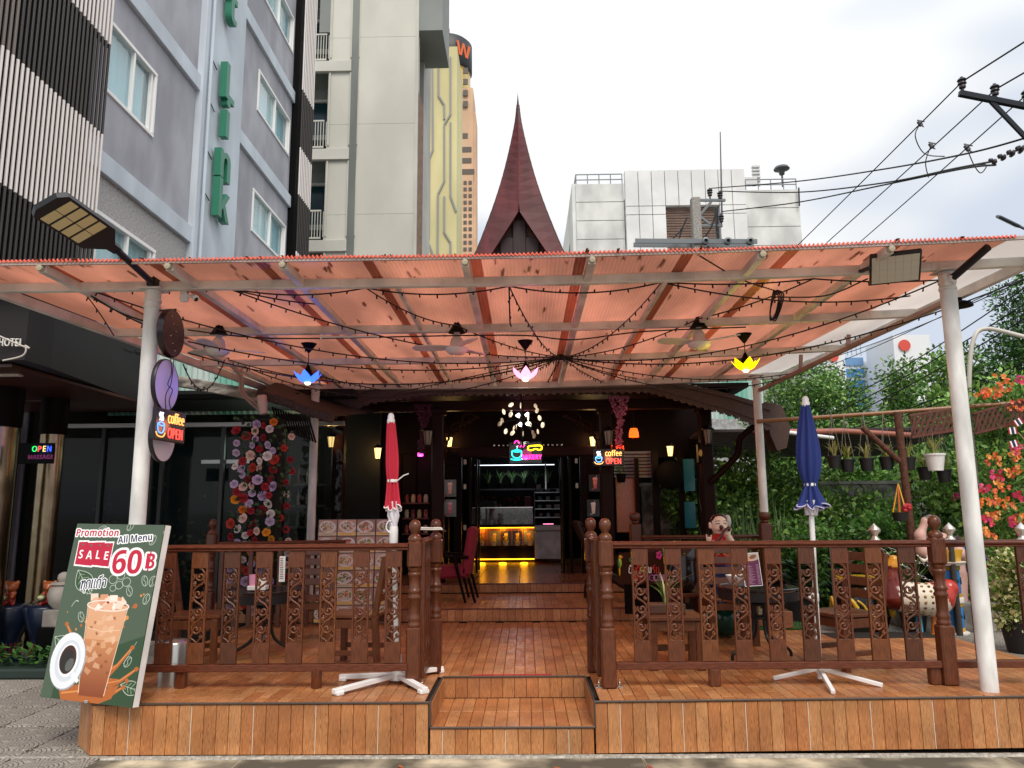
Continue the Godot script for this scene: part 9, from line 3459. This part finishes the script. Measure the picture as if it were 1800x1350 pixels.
	for q in [["silver chain sagging left of the corner newel", sag(Vector3(cps[0].x, 1.22, cps[0].z), Vector3(cps[0].x + 0.75, 0.75, cps[0].z - 0.1), 0.05, 18)], ["second silver chain sagging beside the first", sag(Vector3(cps[0].x, 1.28, cps[0].z), Vector3(cps[0].x + 0.85, 0.92, cps[0].z - 0.2), 0.06, 18)]]:
		var m := Mb.new()
		var pts: PackedVector3Array = q[1]
		for i in pts.size() - 1:
			var d := (pts[i + 1] - pts[i])
			var md := (pts[i] + pts[i + 1]) * 0.5
			var sd := Vector3(0, 0, 0.012) if i % 2 else d.cross(Vector3(0, 0, 1)).normalized() * 0.012
			m.tube(V3([md - d * 0.65, md - d * 0.4 + sd, md + d * 0.4 + sd, md + d * 0.65, md + d * 0.4 - sd, md - d * 0.4 - sd, md - d * 0.65]), 0.004, 5)
		tag(put("chain", m, M.chrome), q[0], "chain")
	var vs := shrub("variegated_shrub", "cream-edged green shrub in a black pot right of the right round post", Vector3(4.66, 0.55, -7.6), [[Vector3(0, 0.35, 0), Vector3(0.16, 0.3, 0.16)], [Vector3(0, 0.05, 0), Vector3(0.2, 0.15, 0.18)]], 150, leaf_clump(14, 0.06, 0.035, 0.06, ["8a9a4a", "c8c890", "6a8038", "d8d4a8"]), 0.8, 1.2)
	var vp := Mb.new()
	vp.lathe([Vector2(0, -0.3), Vector2(0.14, -0.3), Vector2(0.19, 0.0), Vector2(0.17, 0.0), Vector2(0, -0.02)], 16)
	put("pot", vp, M.pot_black, vs)
	var pt2: Node3D
	var ppl := [Vector3(3.3, 0.25, -9.6), Vector3(3.9, 0.25, -9.7), Vector3(4.9, 0.25, -9.9)]
	for i in 3:
		pot_plant("potted_shrub", ["black pot with a leafy shrub behind the blue parasol pole", "black pot with a leafy shrub left of the dragon jar", "black pot with a leafy shrub behind the elephant"][i], ppl[i], 0.5, M.pot_black, ["2f5220", "40682c", "223f18"], "black potted shrubs in the garden", 170)

# ---------------------------------------------------------------- poles, wires and the fairy lights
func insulator(parent: Node3D, at: Vector3, k: float) -> void:
	var m := Mb.new()
	m.lathe([Vector2(0.02, -0.06), Vector2(0.02, 0.0), Vector2(0.05, 0.01), Vector2(0.055, 0.04), Vector2(0.04, 0.07), Vector2(0.07, 0.085), Vector2(0.06, 0.12), Vector2(0.04, 0.13), Vector2(0.075, 0.15), Vector2(0.06, 0.175), Vector2(0.025, 0.19), Vector2(0.025, 0.21), Vector2(0.0, 0.215)], 12, Transform3D(Basis.IDENTITY.scaled(Vector3.ONE * k), at))
	put("insulator", m, M.insul, parent)

func wires() -> void:
	M.insul = flat("2f2c30", 0.3)
	var gal := flat("6f7478", 0.5, 0.4)
	# concrete pole behind the canopy
	var p := thing("utility_pole", "square concrete utility pole with a steel crossarm and bracket behind the canopy", "utility pole", Vector3(4.72, 0, -20))
	var o := -Vector3(4.72, 0, -20)
	var m := Mb.new()
	m.rbox(Vector3(0, 5.0, 0), Vector3(0.24, 10.0, 0.24), 0.02)
	put("shaft", m, pm("b3afa8", 0.9, "fine", 0.7), p)
	var a := Mb.new()
	for z in [-0.16, 0.16]:
		a.bar(Vector3(3.024, 8.749, -20) + o + Vector3(0, 0, z), Vector3(6.289, 8.684, -20) + o + Vector3(0, 0, z), 0.03, 0.13, 0.004)
	put("crossarm", a, gal, p)
	var br := Mb.new()
	for q in [[Vector3(4.756, 9.942, -20), Vector3(5.545, 9.929, -20)], [Vector3(4.782, 9.208, -20), Vector3(5.428, 9.198, -20)], [Vector3(4.787, 9.941, -20), Vector3(4.813, 9.207, -20)], [Vector3(4.828, 9.516, -20), Vector3(5.156, 9.886, -20)], [Vector3(4.827, 9.483, -20), Vector3(5.122, 9.219, -20)]]:
		br.bar(q[0] + o, q[1] + o, 0.06, 0.07, 0.005)
	put("bracket", br, gal, p)
	for q in [Vector3(5.133, 10.051, -20), Vector3(5.407, 9.964, -20), Vector3(5.403, 9.295, -20)]: insulator(p, q + o, 1.1)
	var sp := Mb.new()
	for x in [Vector3(4.896, 8.697, -19.8), Vector3(5.488, 8.688, -19.8), Vector3(6.079, 8.679, -19.8)]:
		sp = Mb.new()
		sp.lathe([Vector2(0.05, -0.08), Vector2(0.1, -0.06), Vector2(0.05, 0.0), Vector2(0.1, 0.06), Vector2(0.05, 0.08)], 10, Transform3D(rx(PI / 2), x + o))
		put("spool", sp, gal, p)
	var wl := Mb.new()
	for q in [[Vector3(4.463, 9.417, -19.9), Vector3(4.263, 9.048, -19.9), Vector3(4.006, 8.779, -19.9)], [Vector3(4.447, 9.385, -19.9), Vector3(4.328, 9.128, -19.9), Vector3(4.187, 8.728, -19.9)], [Vector3(5.236, 9.518, -19.9), Vector3(5.093, 9.116, -19.9), Vector3(4.863, 8.798, -19.9)], [Vector3(5.293, 9.436, -19.9), Vector3(5.242, 9.033, -19.9), Vector3(5.287, 8.727, -19.9)]]:
		var pts := []
		for t in q: pts.append(t + o)
		wl.tube(arc(pts, 6), 0.02, 5)
	put("jumper_wires", wl, M.wire, p)
	# crossarm of the near pole at the right edge
	var n := thing("pole_crossarm", "dark steel crossarm with insulators and a brace at the top right", "utility pole", Vector3(6.262, 6.514, -9))
	var no := -Vector3(6.262, 6.514, -9)
	var na := Mb.new()
	na.bar(Vector3(5.482, 6.713, -9) + no, Vector3(6.943, 6.365, -9) + no, 0.06, 0.075, 0.005)
	put("arm", na, flat("1d222a", 0.4, 0.5), n)
	var nb := Mb.new()
	nb.bar(Vector3(5.864, 6.598, -9) + no, Vector3(6.254, 6.082, -9) + no, 0.035, 0.06, 0.004)
	put("brace", nb, flat("1d222a", 0.4, 0.5), n)
	var np := Mb.new()
	var nx := Vector3(6.978, 6.364, -9)
	np.rbox(Vector3(nx.x, nx.y * 0.5 + 0.1, -9.15) + no, Vector3(0.22, nx.y + 0.5, 0.22), 0.015)
	put("shaft", np, pm("b3afa8", 0.9, "fine", 0.7), n)
	for q in [Vector3(5.531, 6.774, -9), Vector3(5.929, 6.674, -9), Vector3(6.306, 6.59, -9)]: insulator(n, q + no, 0.75)
	var ns := Mb.new()
	for i in 5:
		var c: Vector3 = Vector3(6.259, 6.007, -9).lerp(Vector3(5.798, 5.805, -9), i / 4.0) + no
		ns.lathe([Vector2(0.015, -0.05), Vector2(0.06 - 0.006 * i, -0.03), Vector2(0.06 - 0.006 * i, -0.01), Vector2(0.02, 0.0), Vector2(0.05 - 0.005 * i, 0.02), Vector2(0.015, 0.05)], 10, Transform3D(rz(1.15), c))
	put("strain_insulator", ns, M.insul, n)
	# overhead wires: each is a thing
	var far := [[Vector3(5.541, 6.874, -9), Vector3(5.421, 6.818, -15), "power wire from the first insulator down to the left"], [Vector3(5.938, 6.758, -9), Vector3(5.936, 6.811, -15), "power wire from the second insulator down to the left"], [Vector3(6.325, 6.689, -9), Vector3(6.623, 6.837, -15), "power wire from the third insulator down to the left"]]
	for q in far:
		wire("power_wire", q[2], sag(q[0], q[0].lerp(q[1], 3.0), 0.1, 24), 0.009)
	wire("power_wire", "power wire running up right from the first insulator", V3([Vector3(5.541, 6.874, -9), Vector3(7.149, 7.107, -5)]), 0.011)
	wire("power_wire", "power wire running up right from the second insulator", V3([Vector3(5.938, 6.758, -9), Vector3(7.046, 6.615, -5)]), 0.011)
	wire("power_wire", "upper wire from the concrete pole across to the strain insulator", arc([Vector3(5.176, 10.281, -20), Vector3(6.008, 8.672, -16), Vector3(6.159, 7.318, -12.5), Vector3(6.107, 6.386, -10), Vector3(6.3, 6.119, -9)]), 0.014)
	wire("power_wire", "middle wire from the concrete pole across to the strain insulator", arc([Vector3(5.419, 10.194, -20), Vector3(5.991, 8.422, -16), Vector3(6.138, 7.07, -12.5), Vector3(6.05, 6.265, -10.2), Vector3(5.798, 5.798, -9)]), 0.014)
	wire("power_wire", "lower wire from the concrete pole across to the strain insulator", arc([Vector3(5.419, 9.604, -20), Vector3(5.975, 8.186, -16), Vector3(6.134, 7.029, -12.5), Vector3(6.127, 6.255, -10.2), Vector3(5.827, 5.753, -9)]), 0.014)
	wire("jumper_wire", "thin jumper loop hanging from the leftmost power wire", arc([Vector3(6.609, 7.879, -12), Vector3(6.513, 7.659, -12), Vector3(6.634, 7.356, -12), Vector3(6.374, 6.825, -11)]), 0.009)
	wire("jumper_wire", "thin jumper loop hanging from the middle power wire", arc([Vector3(6.748, 7.484, -12), Vector3(6.638, 7.206, -12), Vector3(6.659, 6.938, -12)]), 0.009)
	wire("jumper_wire", "thin jumper loop hanging from the rightmost power wire", arc([Vector3(6.42, 6.696, -10.5), Vector3(6.492, 6.45, -10.5), Vector3(6.576, 6.327, -10.5), Vector3(6.669, 6.447, -10.5), Vector3(6.516, 6.45, -10.5)]), 0.008)
	for i in 3:
		var c := thing("wire_clamp", "small grey clamp on the %s power wire" % ["leftmost", "middle", "rightmost"][i], "clamp", [Vector3(6.61, 7.889, -12), Vector3(6.759, 7.494, -12), Vector3(6.422, 6.713, -10.5)][i], 0.0, "clamps on the power wires")
		var cm := Mb.new()
		cm.box(Vector3.ZERO, Vector3(0.06, 0.1, 0.05), rz(0.5), 0.01)
		cm.bar(Vector3(-0.04, 0.06, 0), Vector3(0.08, 0.03, 0), 0.015, 0.015)
		cm.bar(Vector3(-0.02, -0.02, 0), Vector3(0.06, -0.06, 0), 0.015, 0.015)
		put("clamp", cm, flat("5a5c60", 0.5, 0.4), c)
	# bundles behind the right post
	var lows := [[[1800, 470], [1500, 690]], [[1800, 500], [1460, 730]], [[1800, 525], [1440, 760]], [[1800, 605], [1430, 770]], [[1800, 612], [1450, 775]], [[1700, 500], [1420, 610]], [[1560, 610], [1390, 670]]]
	var la := [Vector3(7.622, 5.198, -11), Vector3(7.591, 4.938, -11), Vector3(7.564, 4.705, -11), Vector3(7.142, 3.915, -10.5), Vector3(7.134, 3.851, -10.5), Vector3(6.383, 4.697, -10), Vector3(7.638, 5.329, -11)]
	var lb := [Vector3(7.583, 4.151, -18), Vector3(7.155, 3.752, -18), Vector3(6.866, 3.421, -18), Vector3(6.218, 3.072, -17), Vector3(6.463, 3.032, -17), Vector3(6.713, 4.977, -18), Vector3(6.778, 4.808, -19)]
	for i in 7:
		wire("phone_cable", "dark cable across the trees right of the canopy, %s one from the top" % ["third", "fourth", "fifth", "sixth", "lowest", "second", "topmost"][i], sag(lb[i].lerp(la[i], 1.7), lb[i], 0.25, 24), 0.011 if i < 5 else 0.008)
	var sl := thing("street_lamp", "grey street lamp head at the right edge above the canopy", "lamp", Vector3(13.106, 9.208, -20))
	var s0 := Vector3(13.106, 9.208, -20)
	var sm := Mb.new()
	var sd := (Vector3(13.362, 9.059, -20) - Vector3(12.833, 9.358, -20)).normalized()
	sm.box(Vector3.ZERO, Vector3(0.62, 0.09, 0.3), Basis(sd, Vector3(-sd.y, sd.x, 0), Vector3.BACK) * rx(0.5), 0.03)
	put("head", sm, flat("3a3e44", 0.4, 0.4), sl)
	var s2 := Mb.new()
	s2.tube(V3([Vector3(13.335, 9.092, -20) - s0, Vector3(14.218, 8.614, -20) - s0, Vector3(1.4, -9.5, 0)]), 0.04, 8)
	put("arm", s2, gal, sl)

func wire(called: String, label: String, pts: PackedVector3Array, r: float) -> void:
	var m := Mb.new()
	m.tube(pts, r, 5)
	tag(put(called, m, M.wire), label, "wire", "overhead wires" if called == "power_wire" else "")

func strings() -> void:
	var hub := Vector3(0.404, 3.286, -8.4)
	var kb := thing("light_hub", "knot of black cables where the fairy-light strings meet", "cable knot", hub)
	var km := Mb.new()
	km.ball(Vector3.ZERO, Vector3(0.06, 0.035, 0.05), 10, 7)
	for i in 14:
		var an := TAU * i / 14
		km.tube(V3([Vector3.ZERO, Vector3(cos(an) * 0.13, -0.01, sin(an) * 0.1)]), 0.008, 4)
	put("knot", km, M.wire, kb)
	var s := []
	# [from, to, sag, where]
	var F1 := Vector3(-0.11, 3.335, -5.8)
	var F2 := Vector3(1.078, 3.351, -5.8)
	var F3 := Vector3(-1.233, 3.337, -5.8)
	var F4 := Vector3(-2.346, 3.357, -5.8)
	var F5 := Vector3(-3.508, 3.382, -5.8)
	var F6 := Vector3(2.255, 3.362, -5.8)
	var F7 := Vector3(3.238, 3.339, -5.8)
	var N1 := Vector3(-0.625, 3.321, -7)
	var N2 := Vector3(1.63, 3.357, -7)
	s = [
		[F1, hub, 0.12, "the front beam hook above the pink lotus to the knot"], [F2, hub, 0.14, "the front hook right of centre to the knot"],
		[F5, F4, 0.03, "the left end of the front beam to the next hook"], [F4, F3, 0.06, "the second front hook to the third"], [F3, F1, 0.06, "the third front hook to the fourth"], [F1, F2, 0.07, "the fourth front hook to the fifth"], [F2, F6, 0.03, "the fifth front hook to the sixth"], [F6, F7, 0.02, "the sixth front hook to the right post"],
		[F4, Vector3(-1.766, 3.375, -6.4), 0.02, "the second front hook back to the blue lotus side"], [F3, N1, 0.06, "the third front hook to the middle fan"], [F1, N1 + Vector3(0.5, 0.02, 0.0), 0.1, "the fourth front hook back past the middle fan"],
		[F4, hub, 0.16, "the second front hook right across to the knot"], [F5, hub, 0.28, "the far left hook across to the knot"], [N1, hub, 0.05, "the middle fan to the knot"],
		[F6, N2, 0.03, "the sixth front hook to the right fan"], [N2, hub, 0.08, "the right fan to the knot"], [F7, hub, 0.25, "the right post to the knot, upper"], [Vector3(4.137, 3.459, -6.2), hub, 0.32, "beyond the right post to the knot, lower"],
		[Vector3(-2.973, 3.108, -6.6), hub, 0.2, "the left post sign to the knot, upper"], [Vector3(-3.057, 3.048, -6.8), hub, 0.3, "the left post sign to the knot, lower"], [Vector3(-3.4, 3.346, -8.6), hub, 0.3, "the pipe bundle to the knot, upper"], [Vector3(-3.342, 3.331, -8.8), hub, 0.42, "the pipe bundle to the knot, lower"],
		[Vector3(-1.714, 3.206, -10.3), hub, 0.0, "the left pavilion eave to the knot"], [Vector3(1.067, 3.315, -10.3), hub, 0.02, "the right pavilion eave to the knot"], [Vector3(-0.128, 3.328, -10.3), hub, 0.0, "the middle of the pavilion eave to the knot, left"], [Vector3(0.312, 3.323, -10.3), hub, 0.0, "the middle of the pavilion eave to the knot, right"], [Vector3(1.515, 3.347, -10.2), hub, 0.03, "the eave above the blossom garland to the knot"],
		[Vector3(3.43, 3.293, -9.6), hub, 0.16, "the rear right corner to the knot, upper"], [Vector3(3.538, 3.31, -9.5), hub, 0.3, "the rear right corner to the knot, lower"], [Vector3(3.656, 3.394, -7.6), hub, 0.2, "the right edge truss to the knot"],
		[F5, Vector3(-2.884, 3.088, -6.4), 0.06, "the far left hook to the black round sign, upper"], [F5, Vector3(-3.046, 3.14, -6), 0.04, "the far left hook to the left post, middle"], [F5, Vector3(-3.472, 3.097, -6.3), -0.02, "the far left hook down to the porch"], [Vector3(-4.307, 3.375, -8), Vector3(-3.511, 3.084, -7), 0.02, "the porch corner to the left post"],
		[F2, Vector3(3.192, 3.326, -6.2), 0.1, "the fifth front hook back towards the right post"], [Vector3(-2.304, 3.072, -8), Vector3(-1.698, 3.19, -10.2), 0.02, "the blue lotus to the left eave"], [Vector3(-2.91, 2.864, -6.4), Vector3(-3.393, 3.326, -8.5), 0.28, "the black sign to the pipe bundle, hanging low"],
	]
	for q in s:
		var m := Mb.new()
		var L: float = (q[1] - q[0]).length()
		var pts := sag(q[0], q[1], q[2], 20)
		m.tube(pts, 0.0062, 4)
		var n := int(L / 0.13)
		for i in range(1, n):
			var t := float(i) / n
			var p: Vector3 = q[0].lerp(q[1], t) - Vector3(0, q[2] * 4.0 * t * (1 - t), 0)
			m.tube(V3([p, p + Vector3(rf(-0.012, 0.012), -rf(0.022, 0.034) if rng.randf() < 0.85 else 0.025, rf(-0.01, 0.01))]), 0.0065, 4)
		tag(put("fairy_lights", m, M.wire), "fairy-light string from %s" % q[3], "string lights", "fairy-light strings under the canopy")
	# loose black cables
	var cc := thing("cable_coil", "coil of black cable tied up and hanging under the right half of the canopy", "cable", Vector3(2.109, 3.419, -6.3))
	var c0 := Vector3(2.109, 3.419, -6.3)
	for k in 4:
		var m := Mb.new()
		m.tube(arc([Vector3(0.01 * k, 0.0, 0), Vector3(0.035 + 0.012 * k, -0.06, 0.01 * k), Vector3(0.0, -0.2 - 0.02 * k, 0.01), Vector3(-0.045, -0.26 + 0.015 * k, 0), Vector3(-0.03, -0.12, 0.01 * k), Vector3(0.01 * k, 0.0, 0)], 7), 0.006, 5)
		put("loop", m, M.wire, cc)
	var tl := Mb.new()
	tl.tube(arc([Vector3.ZERO, Vector3(1.712, 3.4, -5.9) - c0, Vector3(1.265, 3.39, -5.3) - c0], 8), 0.006, 5)
	tl.tube(arc([Vector3(0.0, -0.06, 0), Vector3(2.413, 3.28, -6) - c0, Vector3(2.533, 3.265, -5.5) - c0], 8), 0.006, 5)
	put("lead", tl, M.wire, cc)
	wire("lamp_cable", "black supply cable along the second beam between the lotus lamps", arc([Vector3(-3.182, 3.322, -7.05), Vector3(-2.637, 3.249, -7.05), Vector3(-2.042, 3.224, -7.05), Vector3(-0.645, 3.234, -7.05), Vector3(0.023, 3.226, -7.05), Vector3(0.475, 3.182, -7.05), Vector3(1.116, 3.25, -7.05), Vector3(2.078, 3.281, -7.05)]), 0.007)
	var tb := thing("tube_light", "slim white tube light on the second canopy beam left of the middle fan", "lamp", Vector3(-1.639, 3.236, -7.05))
	var tm := Mb.new()
	tm.tube(V3([Vector3(-0.27, 0, 0), Vector3(0.27, 0, 0)]), 0.012, 8)
	put("tube", tm, flat("d8d2cc", 0.4), tb)
	for x in [-0.27, 0.27]:
		var e := Mb.new()
		e.box(Vector3(x, 0.0, 0), Vector3(0.015, 0.05, 0.02))
		put("holder", e, M.white, tb)
